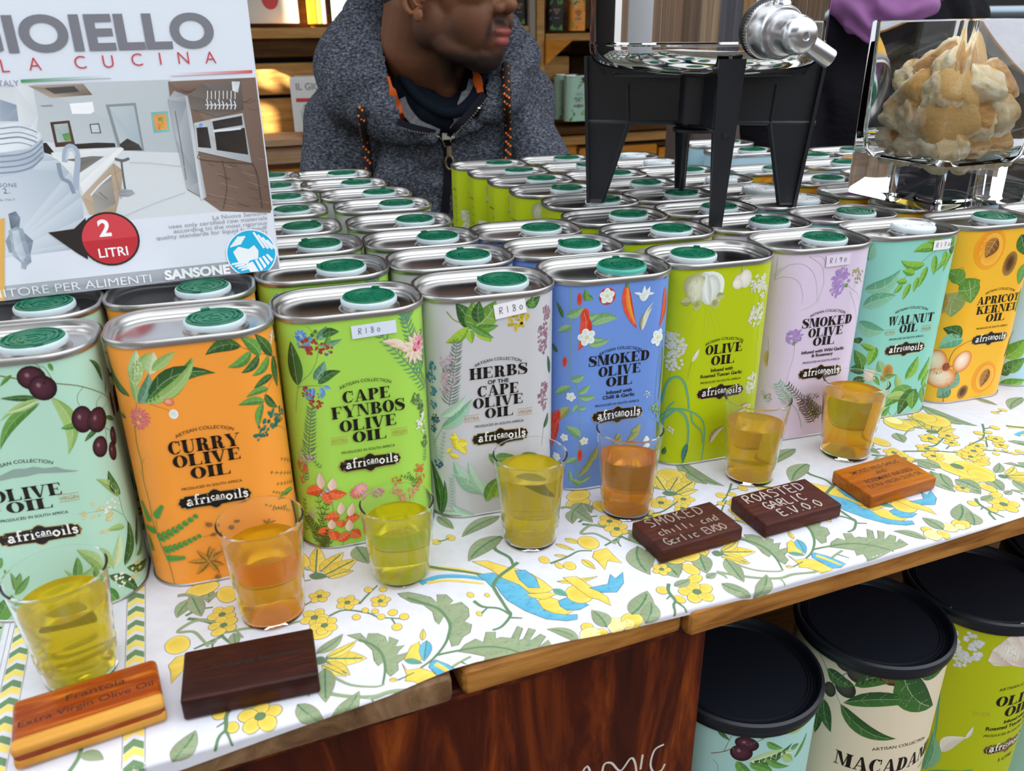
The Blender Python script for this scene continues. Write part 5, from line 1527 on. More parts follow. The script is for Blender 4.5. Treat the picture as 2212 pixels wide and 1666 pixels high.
CAPS['A']=[(-.2803+(-.0255)*i,.4774+.0635*i) for i in range(8)];CAPS['B']=[(-.1961+(-.0255)*i,.5099+.0635*i) for i in range(8)]
BA=.288
def tin_at(k,cx,cy,label,**kw):
    x=cx-(CT.x*cos(BA)-CT.y*sin(BA));y=cy-(CT.x*sin(BA)+CT.y*cos(BA));return tin(k,x,y,BA+random.uniform(-.012,.012),label,**kw)
for k,l in CAPS.items():
    for i,(x,y) in enumerate(l):
        w_=(k=='H' and i in(1,2,3,5,6))
        tin_at(k,x,y,'%s oil tin with %s cap, %s from the front in its column'%(VN[k],'white' if w_ else 'green',ORD[i+1]),white=w_)
tin_at('J',.294,1.032,'taller pale blue oil tin standing up behind the apricot column, the nearer one',hz=1.075)
tin_at('J',.279,1.098,'taller pale blue oil tin standing up behind the apricot column, the farther one',hz=1.085)
tin_at('I',.4498,1.1154,'yellow oil tin with green cap in the far right corner of the display')
# ================================================================ PRINTED BOX
BX=Vector((-.1548,.5436,TH+.0015));BD=Vector((.916,.402,0)).normalized();BN=Vector((BD.y,-BD.x,0))
BYAW=math.atan2(BD.y,BD.x);BW,BHt,BDp=.262,.262,.17
gb=empty('gift_box',tuple(BX),BYAW,label='large white printed cardboard box standing on the tins at the left',cat='box')
def bq(x,y):   # pixel on the box front -> mm left of / above its lower right corner
    d=_F*CF+_R*(x-1106)-_U*(y-833);t=(BX-CAMP).dot(BN)/d.dot(BN);p=CAMP+d*t-BX;return p.dot(BD)*1000,p.z*1000
A=Art(4);A.l=0
def Q(*p):return[bq(p[i],p[i+1]) for i in range(0,len(p),2)]
def bp_(c,*p):A.poly(c,Q(*p))
def bs(c,w,*p):A.nl();A.strip(catmull(Q(*p),4),w,pal(c)[0])
BB=-262
A.rect(BB,0,0,BHt*1000,'e2e8f2')
# lower grey band
A.poly('8f949c c4c8cf',[(BB,0),(0,0),(0,9.2),(BB,9.2)])
# kitchen picture
yt=bq(560,167)[1];yb=bq(585,448)[1];A.rect(BB,yb,-0.2,yt,'dadfe2')
bp_('c9cfd3 b9c1c6',60,182,368,172,402,330,300,328,180,318,60,300)
bp_('a8b4c2 8a99ac',0,215,40,228,46,262,0,262)
bp_('e6eaec d2d8da',30,182,70,180,82,250,78,310,46,310)
bp_('b9aa9a 6f6258',60,185,180,181,200,205,110,212)
bp_('55504c 4a4644',95,190,160,186,172,198,118,203)
bp_('ffffff f4f8fa',150,224,200,220,204,240,196,246,156,246)
bp_('8f979c 8f979c',85,228,112,226,116,230,92,231)
bp_('4a3226 5a4032',108,264,150,260,163,315,120,318)
bp_('b9c4c0 9aaeb0',116,269,146,266,154,305,124,308)
bp_('5a8a50 7aa860',134,290,150,286,154,304,140,304)
bp_('555b5f 555b5f',193,268,214,266,219,288,197,288)
bp_('d4dadd c4ccd0',196,270,212,269,216,286,199,286)
bp_('8b9499 8b9499',228,226,293,222,312,326,256,324);bp_('c2ccd0 aab8c0',236,231,289,228,306,318,262,318)
bp_('33302e 4a4644',258,312,275,299,300,312,308,325,262,325)
bp_('6cb4a8 86c8bc',326,243,362,240,367,284,332,287);bp_('e8924a eaa860',331,248,358,246,362,279,336,281);bp_('3f8a5a d8b040',341,255,352,252,354,275,343,278);bp_('d84a30 f0c040',342,262,348,262,350,280,343,280)
bp_('26221f 3a3532',150,312,210,308,248,309,250,318,160,322)
bp_('2a2624 2a2624',88,310,100,308,116,328,112,334,96,330)
bp_('eef0f0 e0e4e4',110,330,262,318,240,340,176,402,160,380,120,350)
bp_('6d6a66 8a8680',140,345,200,337,225,338,170,375,166,350)
bp_('f4f5f5 e8eaea',262,318,268,322,180,420,172,398,245,330)
bp_('c8b49c b09a80',176,425,245,352,265,368,262,410,250,460,196,470)
bp_('b0aca6 8f8a84',198,415,238,372,242,388,250,440,206,462)
bs('e8ecee',.9,196,422,215,400,240,378);bs('55504c',.4,214,415,232,430);bs('8f8a84',.4,245,355,262,430)
bs('6a6a6c',1.6,248,343,265,347,279,342);bs('6a6a6c',1.1,262,346,266,380,271,412);bp_('8a8c90 b0b4b8',253,416,265,408,285,410,292,418,278,425,260,424)
# pot
A.rect(BB,9.2,-.2,yb,'e6eaf4')
bp_('d8dff0 e6eaf4',0,480,170,466,240,462,240,500,0,560)
bp_('dfe6ee b4c0cc',0,360,30,340,90,330,125,345,150,372,168,400,176,425,181,470,180,520,150,540,60,552,0,554)
bp_('f0f4f8 d4dce4',0,270,40,264,70,272,88,288,90,300,60,322,0,330)
for yy,w_ in((278,.6),(290,.5),(300,.8),(312,.5)):bs('7f8c9c',w_,0,yy,40,yy-4,66,yy+2,80,yy+8)
bp_('c4d0dc a8b4c4',0,330,60,322,92,300,96,340,70,365,0,384)
for yy in(338,350,362,374):bs('8492a4',.8,0,yy,40,yy-4,70,yy-14,92,yy-34)
bs('aab8c8',3,140,350,142,325,152,316,164,324,168,345,166,372,164,410);bs('8c9aac',2.2,126,352,134,384,150,394,160,418)
bs('c9d4e0',1.2,144,345,148,325,156,322,162,335)
for t_,x,y,s_,a in(('SONE',18,404,2.3,.05),('S.p.A',16,418,.9,0),('2',12,418,3.2,.1),('IN ITALY',16,434,1.3,.1)):
    u,v=bq(x,y);A.text(t_,u,v,s_,'5a6878',ang=-.12+a,space=1.2)
bp_('9aa6b4 7c8a9a',12,520,24,498,50,500,72,520,66,548,20,546)
bp_('5c6876 8e9cac',18,462,34,456,44,470,42,492,24,496);bp_('b4c0cc 8c9aaa',18,498,34,490,50,494,56,520,66,548,68,566,58,574,56,582,46,580,46,568,28,552,24,524)
bp_('d4dce4 b4c0cc',26,500,40,496,46,522,56,552,50,566,42,558,32,540)
# wooden cabinets and oven on the right
bp_('8a7264 6a5448',363,176,560,167,596,450,584,460,476,456,440,430,405,410,400,205,370,235)
rr=random.Random(7)
for k in range(110):
    x=372+rr.random()*200;y=178+rr.random()*262;l=14+rr.random()*30
    if 418<x+l and x<546 and 240<y<350:continue
    if x+l>555+(y-170)*.13 or (x<400 and y>225) or y>410+(x-400)*.9:continue
    bs(rr.choice(['5a463c','a08c7e','6a5448','4c3a32']),.28,x,y,x+l*.5,y+l*.1+2,x+l,y+l*(.28 if y>300 else -.08))
bp_('b8bcc0 8c9298',363,215,376,196,404,206,404,222,430,392,442,430,404,408,380,300)
bp_('dfe3e6 a4a8ac',400,208,406,208,446,425,434,432);bs('6a6e72',.5,378,240,392,320,402,388)
bp_('78706a 5a504a',436,180,520,172,526,236,470,252,412,236,408,205)
for k in range(8):
    x=446+k*8.5;bs('e6ecf0',.6,x,214+(k%3)*4,x+3,228,x+1,236);bs('ffffff',.35,x+2,196,x+2,214);bs('dfe6ea',.5,x-3,226,x+5,228)
bp_('e8ecf0 c4c8cc',500,176,518,176,514,200,502,196)
bp_('c9cdd0 a4a8ac',418,266,452,258,524,244,543,352,470,336,426,326);bp_('221e1c 3a3430',424,276,448,274,456,320,428,318);bp_('28221f 3f3632',458,262,522,250,524,270,462,280);bp_('1e1a18 332c28',463,286,528,276,536,334,468,324);bs('dfe3e6',1.3,460,283,496,280,520,277);bp_('3a78c8 9ac0e8',430,267,438,266,438,274,430,275)
bs('4a3a32',.5,545,352,556,380,566,448);bs('4a3a32',.4,430,332,436,345,545,354);bs('5a463c',.4,480,345,490,400,482,452)
# floor perspective lines
bs('c0c4c8',.3,260,470,330,440,400,415);bs('c0c4c8',.3,280,350,330,352,400,360)
# lower white strip, lettering
u0,v0=bq(16,110);u1,v1=bq(466,84)
def wt(t_,xl,yl,xr,yr,h,c,b=0,arc=None,sp=1):
    a=bq(xl,yl);b_=bq(xr,yr);A.text(t_,(a[0]+b_[0])/2,(a[1]+b_[1])/2,h,c,width=abs(b_[0]-a[0]),bold=b,space=sp,ang=math.atan2(b_[1]-a[1],b_[0]-a[0])*.5)
hh=bq(200,28)[1]-bq(200,105)[1]
wt('GIOIELLO',-86,116,466,97,hh,'7b7c84',.035)
h2=bq(430,108)[1]-bq(430,136)[1]
for ch,x,y in(('L',14,156),('A',78,152),('C',176,148),('U',236,146),('C',298,142),('I',348,140),('N',398,138),('A',456,137)):
    u,v=bq(x,y);A.text(ch,u,v,h2,'c8404e',bold=-.008)
u,v=bq(18,186);A.text('ITALY',u,v,3.2,'8a8c94',ang=0)
for x0,y0,x1,y1,ca,cb in((46,178,240,168,'3f9a58','e2e8f2'),(370,164,545,157,'e2e8f2','d8504a')):
    a,b=bq(x0,y0),bq(x1,y1);A.nl();c0,c1=lin(ca),lin(cb)
    A.tri(a,b,(b[0],b[1]+1.5),c0,c1,c1);A.tri(a,(b[0],b[1]+1.5),(a[0],a[1]+1.5),c0,c1,c0)
rx=(bq(303,516)[0]-bq(173,516)[0])/2;cx,cy=bq(238,516)
bp_('2c2624 2c2624',104,502,160,494,185,470,190,560,165,545)
A.ell(cx,cy,rx,rx,'2c2624');A.ell(cx,cy,rx*.93,rx*.93,'c62f38')
A.l+=1;A.poly('d8454e d8454e',[(cx+rx*.93*cos(t),cy+rx*.93*sin(t)) for t in[k*PI/16 for k in range(17)]])
A.text('2',cx-2,cy+2.2,10.2,'wh',bold=.03);A.text('LITRI',cx+.3,cy-10.8,5.8,'wh',bold=.012);bp_('e8b45c e8b45c',-20,478,10,470,12,655,-20,655)
for i,(t_,wd) in enumerate((('La Nuova Sansone',36),('uses only certified raw materials',64),('according to the most rigorous',61),('quality standards for liquid foodstuff',72),('D.M. 21-3-73',22))):
    u,v=bq(577,463+i*10.6+0);A.text(t_,u,v,2.6,'9a9ca4',width=wd*.94,align='R')
wt('TENITORE PER ALIMENTI',-62,648,328,610,5.4,'f2f2f4',-.006);wt('SANSONE',357,603,498,590,6.0,'f8f8fa',.05)
cx,cy=bq(543,547);r_=15.2
A.ell(cx,cy,r_+.8,r_+.8,'f4f8fc',40);A.ell(cx,cy,r_,r_,'16b4e4',40)
def lp(*p):A.poly('f6fafc',[(cx+p[i]*r_,cy+p[i+1]*r_) for i in range(0,len(p),2)])
lp(-.75,.15,-.5,.35,-.1,.2,.15,.35,.3,.1,.25,-.25,-.1,-.3,-.25,-.45,-.6,-.3)
lp(-.3,-.45,0,-.35,.2,-.95,-.15,-.99)
for k in range(4):
    a=.15+.17*k;lp(a,.9-k*.13,a+.09,.92-k*.13,a+.45,.2-k*.04,a+.36,.16-k*.04)
    a=.1+.16*k;lp(a,-.3+.06*k,a+.09,-.27+.06*k,a+.3,-.75+.13*k,a+.2,-.85+.13*k)
    lp(-.9+.12*k,-.42-.1*k,-.86+.12*k,-.34-.1*k,-.4+.08*k,-.3-.09*k,-.42+.08*k,-.4-.09*k)
    lp(-.85+.1*k,.35+.11*k,-.8+.1*k,.45+.11*k,-.35+.06*k,.55+.08*k,-.36+.06*k,.45+.08*k)
V=[(BB/1000,0,0),(0,0,0),(0,0,BHt),(BB/1000,0,BHt),(BB/1000,BDp,0),(0,BDp,0),(0,BDp,BHt),(BB/1000,BDp,BHt)]
bm=bmesh.new();add_box(bm,(BB/2000,BDp/2,BHt/2),(BW,BDp,BHt),0,.0012)
M_card=mat('glossy_white_card',lin('dfe3ec'),.35);link('carton',bm_me(bm,'carton',M_card,40),gb)
me=art_mesh('front_print',A,lambda u,v,o:((max(u,BB+1)/1000 if u<-1.0 else -.001,-.0002-o,max(v,.8)/1000),Vector((0,-1,0))),0,.000004,0,[M_paper],nrm=False);link('front_print',me,gb)
A=Art(1);A.rect(-4.5,84,-1.5,90,'e8e8ea');A.rect(0,1.5,2,210,'c6ccd6')
# ================================================================ CUPS OF OIL
def glass(name,col=(1,1,1),ior=1.45,rough=0.0):
    m=mat(name,col,rough,0,Transmission_Weight=1.0,IOR=ior);return m
M_cup=glass('clear_plastic_cup',(.98,.985,.98),1.2)
_o=M_cup.node_tree.nodes['Material Output'];_m=N(M_cup,'ShaderNodeMixShader');_d=N(M_cup,'ShaderNodeBsdfDiffuse');_d.inputs[0].default_value=(.9,.9,.88,1);_m.inputs[0].default_value=.012
L(M_cup,M_cup.node_tree.nodes['Principled BSDF'].outputs[0],_m.inputs[1]);L(M_cup,_d.outputs[0],_m.inputs[2]);L(M_cup,_m.outputs[0],_o.inputs[0])
def oilmat(name,c,d):
    m=bpy.data.materials.new(name);m.use_nodes=True;nt=m.node_tree;b=nt.nodes['Principled BSDF']
    b.inputs['Base Color'].default_value=(*lin(c),1);b.inputs['Transmission_Weight' if 0 else 'Transmission Weight'].default_value=1;b.inputs['Roughness'].default_value=.02;b.inputs['IOR'].default_value=1.33
    o=nt.nodes['Material Output'];mx=N(m,'ShaderNodeMixShader');tr=N(m,'ShaderNodeBsdfTranslucent');df=N(m,'ShaderNodeBsdfDiffuse');m2=N(m,'ShaderNodeMixShader')
    tr.inputs[0].default_value=(*lin(d),1);df.inputs[0].default_value=(*lin(d),1);m2.inputs[0].default_value=.5;mx.inputs[0].default_value=.30
    L(m,tr.outputs[0],m2.inputs[1]);L(m,df.outputs[0],m2.inputs[2]);L(m,b.outputs[0],mx.inputs[1]);L(m,m2.outputs[0],mx.inputs[2]);L(m,mx.outputs[0],o.inputs[0]);return m
cups=[('a',-.2249,.3374,.062,.0235,.0175,.045,'ffe020','f0dc00','tumbler of golden yellow oil behind the light brown block, leftmost'),
('b',-.1375,.3842,.062,.023,.0175,.0455,'ffcc20','fab800','tumbler of amber yellow oil in front of the orange tin'),
('c',-.0682,.4184,.051,.0215,.0150,.039,'f2e010','e0da08','short rounded cup of green yellow oil in front of the lime tin'),
('d',.0108,.4555,.062,.023,.0170,.0505,'ffe018','ecd800','tumbler of yellow oil with a dark leaf in it, by the grey tin'),
('e',.0774,.4892,.062,.022,.0165,.0425,'fcb41a','f8a008','tumbler of deep amber oil in front of the blue tin'),
('f',.1737,.5331,.0635,.023,.0170,.0445,'ffd820','f4c008','tumbler of cloudy yellow oil in front of the yellow green tin'),
('g',.2571,.5683,.0605,.0235,.0178,.051,'ffca18','ecb000','tumbler of amber oil in front of the turquoise tin, rightmost')]
for k,x,y,h,R,r,lv,c,d,lab in cups:
    t=empty('oil_cup',(x,y,.0014),label=lab,cat='cup',group='tasting cups of oil on the tablecloth')
    rd=(lambda z:r+(R-r)*z/h) if k!='c' else (lambda z:r+(R-r)*min(1,(z/h)**.42*1.02) if z>.001 else r)
    zs=[0,.0008,.003,.008,.014,.020,.028,.036,.044,.052]
    zs=[z for z in zs if z<h-.003]
    out=[(0,0),(rd(0)-.001,0)]+[(rd(z),z) for z in zs[1:]]+[(rd(h),h-.001),(rd(h)+.0004,h-.0003),(rd(h),h),(rd(h)-.0008,h)]
    inn=[(rd(z)-.0011,z) for z in zs[::-1] if z>.0025]+[(rd(.002)-.0025,.0022),(0,.0022)]
    lathe_obj('tumbler',out+inn,M_cup,64,t,caps=(False,False),sm=50)
    zz=[z for z in zs if .0025<z<lv-.002]
    prof=[(0,.0026),(rd(.003)-.0030,.0026)]+[(rd(z)-.0013,z) for z in zz]+[(rd(lv)-.0013,lv-.0005),(rd(lv)-.0016,lv),(rd(lv)-.0030,lv-.0004),(0,lv-.0004)]
    lathe_obj('oil',prof,oilmat('oil_'+k,c,d),64,t,caps=(False,False),sm=50)
    if k in('e','d','a'):
        for z in(.012,.016):lathe_obj('moulded_ring',[(rd(z)-.0001,z-.0005),(rd(z)+.0003,z),(rd(z)-.0001,z+.0005)],M_cup,64,t,caps=(False,False))
    if k in('d','a'):
        bm=bmesh.new();n=10
        for i in range(n+1):
            q=i/n;w_=.006*sin(PI*q)**.8+.0002;X=-.009+.02*q;Z=lv-.006-.012*q*q if k=='d' else lv-.013+.003*sin(3*q)
            bm.verts.new((X,-.003-w_+.004*q,Z));bm.verts.new((X,-.003+w_+.004*q,Z+.001))
        bm.verts.ensure_lookup_table()
        for i in range(n):bm.faces.new([bm.verts[j] for j in(2*i,2*i+1,2*i+3,2*i+2)])
        bmesh.ops.solidify(bm,geom=bm.faces[:],thickness=.0004)
        link('herb_leaf',bm_me(bm,'herb_leaf',mat('herb_'+k,lin('4a4a14') if k=='d' else lin('8a8410'),.5),40),t)
# ================================================================ ENGRAVED WOODEN BLOCKS
def wmat(name,st,sc=18,rough=.4,b=.3,stretch=(1,9,9)):
    return wood(name,st,sc,stretch,rough,.8,bmp=b)
M_b1=wmat('honey_two_tone_wood',[(.25,'6b2408'),(.5,'8a3a10'),(.62,'a85818'),(.8,'c8842c')],14,.3)
M_b2=wmat('rosewood',[(.2,'1a0c0a'),(.5,'301410'),(.8,'4a1f16')],22,.33)
M_b3=wmat('brown_wood',[(.2,'2a100c'),(.5,'45201a'),(.8,'5e3024')],22,.5)
M_b5=wmat('amber_wood',[(.2,'6a2e0a'),(.45,'9c5212'),(.8,'b87420')],12,.35)
M_pale=wood('pale_sapwood',[(.2,'a8641c'),(.6,'c8903c'),(.9,'dcae5c')],16,(1,8,8),.35)
M_stripe=mat('red_heartwood_stripe',lin('8a2c0a'),.35)
def block(tl,tr,br,bl,h,m,label,lines,inkc,pen=False,bev=.0016,extra=None):
    """corners of the top face, already on the table plane"""
    c=(tl+tr+br+bl)/4;ax=((tr-tl)+(br-bl)).normalized();ay=Vector((-ax.y,ax.x,0));W=((tr-tl).length+(br-bl).length)/2;D=((tl-bl).length+(tr-br).length)/2
    sk=((tl+tr)-(bl+br)).dot(ax)/2
    t=empty('tasting_block',(c.x,c.y,.0014),math.atan2(ax.y,ax.x),label=label,cat='block',group='engraved wooden tasting blocks')
    bm=bmesh.new();r=bmesh.ops.create_cube(bm,size=1)
    for v in bm.verts:
        x,y,z=v.co;v.co=(x*W+y*sk,y*D,(z+.5)*h)
    bmesh.ops.bevel(bm,geom=bm.edges[:],offset=bev,segments=4,affect='EDGES',profile=.5)
    link('wood',bm_me(bm,'wood',m,40),t)
    A=Art(6)
    for tx,u,v,hh,wd in lines:
        if pen:A.pen(tx,u-wd/2,v,hh,inkc,1.0,wd/len(tx)/hh)
        else:A.text(tx,u,v,hh,inkc,width=wd,bold=.004)
    A2=Art(1);A2.t=[(a,b,c_,x,y,z,l) for a,b,c_,x,y,z,l in A.t]
    M_e=vcol_mat('engraving',.7)
    me=art_mesh('engraving',A2,lambda u,v,o:((u/1000+v/1000*sk/D,v/1000,h+.00006+o),Vector((0,0,1))),0,.000003,0,[M_e],nrm=False)
    q=link('chalk_lettering' if pen else 'engraved_lettering',me,t)
    if extra:
        for nm,y0,z0,sy,sz,mm in extra:
            bm=bmesh.new();add_box(bm,(-sk/2,-D/2+y0,z0),(W+.0004,sy,sz),0,.0024);link(nm,bm_me(bm,nm,mm,40),t)
    return t
def cor(P,z):return[Vector((*on(x,y,z).xy,0)) for x,y in P]
block(*cor([(24,1518),(338,1420),(352,1520),(24,1626)],.013),.0125,M_b1,'glossy two-tone honey and red wood block engraved Frantoia, at the lower left',[('Frantoia',4,4.5,4.3,26),('Extra Virgin Olive Oil',0,-3.5,4.0,58)],'30140a',bev=.003,
 extra=[('sapwood_band',.0036,.01010,.0078,.0052,M_pale),('lower_band',.0036,.0033,.0078,.0062,M_pale)])
block(*cor([(397,1412),(676,1356),(688,1460),(390,1518)],.013),.0125,M_b2,'near black rosewood block engraved Andante Intenso',[('Andante Intenso',2,0,3.7,42)],'0a0505')
block(*cor([(1364,1132),(1534,1083),(1606,1142),(1430,1190)],.011),.0105,M_b3,'brown block with faded chalk words Smoked Chilli and Garlic',[('SMOKED',-2,6.5,9,44),('chilli and',0,-4,6.5,46),('Garlic EVOO',-2,-14.5,7,46)],'8f7f72',True)
block(*cor([(1577,1076),(1740,1034),(1818,1092),(1656,1136)],.011),.0105,M_b3,'dark brown block with white chalk words Roasted Garlic EVOO',[('ROASTED',-2,6.5,9.5,50),('GARLIC',-2,-4.5,8,34),('E.V.O.O',2,-15,8,34)],'b4aaa2',True)
block(*cor([(1794,1020),(1940,980),(2020,1034),(1887,1074)],.0105),.010,M_b5,'amber wood block engraved in four small lines, rightmost of the blocks',[('SMOKED WILD GARLIC',0,8,4.2,46),('AND',0,1.6,4.2,10),('ROSEMARY INFUSED',1,-5,4.2,44),('EXTRA VIRGIN OLIVE OIL',1,-11.6,4.2,50)],'3a1a08')
# ================================================================ GLASS VASE OF BREAD
VC=on(2020,463,TH+.001);va=.385;vx=Vector((cos(va),sin(va),0));vy=Vector((-sin(va),cos(va),0));VS=.107;VH=.1515
vc=VC+vx*VS/2+vy*VS/2
vt=empty('glass_vase',(vc.x,vc.y,TH+.001),va,label='thick square clear glass vase full of bread standing on the tins',cat='vase')
M_glass=glass('thick_clear_glass',(.985,.99,.99),1.45)
def rr(o_,z,r):return(o_,z,r)
bm=bmesh.new();rings=[]
for hw,r,z in((.0480,.004,0),(.0525,.006,.002),(.0535,.006,.006),(.0535,.006,VH-.002),(.0528,.006,VH),(.0500,.006,VH),(.0492,.007,VH-.002),(.0480,.009,.060),(.0465,.012,.043),(.0430,.014,.0375),(.030,.012,.0355)):
    F=footprint(2*hw,2*hw,r,6)[1:];rings.append([bm.verts.new((x,y,z)) for x,y,_,_ in F])
bm.faces.new(rings[0][::-1])
for a,b in zip(rings,rings[1:]):
    k=len(a)
    for i in range(k):bm.faces.new((a[i],a[(i+1)%k],b[(i+1)%k],b[i]))
bm.faces.new(rings[-1]);bmesh.ops.recalc_face_normals(bm,faces=bm.faces);link('vase_glass',bm_me(bm,'vase_glass',M_glass,35),vt)
M_bread=mat('bread',rough=.85,Subsurface_Weight=.15,Subsurface_Radius=(.004,.002,.001));_a=N(M_bread,'ShaderNodeVertexColor');_a.layer_name='Col';L(M_bread,_a.outputs[0],M_bread.node_tree.nodes['Principled BSDF'].inputs['Base Color'])
bump(M_bread,170,1.0,.0022,8,rough=.65)
def bread(i,pos,s,rot,label):
    """a torn lump: a slice of loaf, crust on one side, ragged crumb on the others"""
    rng=random.Random(i*7+1);bm=bmesh.new();bmesh.ops.create_cube(bm,size=1)
    bmesh.ops.subdivide_edges(bm,edges=bm.edges[:],cuts=9,use_grid_fill=True)
    crust=lin(rng.choice(['a07038','b08848','8a6030','c0a064']));crust2=lin('cc9c58');crumb=lin('f2e6c8');cr2=lin('e0c896')
    me=bpy.data.meshes.new('bread');cols=[];sd=Vector((rng.random()*50,rng.random()*50,i))
    for v in bm.verts:
        p=v.co.copy();u=p*2;p=u/((u.x**4+u.y**4+u.z**4)**.25)*.55
        top=max(0,min(1,(u.z-.80)*9));side=max(0,min(1,(abs(u.x)-.86)*9))*(.8 if i%2 else 0)
        cr=max(top,side*max(0,min(1,(u.z+.6))))
        nz=noise.fractal(p*4+sd,.7,2,4);n2=noise.noise(p*11+sd)
        d=(.08*nz+.05*n2)*(1-.85*cr)
        p=p+p.normalized()*d;
        if cr>.5:p.z+=.06*(1-(u.x**2+u.y**2)/2)
        v.co=Vector((p.x*s[0],p.y*s[1],p.z*s[2]))
        base=mix(crumb,cr2,max(0,min(1,.5-nz*1.6)));ed=max(0,min(1,(u.z-.35)*1.6))*.5
        base=mix(base,lin('d09a40'),ed);cc=mix(crust,crust2,max(0,min(1,.5+n2)))
        cols.append((*mix(base,cc,cr),1))
    bm.to_mesh(me);bm.free();at_=me.color_attributes.new('Col','FLOAT_COLOR','POINT');at_.data.foreach_set('color',[x for c in cols for x in c]);me.materials.append(M_bread);me.shade_smooth()
    o=link('bread_chunk',me,None,pos);o.rotation_euler=rot;tag(o,label,'bread','torn bread chunks in the glass vase');return o
vb=lambda a,b,z:tuple(Vector((vc.x,vc.y,0))+vx*a+vy*b+Vector((0,0,TH+z)))
rng=random.Random(12)
BR=[(-.026,-.026,.052,'lowest layer at the front corner'),(.004,-.027,.053,'lowest layer along the right glass'),(.028,-.024,.055,'lowest layer at the far right of the front'),(-.027,.004,.054,'lowest layer along the left glass'),(-.026,.028,.055,'lowest layer at the left corner'),(.010,.012,.054,'bottom middle of the vase'),(.030,.020,.056,'bottom at the back right'),
(-.028,-.024,.078,'second layer at the front corner'),(-.004,-.029,.076,'second layer beside the front corner'),(.025,-.027,.080,'second layer against the right glass'),(-.029,.001,.080,'second layer against the left glass'),(-.027,.028,.079,'second layer at the left corner, brown crust'),(.008,.008,.080,'middle of the pile'),(.028,.018,.082,'second layer at the back right'),
(-.024,-.020,.101,'third layer at the front corner'),(.006,-.026,.104,'third layer beside the front corner'),(.029,-.020,.103,'third layer at the right, big crust'),(-.026,.010,.103,'third layer by the left glass'),(-.018,.029,.108,'top left, square dark brown crust'),(.010,.022,.104,'third layer at the back'),
(-.004,-.004,.118,'top of the pile in the middle, pale crust'),(.024,.006,.119,'top of the pile at the right, white crumb'),(-.008,.012,.116,'top of the pile behind the middle')]
for i,(a,b,z,lb) in enumerate(BR):
    s=rng.uniform(.032,.039)
    bread(i,vb(a*.86,b*.86,.050+(z-.052)*.80),(s*1.05,s*.9,s*.72),(rng.uniform(.3,1.3),rng.uniform(-.5,.5),rng.uniform(-.7,.9)) if i%3 else (rng.uniform(-1.4,1.4),rng.uniform(-1.2,1.2),rng.uniform(0,6)),'torn bread chunk in the vase, '+lb)
# ================================================================ STEEL OIL DRUM ON BLACK STAND
M_blk=mat('black_textured_plastic',(.010,.012,.017),.36);bump(M_blk,900,.22,.0004,2)
M_chrome=mat('polished_steel',(.66,.64,.62),.05,1.0);_c=bump(M_chrome,9,.05,.004,2)
M_ss=mat('satin_steel',(.60,.60,.62),.28,1.0);bump(M_ss,80,.05,.0005)
SCN=Vector((.166,.7535,0));feet=[on(1545,492,TH),on(1270,438,TH),on(1715,447,TH),on(1468,408,TH)]
SCN=sum(feet,Vector())/4;SCN.z=0
st=empty('drum_stand',(SCN.x,SCN.y,TH),label='black plastic four legged stand standing on the tin lids',cat='stand')
ZT=.126;ZB=.096;RT=.0965
angs=[]
for i,f in enumerate(feet):
    d=(f-SCN);d.z=0;ang=math.atan2(d.y,d.x);angs.append(ang);fr_=d.length
    tdir=Vector((cos(ang),sin(ang),0));side=Vector((-sin(ang),cos(ang),0))
    bm=bmesh.new()
    def pv(r,s,z):return bm.verts.new(tdir*r+side*s+Vector((0,0,z+.0006)))
    # outer flange: tapering plate across the radius, central web running inwards
    for(w0,w1,r0,r1,th)in((.0052,.0102,fr_-.002,RT+.004,.0028),):
        q=[pv(r0,-w0,0),pv(r0,w0,0),pv(r0+th,w0,0),pv(r0+th,-w0,0),pv(r1-th,-w1,ZT),pv(r1-th,w1,ZT),pv(r1,w1,ZT),pv(r1,-w1,ZT)]
        for f4 in((0,1,2,3),(4,5,6,7),(0,1,5,4),(1,2,6,5),(2,3,7,6),(3,0,4,7)):bm.faces.new([q[j] for j in f4])
    hs=[(fr_-.013,0),(fr_,0),(RT+.002,ZT),(RT-.004,ZT),(RT-.010,ZT-.009),(RT-.022,ZT-.0145),(.015,ZT-.0155),(.015,ZT-.054),(RT-.036,ZT-.056)]
    for s0,s1 in((-.0014,.0014),):
        a=[pv(r,s0,z) for r,z in hs];b=[pv(r,s1,z) for r,z in hs];n=len(hs);bm.faces.new(a);bm.faces.new(b[::-1])
        for j in range(n):bm.faces.new((a[j],b[j],b[(j+1)%n],a[(j+1)%n]))
    for(ra,za,rb,zb)in((fr_-.013,.0,RT-.036,ZT-.056),(fr_-.013,.001,fr_,.001),(RT+.002,ZT-.055,.016,ZT-.055),(RT-.036,ZT-.055,RT-.034,ZT-.024),(RT-.004,ZT,RT-.014,ZT-.016),(RT-.022,ZT-.0160,.016,ZT-.0168)):
        tube(bm,[tdir*ra+Vector((0,0,za+.0012))-side*.000,tdir*rb+Vector((0,0,zb+.0012))],.0022,8)
        
    bmesh.ops.recalc_face_normals(bm,faces=bm.faces);link('leg',bm_me(bm,'leg',M_blk,35),st)
bm=bmesh.new()
lathe(bm,[(.0150,ZT-.054),(.0180,ZT-.054),(.0180,ZT-.016),(.0150,ZT-.016),(.0150,ZT-.054)],40,Matrix.Identity(4),False,False)
lathe(bm,[(0,ZT-.061),(.022,ZT-.061),(.022,ZT-.0585),(0,ZT-.0585)],32);add_box(bm,(0,0,ZT-.056),(.02,.003,.006))
bmesh.ops.recalc_face_normals(bm,faces=bm.faces);link('hub',bm_me(bm,'hub',M_blk,35),st)
KN=SCN+Vector((0,0,TH+ZT-.0128))
dr=empty('oil_drum',tuple(KN),label='polished stainless steel oil drum with tap resting on the black stand',cat='drum')
DR=.0965
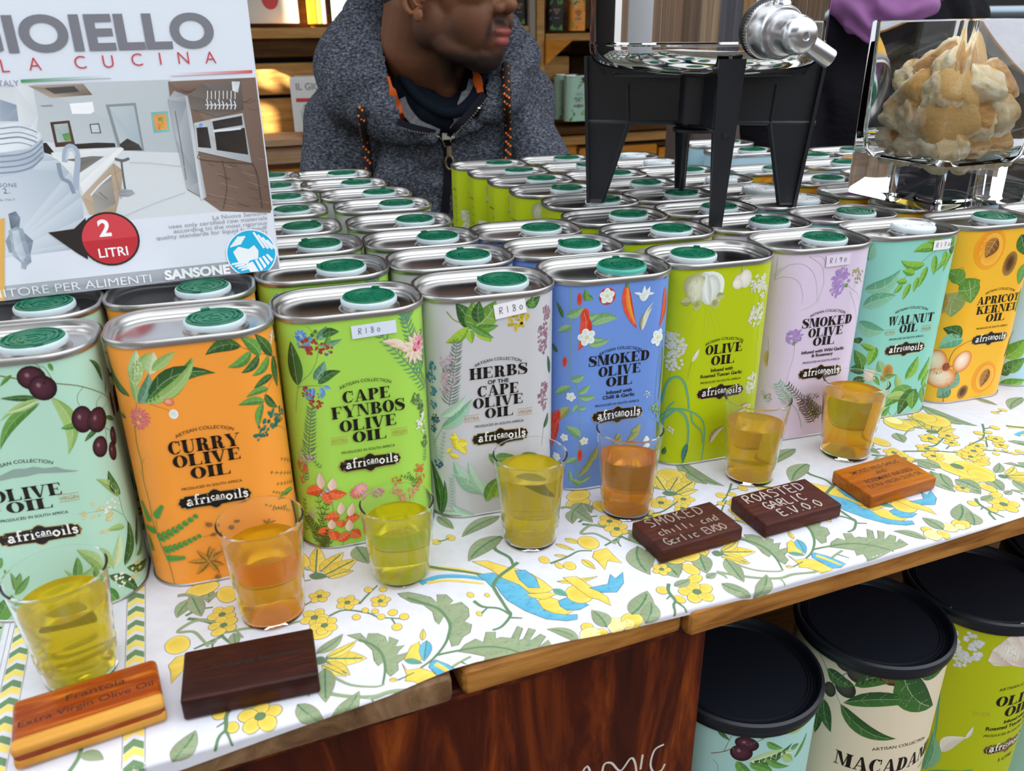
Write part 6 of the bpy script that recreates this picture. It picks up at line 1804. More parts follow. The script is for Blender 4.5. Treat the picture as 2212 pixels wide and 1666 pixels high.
lathe_obj('tank',[(0,.0005),(.070,.0),(.080,.0015),(.088,.005),(.0935,.0105),(.0960,.017),(DR,.0215),(DR,.0222),(DR+.0005,.0230),(DR+.0005,.0236),(DR,.0244),(DR,.0252),(DR,.028),(DR,.10),(DR,.24),(DR,.25),(.093,.262),(.07,.275),(.03,.283),(0,.284)],M_chrome,96,dr,caps=(False,False),sm=50)
# tap
tz=.033;ta=-PI/2+.25;td=Vector((cos(ta),sin(ta),-.08)).normalized();to=td.copy();to.z=0
B0=Vector((cos(ta)*DR,sin(ta)*DR,tz));TM=Matrix.Translation(B0)@td.to_track_quat('Z','Y').to_matrix().to_4x4()
tp=link('tap',None,dr);tp.empty_display_size=.01
lathe_obj('gasket',[(0,-.004),(.0200,-.004),(.0208,.0005),(.0200,.002),(0,.002)],mat('rubber_gasket',(.01,.01,.012),.5),48,tp,M=TM,sm=40)
bm=bmesh.new();lathe(bm,[(.0195,.0018),(.0197,.0024),(.0197,.0062),(.0190,.0068),(.0186,.0068),(.0183,.0215),(.0165,.0240),(.0150,.0240),(.0150,.0275),(.0130,.0285),(.0128,.0400),(.0132,.0415),(.0125,.0465),(.0105,.0505),(.0070,.0530),(.0030,.0535),(.0022,.0525),(0,.0524)],56,TM,True,False)
for k in range(60):
    a=2*PI*k/60;add_box(bm,None,(.0009,.0009,.0032),mat4=TM@Matrix.Translation((.0198*cos(a),.0198*sin(a),.0043)))
bmesh.ops.recalc_face_normals(bm,faces=bm.faces);link('valve_body',bm_me(bm,'valve_body',M_ss,45),tp)
sx=Vector((cos(ta+PI/2),sin(ta+PI/2),0));P0=B0+td*.041;sdn=(sx*.80+Vector((0,0,-.50))+to*.15).normalized()
SM2=Matrix.Translation(P0)@sdn.to_track_quat('Z','Y').to_matrix().to_4x4()
lathe_obj('spout',[(.0066,.006),(.0066,.0300),(.0060,.0310),(.0046,.0310),(.0044,.026),(0,.026)],M_ss,32,tp,M=SM2,caps=(False,False))
P1=B0+td*.017;SM3=Matrix.Translation(P1)@(Vector((0,0,1))+to*.05).normalized().to_track_quat('Z','Y').to_matrix().to_4x4()
lathe_obj('lever',[(.0062,.014),(.0066,.0165),(.0062,.0195),(.0052,.021),(.0052,.034),(.0074,.037),(.0074,.044),(0,.046)],M_ss,32,tp,M=SM3,caps=(False,False))
import time;T0=time.time()
# ================================================================ SHELF GOODS
ICNT=[0]
MEs={}
def mini(k):
    if k not in MEs:
        bm=bmesh.new();F=footprint(TW,TD,.012,5);c=None
        MEs[k]=ME['body'+k]
    return MEs[k]
VAR2={'K':('1c1a1c',TT([('TRUFFLE',-18,20,96,8),('OLIVE',-14,17,86,7.6),('OIL',-8,11,77,7)],None,66,58))}
def darkbody():
    A=Art(9);c=lin('1e1c1e');V=[];Fc=[];C=[];Nn=[];F=footprint(TW,TD,TR,10)
    for ln,y,w_ in(('ORGANIC',98,40),('OLIVE',88,26),('OIL',79,15)):A.text(ln,1,y,7,'b9925a',width=w_,bold=.02)
    A.text('african oils',1,60,5,'c8c0b0',width=26)
    for x,y,x1,y1,w_ in((-34,5,-20,30,14),(-20,2,-14,24,10),(20,3,30,32,14),(34,2,24,22,12),(-36,120,-20,150,10),(10,122,6,152,9),(18,120,26,152,9),(34,124,30,150,10),(-10,4,0,18,9),(8,3,14,18,9)):A.leaf(x,y,x1,y1,w_,1,'b',False)
    A.cluster(-34,95,7,20,'pkk');A.cluster(-33,60,7,20,'pu2');A.cluster(36,90,6,20,'oa')
    for x,y,nx,ny in F+[F[0]]:
        for z in(.001,TH-.003):V.append((x,y,z));C.append((*c,1));Nn.append(Vector((nx,ny,0)))
    for k in range(len(F)):Fc.append((2*k,2*k+2,2*k+3,2*k+1))
    return art_mesh('dark_tin_body',A,tmap,0,.0000045,.00012,[M_print],curved=lambda a,b,c:max(abs(a[0]),abs(b[0]),abs(c[0]))>20,tmax=3,extra=(V,Fc,C,Nn))
ME['bodyK']=darkbody()
def shelf_tin(k,px,pyb,hpx,off,label,dep=0):
    """px centre and base level on the shelf board; size from the height it shows"""
    p=atp(px,pyb,off);q=atp(px,pyb-hpx,off);s=(q.z-p.z)/TH
    p=p+E2*dep
    t=empty('shelf_tin',tuple(p),YAW-.06,label=label,cat='tin',group='small oil tins on the shelves behind')
    t.scale=(s*1.0,s*.9,s)
    link('body',ME['body'+k],t);link('rim',ME['rim'],t);link('lid',ME['lid'],t)
    link('cap',ME['capg'],t,(CT.x,CT.y,TH-.0062));return t
UP=2.385
for i,(k,px,b,h,lb) in enumerate([('K',1198,67,72,'black oil tin on the upper shelf, left of the orange one'),('B',1245,67,72,'small orange oil tin on the upper shelf between black ones'),('K',1292,67,72,'black oil tin on the upper shelf, right of the orange one'),('K',1338,66,72,'black oil tin on the upper shelf behind the steel drum')]):
    shelf_tin(k,px,b,h,UP,lb)
shelf_tin('K',1118,54,70,UP,'black oil tin just right of the man\'s face, left of the shelf post')
LOW=2.37
for px,b,h,k,lb,dp in[(1243,261,98,'A','pale green oil tin at the front left of the lower shelf',0),(1288,259,98,'C','lime oil tin next to the pale green one on the lower shelf',0),(1331,257,98,'D','grey herb oil tin on the lower shelf, partly behind the stand leg',0),(1374,255,98,'J','pale blue avocado oil tin on the lower shelf',0),(1415,253,98,'C','lime oil tin on the lower shelf seen under the drum',0),(1456,251,98,'A','pale aqua oil tin on the lower shelf left of the rear stand leg',0),(1497,249,98,'F','yellow green oil tin on the lower shelf right of the rear stand leg',0),(1536,247,98,'D','white oil tin at the right end of the lower shelf row',0)]:
    shelf_tin(k,px,b,h,LOW,lb,dp)
for j,lb in enumerate(('second in its row','third in its row','fourth in its row')):
    shelf_tin('A',1243,261,98,LOW,'pale green oil tin standing deeper on the lower shelf, '+lb,.072*(j+1))
def plainbox(name,x0,x1,yt,yb,off,dep,col,label,face=None,group=None,cat='box'):
    a=atp(x0,yb,off);b=atp(x1,yb,off);tp=atp(x0,yt,off);w_=(b-a).dot(E1);h=tp.z-a.z
    t=empty(name,tuple(a),YAW,label=label,cat=cat);bm=bmesh.new();add_box(bm,(w_/2,dep/2,h/2),(w_,dep,h),0,.003)
    link('carton',bm_me(bm,'carton',mat('card_'+name+col,lin(col),.5),40),t)
    if face:
        A=Art(3);face(A,w_*1000,h*1000);link('front_print',art_mesh('print',A,lambda u,v,o:((u/1000,-.0006-o,v/1000),Vector((0,-1,0))),0,.00002,0,[M_paper],nrm=False),t)
    return t
def jarface(A,w_,h):
    A.text('IL GIOIELLO',w_*.10,h*.78,h*.13,'8a8c94',align='L',width=w_*.8,bold=.01);A.rect(w_*.08,h*.56,w_*.62,h*.63,'d03c3c')
    A.poly('a8b0a8 d0d6d0',[(w_*.16,h*.08),(w_*.55,h*.08),(w_*.58,h*.4),(w_*.5,h*.48),(w_*.2,h*.48),(w_*.13,h*.4)]);A.ell(w_*.36,h*.49,w_*.17,h*.04,'8a948c')
p=plainbox('jar_box',637,760,168,286,2.315,.13,'e2e0dc','white box printed IL GIOIELLO with a jar picture on the low shelf behind the man',jarface)
p.rotation_euler[2]=YAW-.25
def redface(A,w_,h):
    A.ell(w_*.66,h*.5,h*.18,h*.22,'c83a38');A.rect(w_*.04,h*.7,w_*.5,h*.78,'a0a0a4');A.poly('c89a90 b87a70',[(0,h*.25),(w_*.25,h*.25),(w_*.2,h*.45),(0,h*.5)])
plainbox('carton_box',470,648,-60,52,2.47,.14,'dcd8d0','white carton with a red spot on the sunlit shelf, left of the man',redface)
plainbox('yellow_pack',668,686,-70,52,2.47,.08,'e0a81c','narrow yellow packet on the sunlit shelf left of the man',cat='packet')
plainbox('green_pack',687,697,-70,52,2.47,.08,'8fae4a','narrow green packet beside the yellow one on the sunlit shelf',cat='packet')
plainbox('pink_pack',698,707,-70,52,2.47,.08,'c8a0b0','narrow pink packet beside the green one on the sunlit shelf',cat='packet')
shelf_tin('J',742,50,90,2.45,'pale oil tin in sunlight on the shelf by the man\'s hood')
shelf_tin('A',796,49,90,2.45,'pale green oil tin in sunlight on the shelf behind the man\'s hood')
plainbox('grey_bag',1490,1600,268,372,1.75,.12,'6c625c','grey canvas bag behind the tins beside the rear stand leg',cat='bag')
# ================================================================ PEOPLE
def blob(*a,**k):
    t=time.time();o=blob_(*a,**k);print(a[0],len(o.data.vertices),round(time.time()-t,1));return o
def blob_(name,parts,voxel,mats,sm_it=6,sm_f=.5,parent=None,post=None,caps=()):
    """parts: ('e',centre,radii,rotation) ellipsoids and ('c',[(p,r),...]) limbs, fused into one skin"""
    bm=bmesh.new()
    for q in parts:
        if q[0]=='e':
            M=Matrix.Translation(q[1])@(q[3].to_matrix().to_4x4() if len(q)>3 else Matrix.Identity(4))@Matrix.Diagonal((*q[2],1))
            bmesh.ops.create_icosphere(bm,subdivisions=3,radius=1,matrix=M)
        else:
            P=q[1]
            for (a,ra),(b,rb) in zip(P,P[1:]):
                a,b=Vector(a),Vector(b);d=b-a;l=d.length;R3=d.to_track_quat('Z','Y').to_matrix().to_4x4()
                bmesh.ops.create_cone(bm,cap_ends=True,segments=24,radius1=ra,radius2=rb,depth=l,matrix=Matrix.Translation((a+b)/2)@R3)
            for a,ra in P:bmesh.ops.create_icosphere(bm,subdivisions=3,radius=ra,matrix=Matrix.Translation(a))
    me=bpy.data.meshes.new('tmp');bm.to_mesh(me);bm.free();o=bpy.data.objects.new('tmp',me);TMP.collection.objects.link(o)
    r=o.modifiers.new('r','REMESH');r.mode='VOXEL';r.voxel_size=voxel
    s=o.modifiers.new('s','SMOOTH');s.factor=sm_f;s.iterations=sm_it
    dg=tdg();m=bpy.data.meshes.new_from_object(o.evaluated_get(dg));m.name=name
    bpy.data.objects.remove(o);m.materials.clear()
    for x in(mats if isinstance(mats,list) else[mats]):m.materials.append(x)
    m.shade_smooth()
    if post:post(m)
    return link(name,m,parent)
def colour_mesh(m,f):
    at_=m.color_attributes.new('Col','FLOAT_COLOR','POINT');at_.data.foreach_set('color',[x for v in m.vertices for x in (*f(v.co),1)])
YM=1.22
man=empty('person',(-.1,YM+.08,-.95),label='seated man in a dark grey heathered hoodie with orange drawcords, looking to the right',cat='person')
man_l=Vector(man.location)
HY=math.radians(60)
hf=Vector((sin(HY),-cos(HY),0));hs=Vector((-cos(HY),-sin(HY),0))   # forward, toward the near ear
ear=at(905,6,1.15);HC=ear-hs*.067
HMt=Matrix.Translation(HC+Vector((0,0,.010)))@Matrix(((hf.x,hs.x,0,0),(hf.y,hs.y,0,0),(0,0,1,0),(0,0,0,1)))@Matrix.Rotation(.10,4,'Y')@Matrix.Scale(.885,4)
def H(*p):return HMt@Vector(p)
hq=HMt.to_quaternion()
def he(c,r,rot=None):return('e',H(*c),tuple(q*.885 for q in r),(hq@(rot.to_quaternion()) if rot else hq))
def ER(x=0,y=0,z=0):return Euler((x,y,z))
nb=at(935,190,1.24)
headp=[he((-.012,0,.052),(.098,.075,.088)),he((.040,0,.012),(.056,.062,.080)),he((.038,0,-.042),(.055,.060,.050)),he((.064,0,-.080),(.030,.034,.022)),he((.056,.030,-.030),(.038,.030,.045)),he((.056,-.030,-.030),(.038,.030,.045)),he((.066,0,-.075),(.03,.035,.022)),
 he((.004,.048,-.040),(.034,.020,.034)),he((.004,-.048,-.040),(.034,.020,.034)),he((.040,.042,-.066),(.04,.018,.020),ER(0,.35,-.35)),he((.040,-.042,-.066),(.04,.018,.020),ER(0,.35,.35)),
 he((.060,.040,.008),(.030,.022,.022)),he((.060,-.040,.008),(.030,.022,.022)),he((.078,0,-.048),(.024,.034,.028)),
 he((.089,0,.022),(.014,.011,.034),ER(0,-.35,0)),he((.104,0,-.004),(.0145,.0135,.0115)),he((.095,.0155,-.010),(.011,.0085,.0085)),he((.095,-.0155,-.010),(.011,.0085,.0085)),
 he((.0975,0,-.040),(.0095,.024,.0062)),he((.0955,0,-.0535),(.0100,.021,.0078)),he((.084,0,.052),(.022,.052,.012)),he((.090,0,-.068),(.008,.018,.008)),
 ('c',[(H(-.035,0,-.02),.060),(H(-.048,0,-.075),.056),(nb+Vector((0,.045,0)),.062)]),
 ('c',[(H(.0,.03,-.06),.020),(nb+Vector((.02,-.005,-.02)),.018)]),
 ('e',nb+Vector((.0,.05,-.045)),(.115,.07,.05)),
 ('e',nb+Vector((-.01,.09,-.28)),(.14,.085,.25))]
SKIN=(.13,.048,.022);SK2=(.24,.098,.046)
HMi=HMt.inverted()
def skincol(co):
    p=HMi@co;c=mix(SKIN,SK2,max(0,min(1,.5+noise.noise(co*14)*.9)))
    def g(x,y,z,sx,sy,sz):return math.exp(-((p.x-x)/sx)**2-((p.y-y)/sy)**2-((p.z-z)/sz)**2)
    c=mix(c,(.24,.10,.045),.7*g(.11,0,.0,.03,.02,.02));c=mix(c,(.20,.085,.038),.6*max(g(.065,.045,.012,.03,.03,.02),g(.065,-.045,.012,.03,.03,.02)))
    if p.z>-.13:
        beard=max(g(.055,.0,-.098,.06,.06,.026),g(.098,0,-.0275,.02,.026,.0065)*1.0,g(.088,.028,-.040,.014,.009,.016),g(.088,-.028,-.040,.014,.009,.016),.8*g(.01,.05,-.062,.04,.03,.022),.6*g(.05,.05,-.05,.03,.02,.02))
        S=lambda t:max(0,min(1,t))
        beard=max(beard,.97*S((-.056-p.z)/.026)*S((p.x+.005)/.03)*S((p.z+.14)/.02))
        c=mix(c,(.016,.010,.009),min(.93,beard*1.15))
    lip=max(g(.107,0,-.0405,.014,.021,.0042),g(.106,0,-.0535,.014,.019,.0065)*1.1);c=mix(c,(.36,.085,.075),min(1,lip*1.3)) if p.x>.085 else c
    c=mix(c,(.12,.02,.02),.8*math.exp(-((p.z+.0468)/.0014)**2)*(1 if p.x>.09 and abs(p.y)<.022 else 0))
    return c
M_skin=mat('brown_skin',SKIN,.52,0,Specular_IOR_Level=.3,Subsurface_Weight=.08,Subsurface_Radius=(.008,.003,.0015));_a=N(M_skin,'ShaderNodeVertexColor');_a.layer_name='Col';L(M_skin,_a.outputs[0],M_skin.node_tree.nodes['Principled BSDF'].inputs['Base Color']);bump(M_skin,300,.3,.0008,4)
body=blob('body',headp,.0026,M_skin,5,.5,None,lambda m:colour_mesh(m,skincol))
def par(o):
    o.parent=man;o.matrix_parent_inverse=Matrix.Translation(-man_l);return o
par(body)
# ears
for s in(1,-1):
    bm=bmesh.new();E=[]
    for k in range(15):
        a=-2.5+5.2*k/14;E.append(H(-.006-.015*cos(a)*(1 if 1 else 0),s*(.078+.006*(1+cos(a))*.5),.004+.030*sin(a)))
    tube(bm,E,[.0030+.0012*sin(PI*k/14) for k in range(15)],10)
    E2_=[H(.004-.011*cos(a),s*.080,.002+.017*sin(a)) for a in[-1.8+3.8*k/10 for k in range(11)]];tube(bm,E2_,.0024,8)
    for c_,r_ in(((-.006,s*.074,.004),(.013,.006,.027)),((.002,s*.079,-.027),(.0075,.0045,.0085)),((.009,s*.077,-.003),(.004,.004,.007))):
        bmesh.ops.create_icosphere(bm,subdivisions=3,radius=1,matrix=Matrix.Translation(H(*c_))@hq.to_matrix().to_4x4()@Matrix.Diagonal((*r_,1)))
    m=bm_me(bm,'ear',M_skin,60);colour_mesh(m,lambda co:SK2);par(link('ear',m))
M_hair=mat('black_hair',(.010,.008,.007),.8);bump(M_hair,500,1,.002,4)
hair=blob('hair',[he((-.016,0,.060),(.101,.0785,.088)),he((-.05,0,.0),(.058,.066,.050))],.004,M_hair,3)
bm=bmesh.new();bm.from_mesh(hair.data)
bmesh.ops.delete(bm,geom=[f for f in bm.faces if (lambda p:(p.x>.045 and p.z<.085) or (p.x>.0 and p.z<.03) or p.z<-.045+0*p.x)(HMi@f.calc_center_median())],context='FACES')
bm.to_mesh(hair.data);bm.free();hair.modifiers.new('s','SOLIDIFY').thickness=.002;par(hair)
for s in(1,-1):
    bm=bmesh.new();bmesh.ops.create_uvsphere(bm,u_segments=20,v_segments=12,radius=.0115,matrix=Matrix.Translation(H(.083,s*.031,.030)));par(link('eye',bm_me(bm,'eye',mat('eye_white',(.7,.66,.6),.2),60)))
    bm=bmesh.new();bmesh.ops.create_uvsphere(bm,u_segments=16,v_segments=8,radius=.006,matrix=Matrix.Translation(H(.0915,s*.031,.030))@Matrix.Diagonal((.5,1,1,1)));par(link('iris',bm_me(bm,'iris',mat('iris',(.02,.01,.006),.15),60)))
# T shirt
M_tee=mat('navy_jersey',(.006,.009,.016),.9,0,Specular_IOR_Level=.1);bump(M_tee,600,.25,.0005)
def a2(px,py,Y,r):return(at(px,py,Y),r)
tee=blob('t_shirt',[('e',at(955,265,1.285),(.098,.075,.08)),('e',at(945,250,1.27),(.078,.072,.05)),('c',[a2(870,130,1.29,.035),a2(880,190,1.235,.030),a2(930,245,1.205,.026),a2(985,255,1.205,.024),a2(1030,215,1.22,.025),a2(1050,150,1.26,.030)]),('e',at(960,500,1.36),(.10,.05,.16))],.004,M_tee,6)
par(tee)
bm=bmesh.new();NK=[at(*q) for q in((838,95,1.245),(862,150,1.212),(900,205,1.190),(945,238,1.181),(985,243,1.181),(1020,215,1.192),(1040,170,1.215))]
NKs=[Vector(q) for q in catmull([tuple(q) for q in NK],4)];tube(bm,NKs,.0075,10);c_=link('neckband',bm_me(bm,'neckband',M_tee,60));par(c_)
# hoodie
M_hood=mat('heathered_grey_fleece',rough=.95,Specular_IOR_Level=.1)
_r=ramp_noise(M_hood,[(.34,'24272f'),(.5,'4a4e58'),(.66,'7f838d')],230,(1,1,2.0),3,0,(0,0,0),.7);bump(M_hood,240,.6,.0012,3)
def fold_post(m):
    NN=[v.normal.copy() for v in m.vertices]
    for v,n in zip(m.vertices,NN):
        p=v.co;w_=noise.noise(Vector((p.x*16+p.z*9,p.y*7,p.z*7-p.x*8)))*.012+noise.noise(p*28)*.0025-.009*max(0,1-2.2*abs(noise.noise(Vector((p.x*9+p.z*7,p.y*5,p.z*4-p.x*6+7)))))**3;v.co=p+n*w_
hp=[('e',at(950,450,1.31),(.185,.105,.26)),('e',at(950,320,1.30),(.175,.098,.12)),
 ('e',at(775,265,1.30),(.075,.075,.075)),('e',at(1105,235,1.31),(.070,.07,.07)),
 ('c',[a2(752,275,1.30,.066),a2(735,380,1.27,.060),a2(728,560,1.24,.058)]),
 ('c',[a2(1098,220,1.31,.060),a2(1140,330,1.27,.056),a2(1185,470,1.22,.052)]),
 ('c',[a2(728,560,1.24,.058),(Vector((-.16,1.13,-.22)),.045),(Vector((-.06,1.10,-.24)),.038)]),
 ('c',[a2(1185,470,1.22,.052),(Vector((.02,1.13,-.22)),.045),(Vector((-.03,1.10,-.24)),.038)]),
 ('c',[a2(905,10,1.345,.045),a2(840,40,1.31,.050),a2(785,85,1.275,.054),a2(755,145,1.25,.054),a2(770,205,1.225,.050),a2(825,250,1.205,.040),a2(885,278,1.190,.026),a2(930,296,1.188,.016)]),
 ('c',[a2(800,120,1.235,.035),a2(815,190,1.205,.034),a2(850,240,1.19,.026)]),
 ('c',[a2(905,10,1.345,.045),a2(1000,20,1.36,.05),a2(1075,70,1.33,.045),a2(1112,120,1.29,.036),a2(1110,175,1.25,.032),a2(1075,220,1.215,.026),a2(1030,265,1.195,.018),a2(985,292,1.188,.013)]),
 ('c',[a2(1010,380,1.245,.04),a2(860,370,1.245,.05)]),
 ('e',Vector((-.1,1.34,-.42)),(.17,.13,.16))]
hood=blob('hoodie',hp,.0045,M_hood,5,.5,None,fold_post)
VOP=[(836,20),(822,80),(832,140),(850,200),(866,262),(905,276),(945,288),(967,300),(1010,262),(1052,214),(1052,170),(1036,135),(1035,20)]
def inpoly(x,y,P):
    c=False;j=len(P)-1
    for i in range(len(P)):
        if (P[i][1]>y)!=(P[j][1]>y) and x<(P[j][0]-P[i][0])*(y-P[i][1])/(P[j][1]-P[i][1])+P[i][0]:c=not c
        j=i
    return c
def topx(p):
    d=p-CAMP;z=d.dot(_F);return 1106+CF*d.dot(_R)/z,833-CF*d.dot(_U)/z
bm=bmesh.new();bm.from_mesh(hood.data)
kill=[f for f in bm.faces if f.calc_center_median().y<1.30 and inpoly(*topx(f.calc_center_median()),VOP)]
kill+=[f for f in bm.faces if (lambda c:inpoly(*topx(c),VOP) and c.y<1.44)(f.calc_center_median()) and f not in kill] 
bmesh.ops.delete(bm,geom=kill,context='FACES');bm.to_mesh(hood.data);bm.free();par(hood)
# trims laid on the cloth surface
bh=[]
for o in(hood,tee):
    b=bmesh.new();b.from_mesh(o.data);bh.append(BVHTree.FromBMesh(b));b.free()
def drape(px,py,prefer=0,off=.002,fb=1.19):
    d=(at(px,py,1)-CAMP).normalized();best=None
    hs_=[q for q in(b.ray_cast(CAMP,d) for b in bh) if q[0] is not None and q[3]<1.36]
    if not hs_:return at(px,py,fb)
    return min(hs_,key=lambda q:q[3])[0]-d*off
def strip_on(name,px,w_,m,off=.002,prefer=0,th=.0012,track=None):
    P=catmull(px,5);C_=[drape(*q,prefer,off) for q in P]
    for _ in range(9):C_=[C_[0]]+[(C_[i-1]+C_[i]*2+C_[i+1])/4 for i in range(1,len(C_)-1)]+[C_[-1]]
    bm=bmesh.new();prev=None
    for i,c in enumerate(C_):
        t=(C_[min(i+1,len(C_)-1)]-C_[max(i-1,0)]).normalized();n=(CAMP-c).normalized();s=t.cross(n).normalized();ww=w_[min(i*len(w_)//len(C_),len(w_)-1)] if isinstance(w_,(list,tuple)) else w_
        a,b=bm.verts.new(c-s*ww/2),bm.verts.new(c+s*ww/2)
        if prev:bm.faces.new((prev[0],prev[1],b,a))
        prev=(a,b)
    bmesh.ops.solidify(bm,geom=bm.faces[:],thickness=th);o=link(name,bm_me(bm,name,m,60));par(o);return C_
M_navy=mat('dark_navy_tape',(.012,.011,.022),.8);M_orng=mat('bright_orange_tape',(1,.20,.02),.6);M_lin=mat('light_grey_lining',rough=.95);ramp_noise(M_lin,[(.35,'85858b'),(.65,'a9aaae')],160)
M_brass=mat('antique_metal',(.25,.19,.12),.4,.9);M_teeth=mat('zip_metal',(.5,.48,.42),.3,1)
strip_on('lining',[(868,212),(886,245),(915,268),(950,284)],[.012,.020,.020,.008],M_lin,.004,1)
strip_on('lining',[(1022,172),(1012,215),(992,255),(975,280)],[.012,.022,.016,.006],M_lin,.004,1)
strip_on('orange_tape',[(838,165),(850,205),(860,240),(866,262)],[.004,.010,.0125,.0125],M_orng,.008,1)
strip_on('orange_tape',[(1024,146),(1032,172),(1037,200)],[.008,.012,.010],M_orng,.008,1)
strip_on('zip_tape',[(858,262),(890,276),(930,284),(955,296),(962,312)],.009,M_navy,.010,1)
strip_on('zip_tape',[(1048,203),(1025,235),(1000,262),(980,282),(970,305)],.012,M_navy,.010,1)
strip_on('zip_flap',[(964,300),(968,350),(966,400),(960,460),(955,520)],.012,M_navy,.003,0)
M_seam=M_navy
def teeth(px,off,prefer):
    P=catmull(px,12);C_=[drape(*q,prefer,off) for q in P];bm=bmesh.new();acc=0
    for a,b in zip(C_,C_[1:]):
        L_=(b-a).length;acc+=L_
        if acc>.0026:
            acc=0;add_box(bm,None,(.0017,.0040,.0018),mat4=Matrix.Translation(a)@(b-a).to_track_quat('X','Z').to_matrix().to_4x4())
    o=link('zip_teeth',bm_me(bm,'zip_teeth',M_teeth));tag(o,kind='stuff');par(o)
teeth([(864,275),(895,284),(930,290),(952,299),(962,318)],.014,1);teeth([(1050,212),(1028,242),(1002,270),(982,292),(974,305)],.015,1)
zp=drape(970,316,0,.012);bm=bmesh.new();tube(bm,[zp,zp+Vector((0,-.001,-.012))],.0040,10)
Rr=[zp+Vector((.0055*cos(a),-.002,-.022+.0095*sin(a))) for a in[2*PI*k/16 for k in range(17)]];tube(bm,Rr,.0018,8);add_box(bm,tuple(zp+Vector((0,-.002,-.010))),(.007,.002,.010),0,.0005)
par(link('zip_pull',bm_me(bm,'zip_pull',M_brass,50)))
sp_=drape(965,294,0,.012,1.18);bm=bmesh.new();add_box(bm,tuple(sp_),(.013,.003,.010),0,.001);par(link('zip_garage',bm_me(bm,'zip_garage',mat('cream_patch',(.62,.55,.5),.8),40)))
# drawcords with orange flecks
def cord(px,off):
    P=catmull(px,6);C_=[drape(*q,0,off) for q in P]
    for _ in range(9):C_=[C_[0]]+[(C_[i-1]+C_[i]*2+C_[i+1])/4 for i in range(1,len(C_)-1)]+[C_[-1]]
    bm=bmesh.new();tube(bm,C_,.0058,12);o=link('drawcord',bm_me(bm,'drawcord',mat('black_cord',(.012,.009,.008),.8),60));par(o)
    bm=bmesh.new();acc=0;k=0
    for a,b in zip(C_,C_[1:]):
        n=max(1,int((b-a).length/.0024));
        for j in range(n):
            k+=1
            if k%4 in(0,1,2):
                c=a+(b-a)*j/n;tw=(k%4-1)*.0030
                bmesh.ops.create_icosphere(bm,subdivisions=1,radius=.0019,matrix=Matrix.Translation(c+Vector((tw,-.0052,0)))@Matrix.Diagonal((1,.6,1.1,1)))
    f=link('cord_flecks',bm_me(bm,'cord_flecks',M_orng),o);tag(f,kind='stuff')
    f.matrix_parent_inverse=Matrix.Identity(4)
    return o
cord([(778,232),(784,270),(790,310),(796,345),(796,378)],.010)
cord([(1092,140),(1094,190),(1096,240),(1098,290),(1097,345)],.010)
# jeans and shoes, below the table
M_jean=mat('dark_denim',(.02,.03,.06),.85);M_shoe=mat('dark_shoe',(.02,.02,.02),.6)
par(blob('trousers',[('c',[(Vector((-.17,1.36,-.50)),.095),(Vector((-.20,1.12,-.50)),.075),(Vector((-.20,1.14,-.88)),.050)]),('c',[(Vector((-.03,1.36,-.50)),.095),(Vector((0,1.12,-.50)),.075),(Vector((0,1.14,-.88)),.050)])],.01,M_jean,4))
for x in(-.20,0):par(blob('shoe',[('e',Vector((x,1.12,-.915)),(.045,.12,.036))],.008,M_shoe,3))
stl=lathe_obj('stool',[(0,0),(.17,0),(.17,.29),(.18,.30),(.18,.335),(0,.335)],M_shelfd,32,None,(-.1,1.40,-.95),caps=(False,False));tag(stl,'dark round stool the seated man sits on','stool')
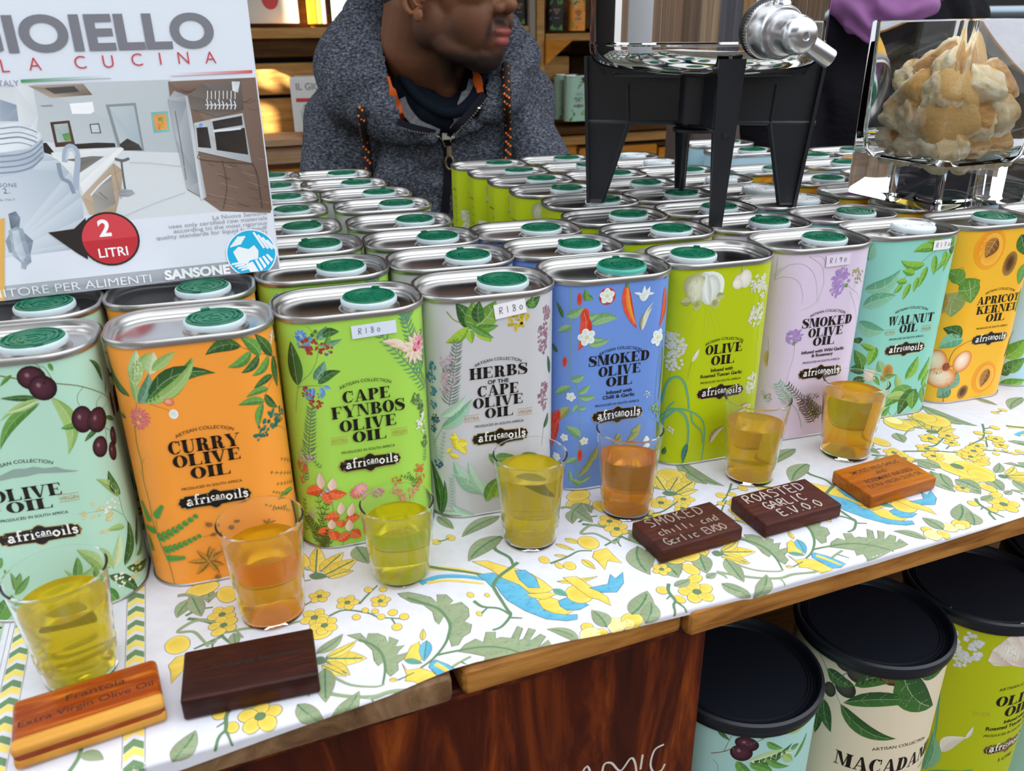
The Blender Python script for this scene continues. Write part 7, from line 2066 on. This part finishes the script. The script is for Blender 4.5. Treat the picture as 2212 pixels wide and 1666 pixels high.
# woman in black with a purple scarf
wom=empty('person',(.66,1.62,-.95),label='person in black clothes with a purple scarf, standing behind the steel drum and vase',cat='person');wl=Vector(wom.location)
def parw(o):
    o.parent=wom;o.matrix_parent_inverse=Matrix.Translation(-wl);return o
M_blackc=mat('black_cloth',(.009,.009,.012),.9);M_blackc.node_tree.nodes['Principled BSDF'].inputs['Specular IOR Level'].default_value=.1;bump(M_blackc,25,.5,.01,4,stretch=(1,1,2.5))
wp=[('e',at(1860,260,1.62),(.20,.13,.26)),('e',at(1840,60,1.62),(.21,.12,.12)),('c',[a2(1690,60,1.62,.085),a2(1680,250,1.56,.07),a2(1700,420,1.5,.06)]),('c',[a2(2040,60,1.66,.08),a2(2090,250,1.62,.07),a2(2050,420,1.55,.06)]),('e',Vector((.66,1.62,-.25)),(.2,.15,.3)),('c',[(Vector((.56,1.62,-.3)),.11),(Vector((.56,1.62,-.88)),.06)]),('c',[(Vector((.76,1.62,-.3)),.11),(Vector((.76,1.62,-.88)),.06)])]
parw(blob('black_clothes',wp,.009,M_blackc,6,.5,None,fold_post))
hw=at(1945,-75,1.56)
M_skin2=mat('dark_skin',(.07,.028,.016),.5)
parw(blob('body',[('e',hw+Vector((0,0,.02)),(.072,.09,.105)),('e',hw+Vector((-.01,-.045,-.055)),(.045,.04,.045)),('c',[(hw+Vector((0,.03,-.04)),.055),(hw+Vector((0,.05,-.16)),.058)]),('e',hw+Vector((-.01,-.085,-.0)),(.014,.018,.02)),('e',hw+Vector((-.01,-.08,-.045)),(.024,.014,.010)),('e',hw+Vector((-.072,.0,.0)),(.008,.018,.026)),('e',hw+Vector((.072,.0,.0)),(.008,.018,.026))],.006,M_skin2,4))
parw(blob('hair',[('e',hw+Vector((0,.025,.045)),(.084,.092,.098))],.008,M_hair,3))
M_scarf=mat('purple_scarf',lin('98639a'),.85);bump(M_scarf,500,.3,.001)
def scarf_post(m):
    NN=[v.normal.copy() for v in m.vertices]
    for v,n in zip(m.vertices,NN):
        p=v.co;v.co=p+n*(.006*sin(p.x*60+p.z*90+8*noise.noise(p*9))+.002*noise.noise(p*60))
parw(blob('scarf',[('c',[a2(1850,-70,1.58,.035),a2(1830,-15,1.53,.042),a2(1860,25,1.50,.040),a2(1885,60,1.485,.024),a2(1898,88,1.475,.012)]),('c',[a2(1800,-10,1.52,.02),a2(1840,40,1.49,.02),a2(1885,85,1.475,.012)]),('c',[a2(1860,5,1.50,.032),a2(1920,20,1.48,.030),a2(1975,20,1.48,.028),a2(1998,-20,1.51,.032),a2(2000,-70,1.57,.04)]),('c',[a2(2000,-70,1.57,.04),a2(1930,-100,1.66,.05),a2(1850,-70,1.58,.035)])],.0035,M_scarf,3,.5,None,scarf_post))
print('people',time.time()-T0)
print('objects',len(bpy.data.objects))

bpy.data.scenes.remove(TMP)
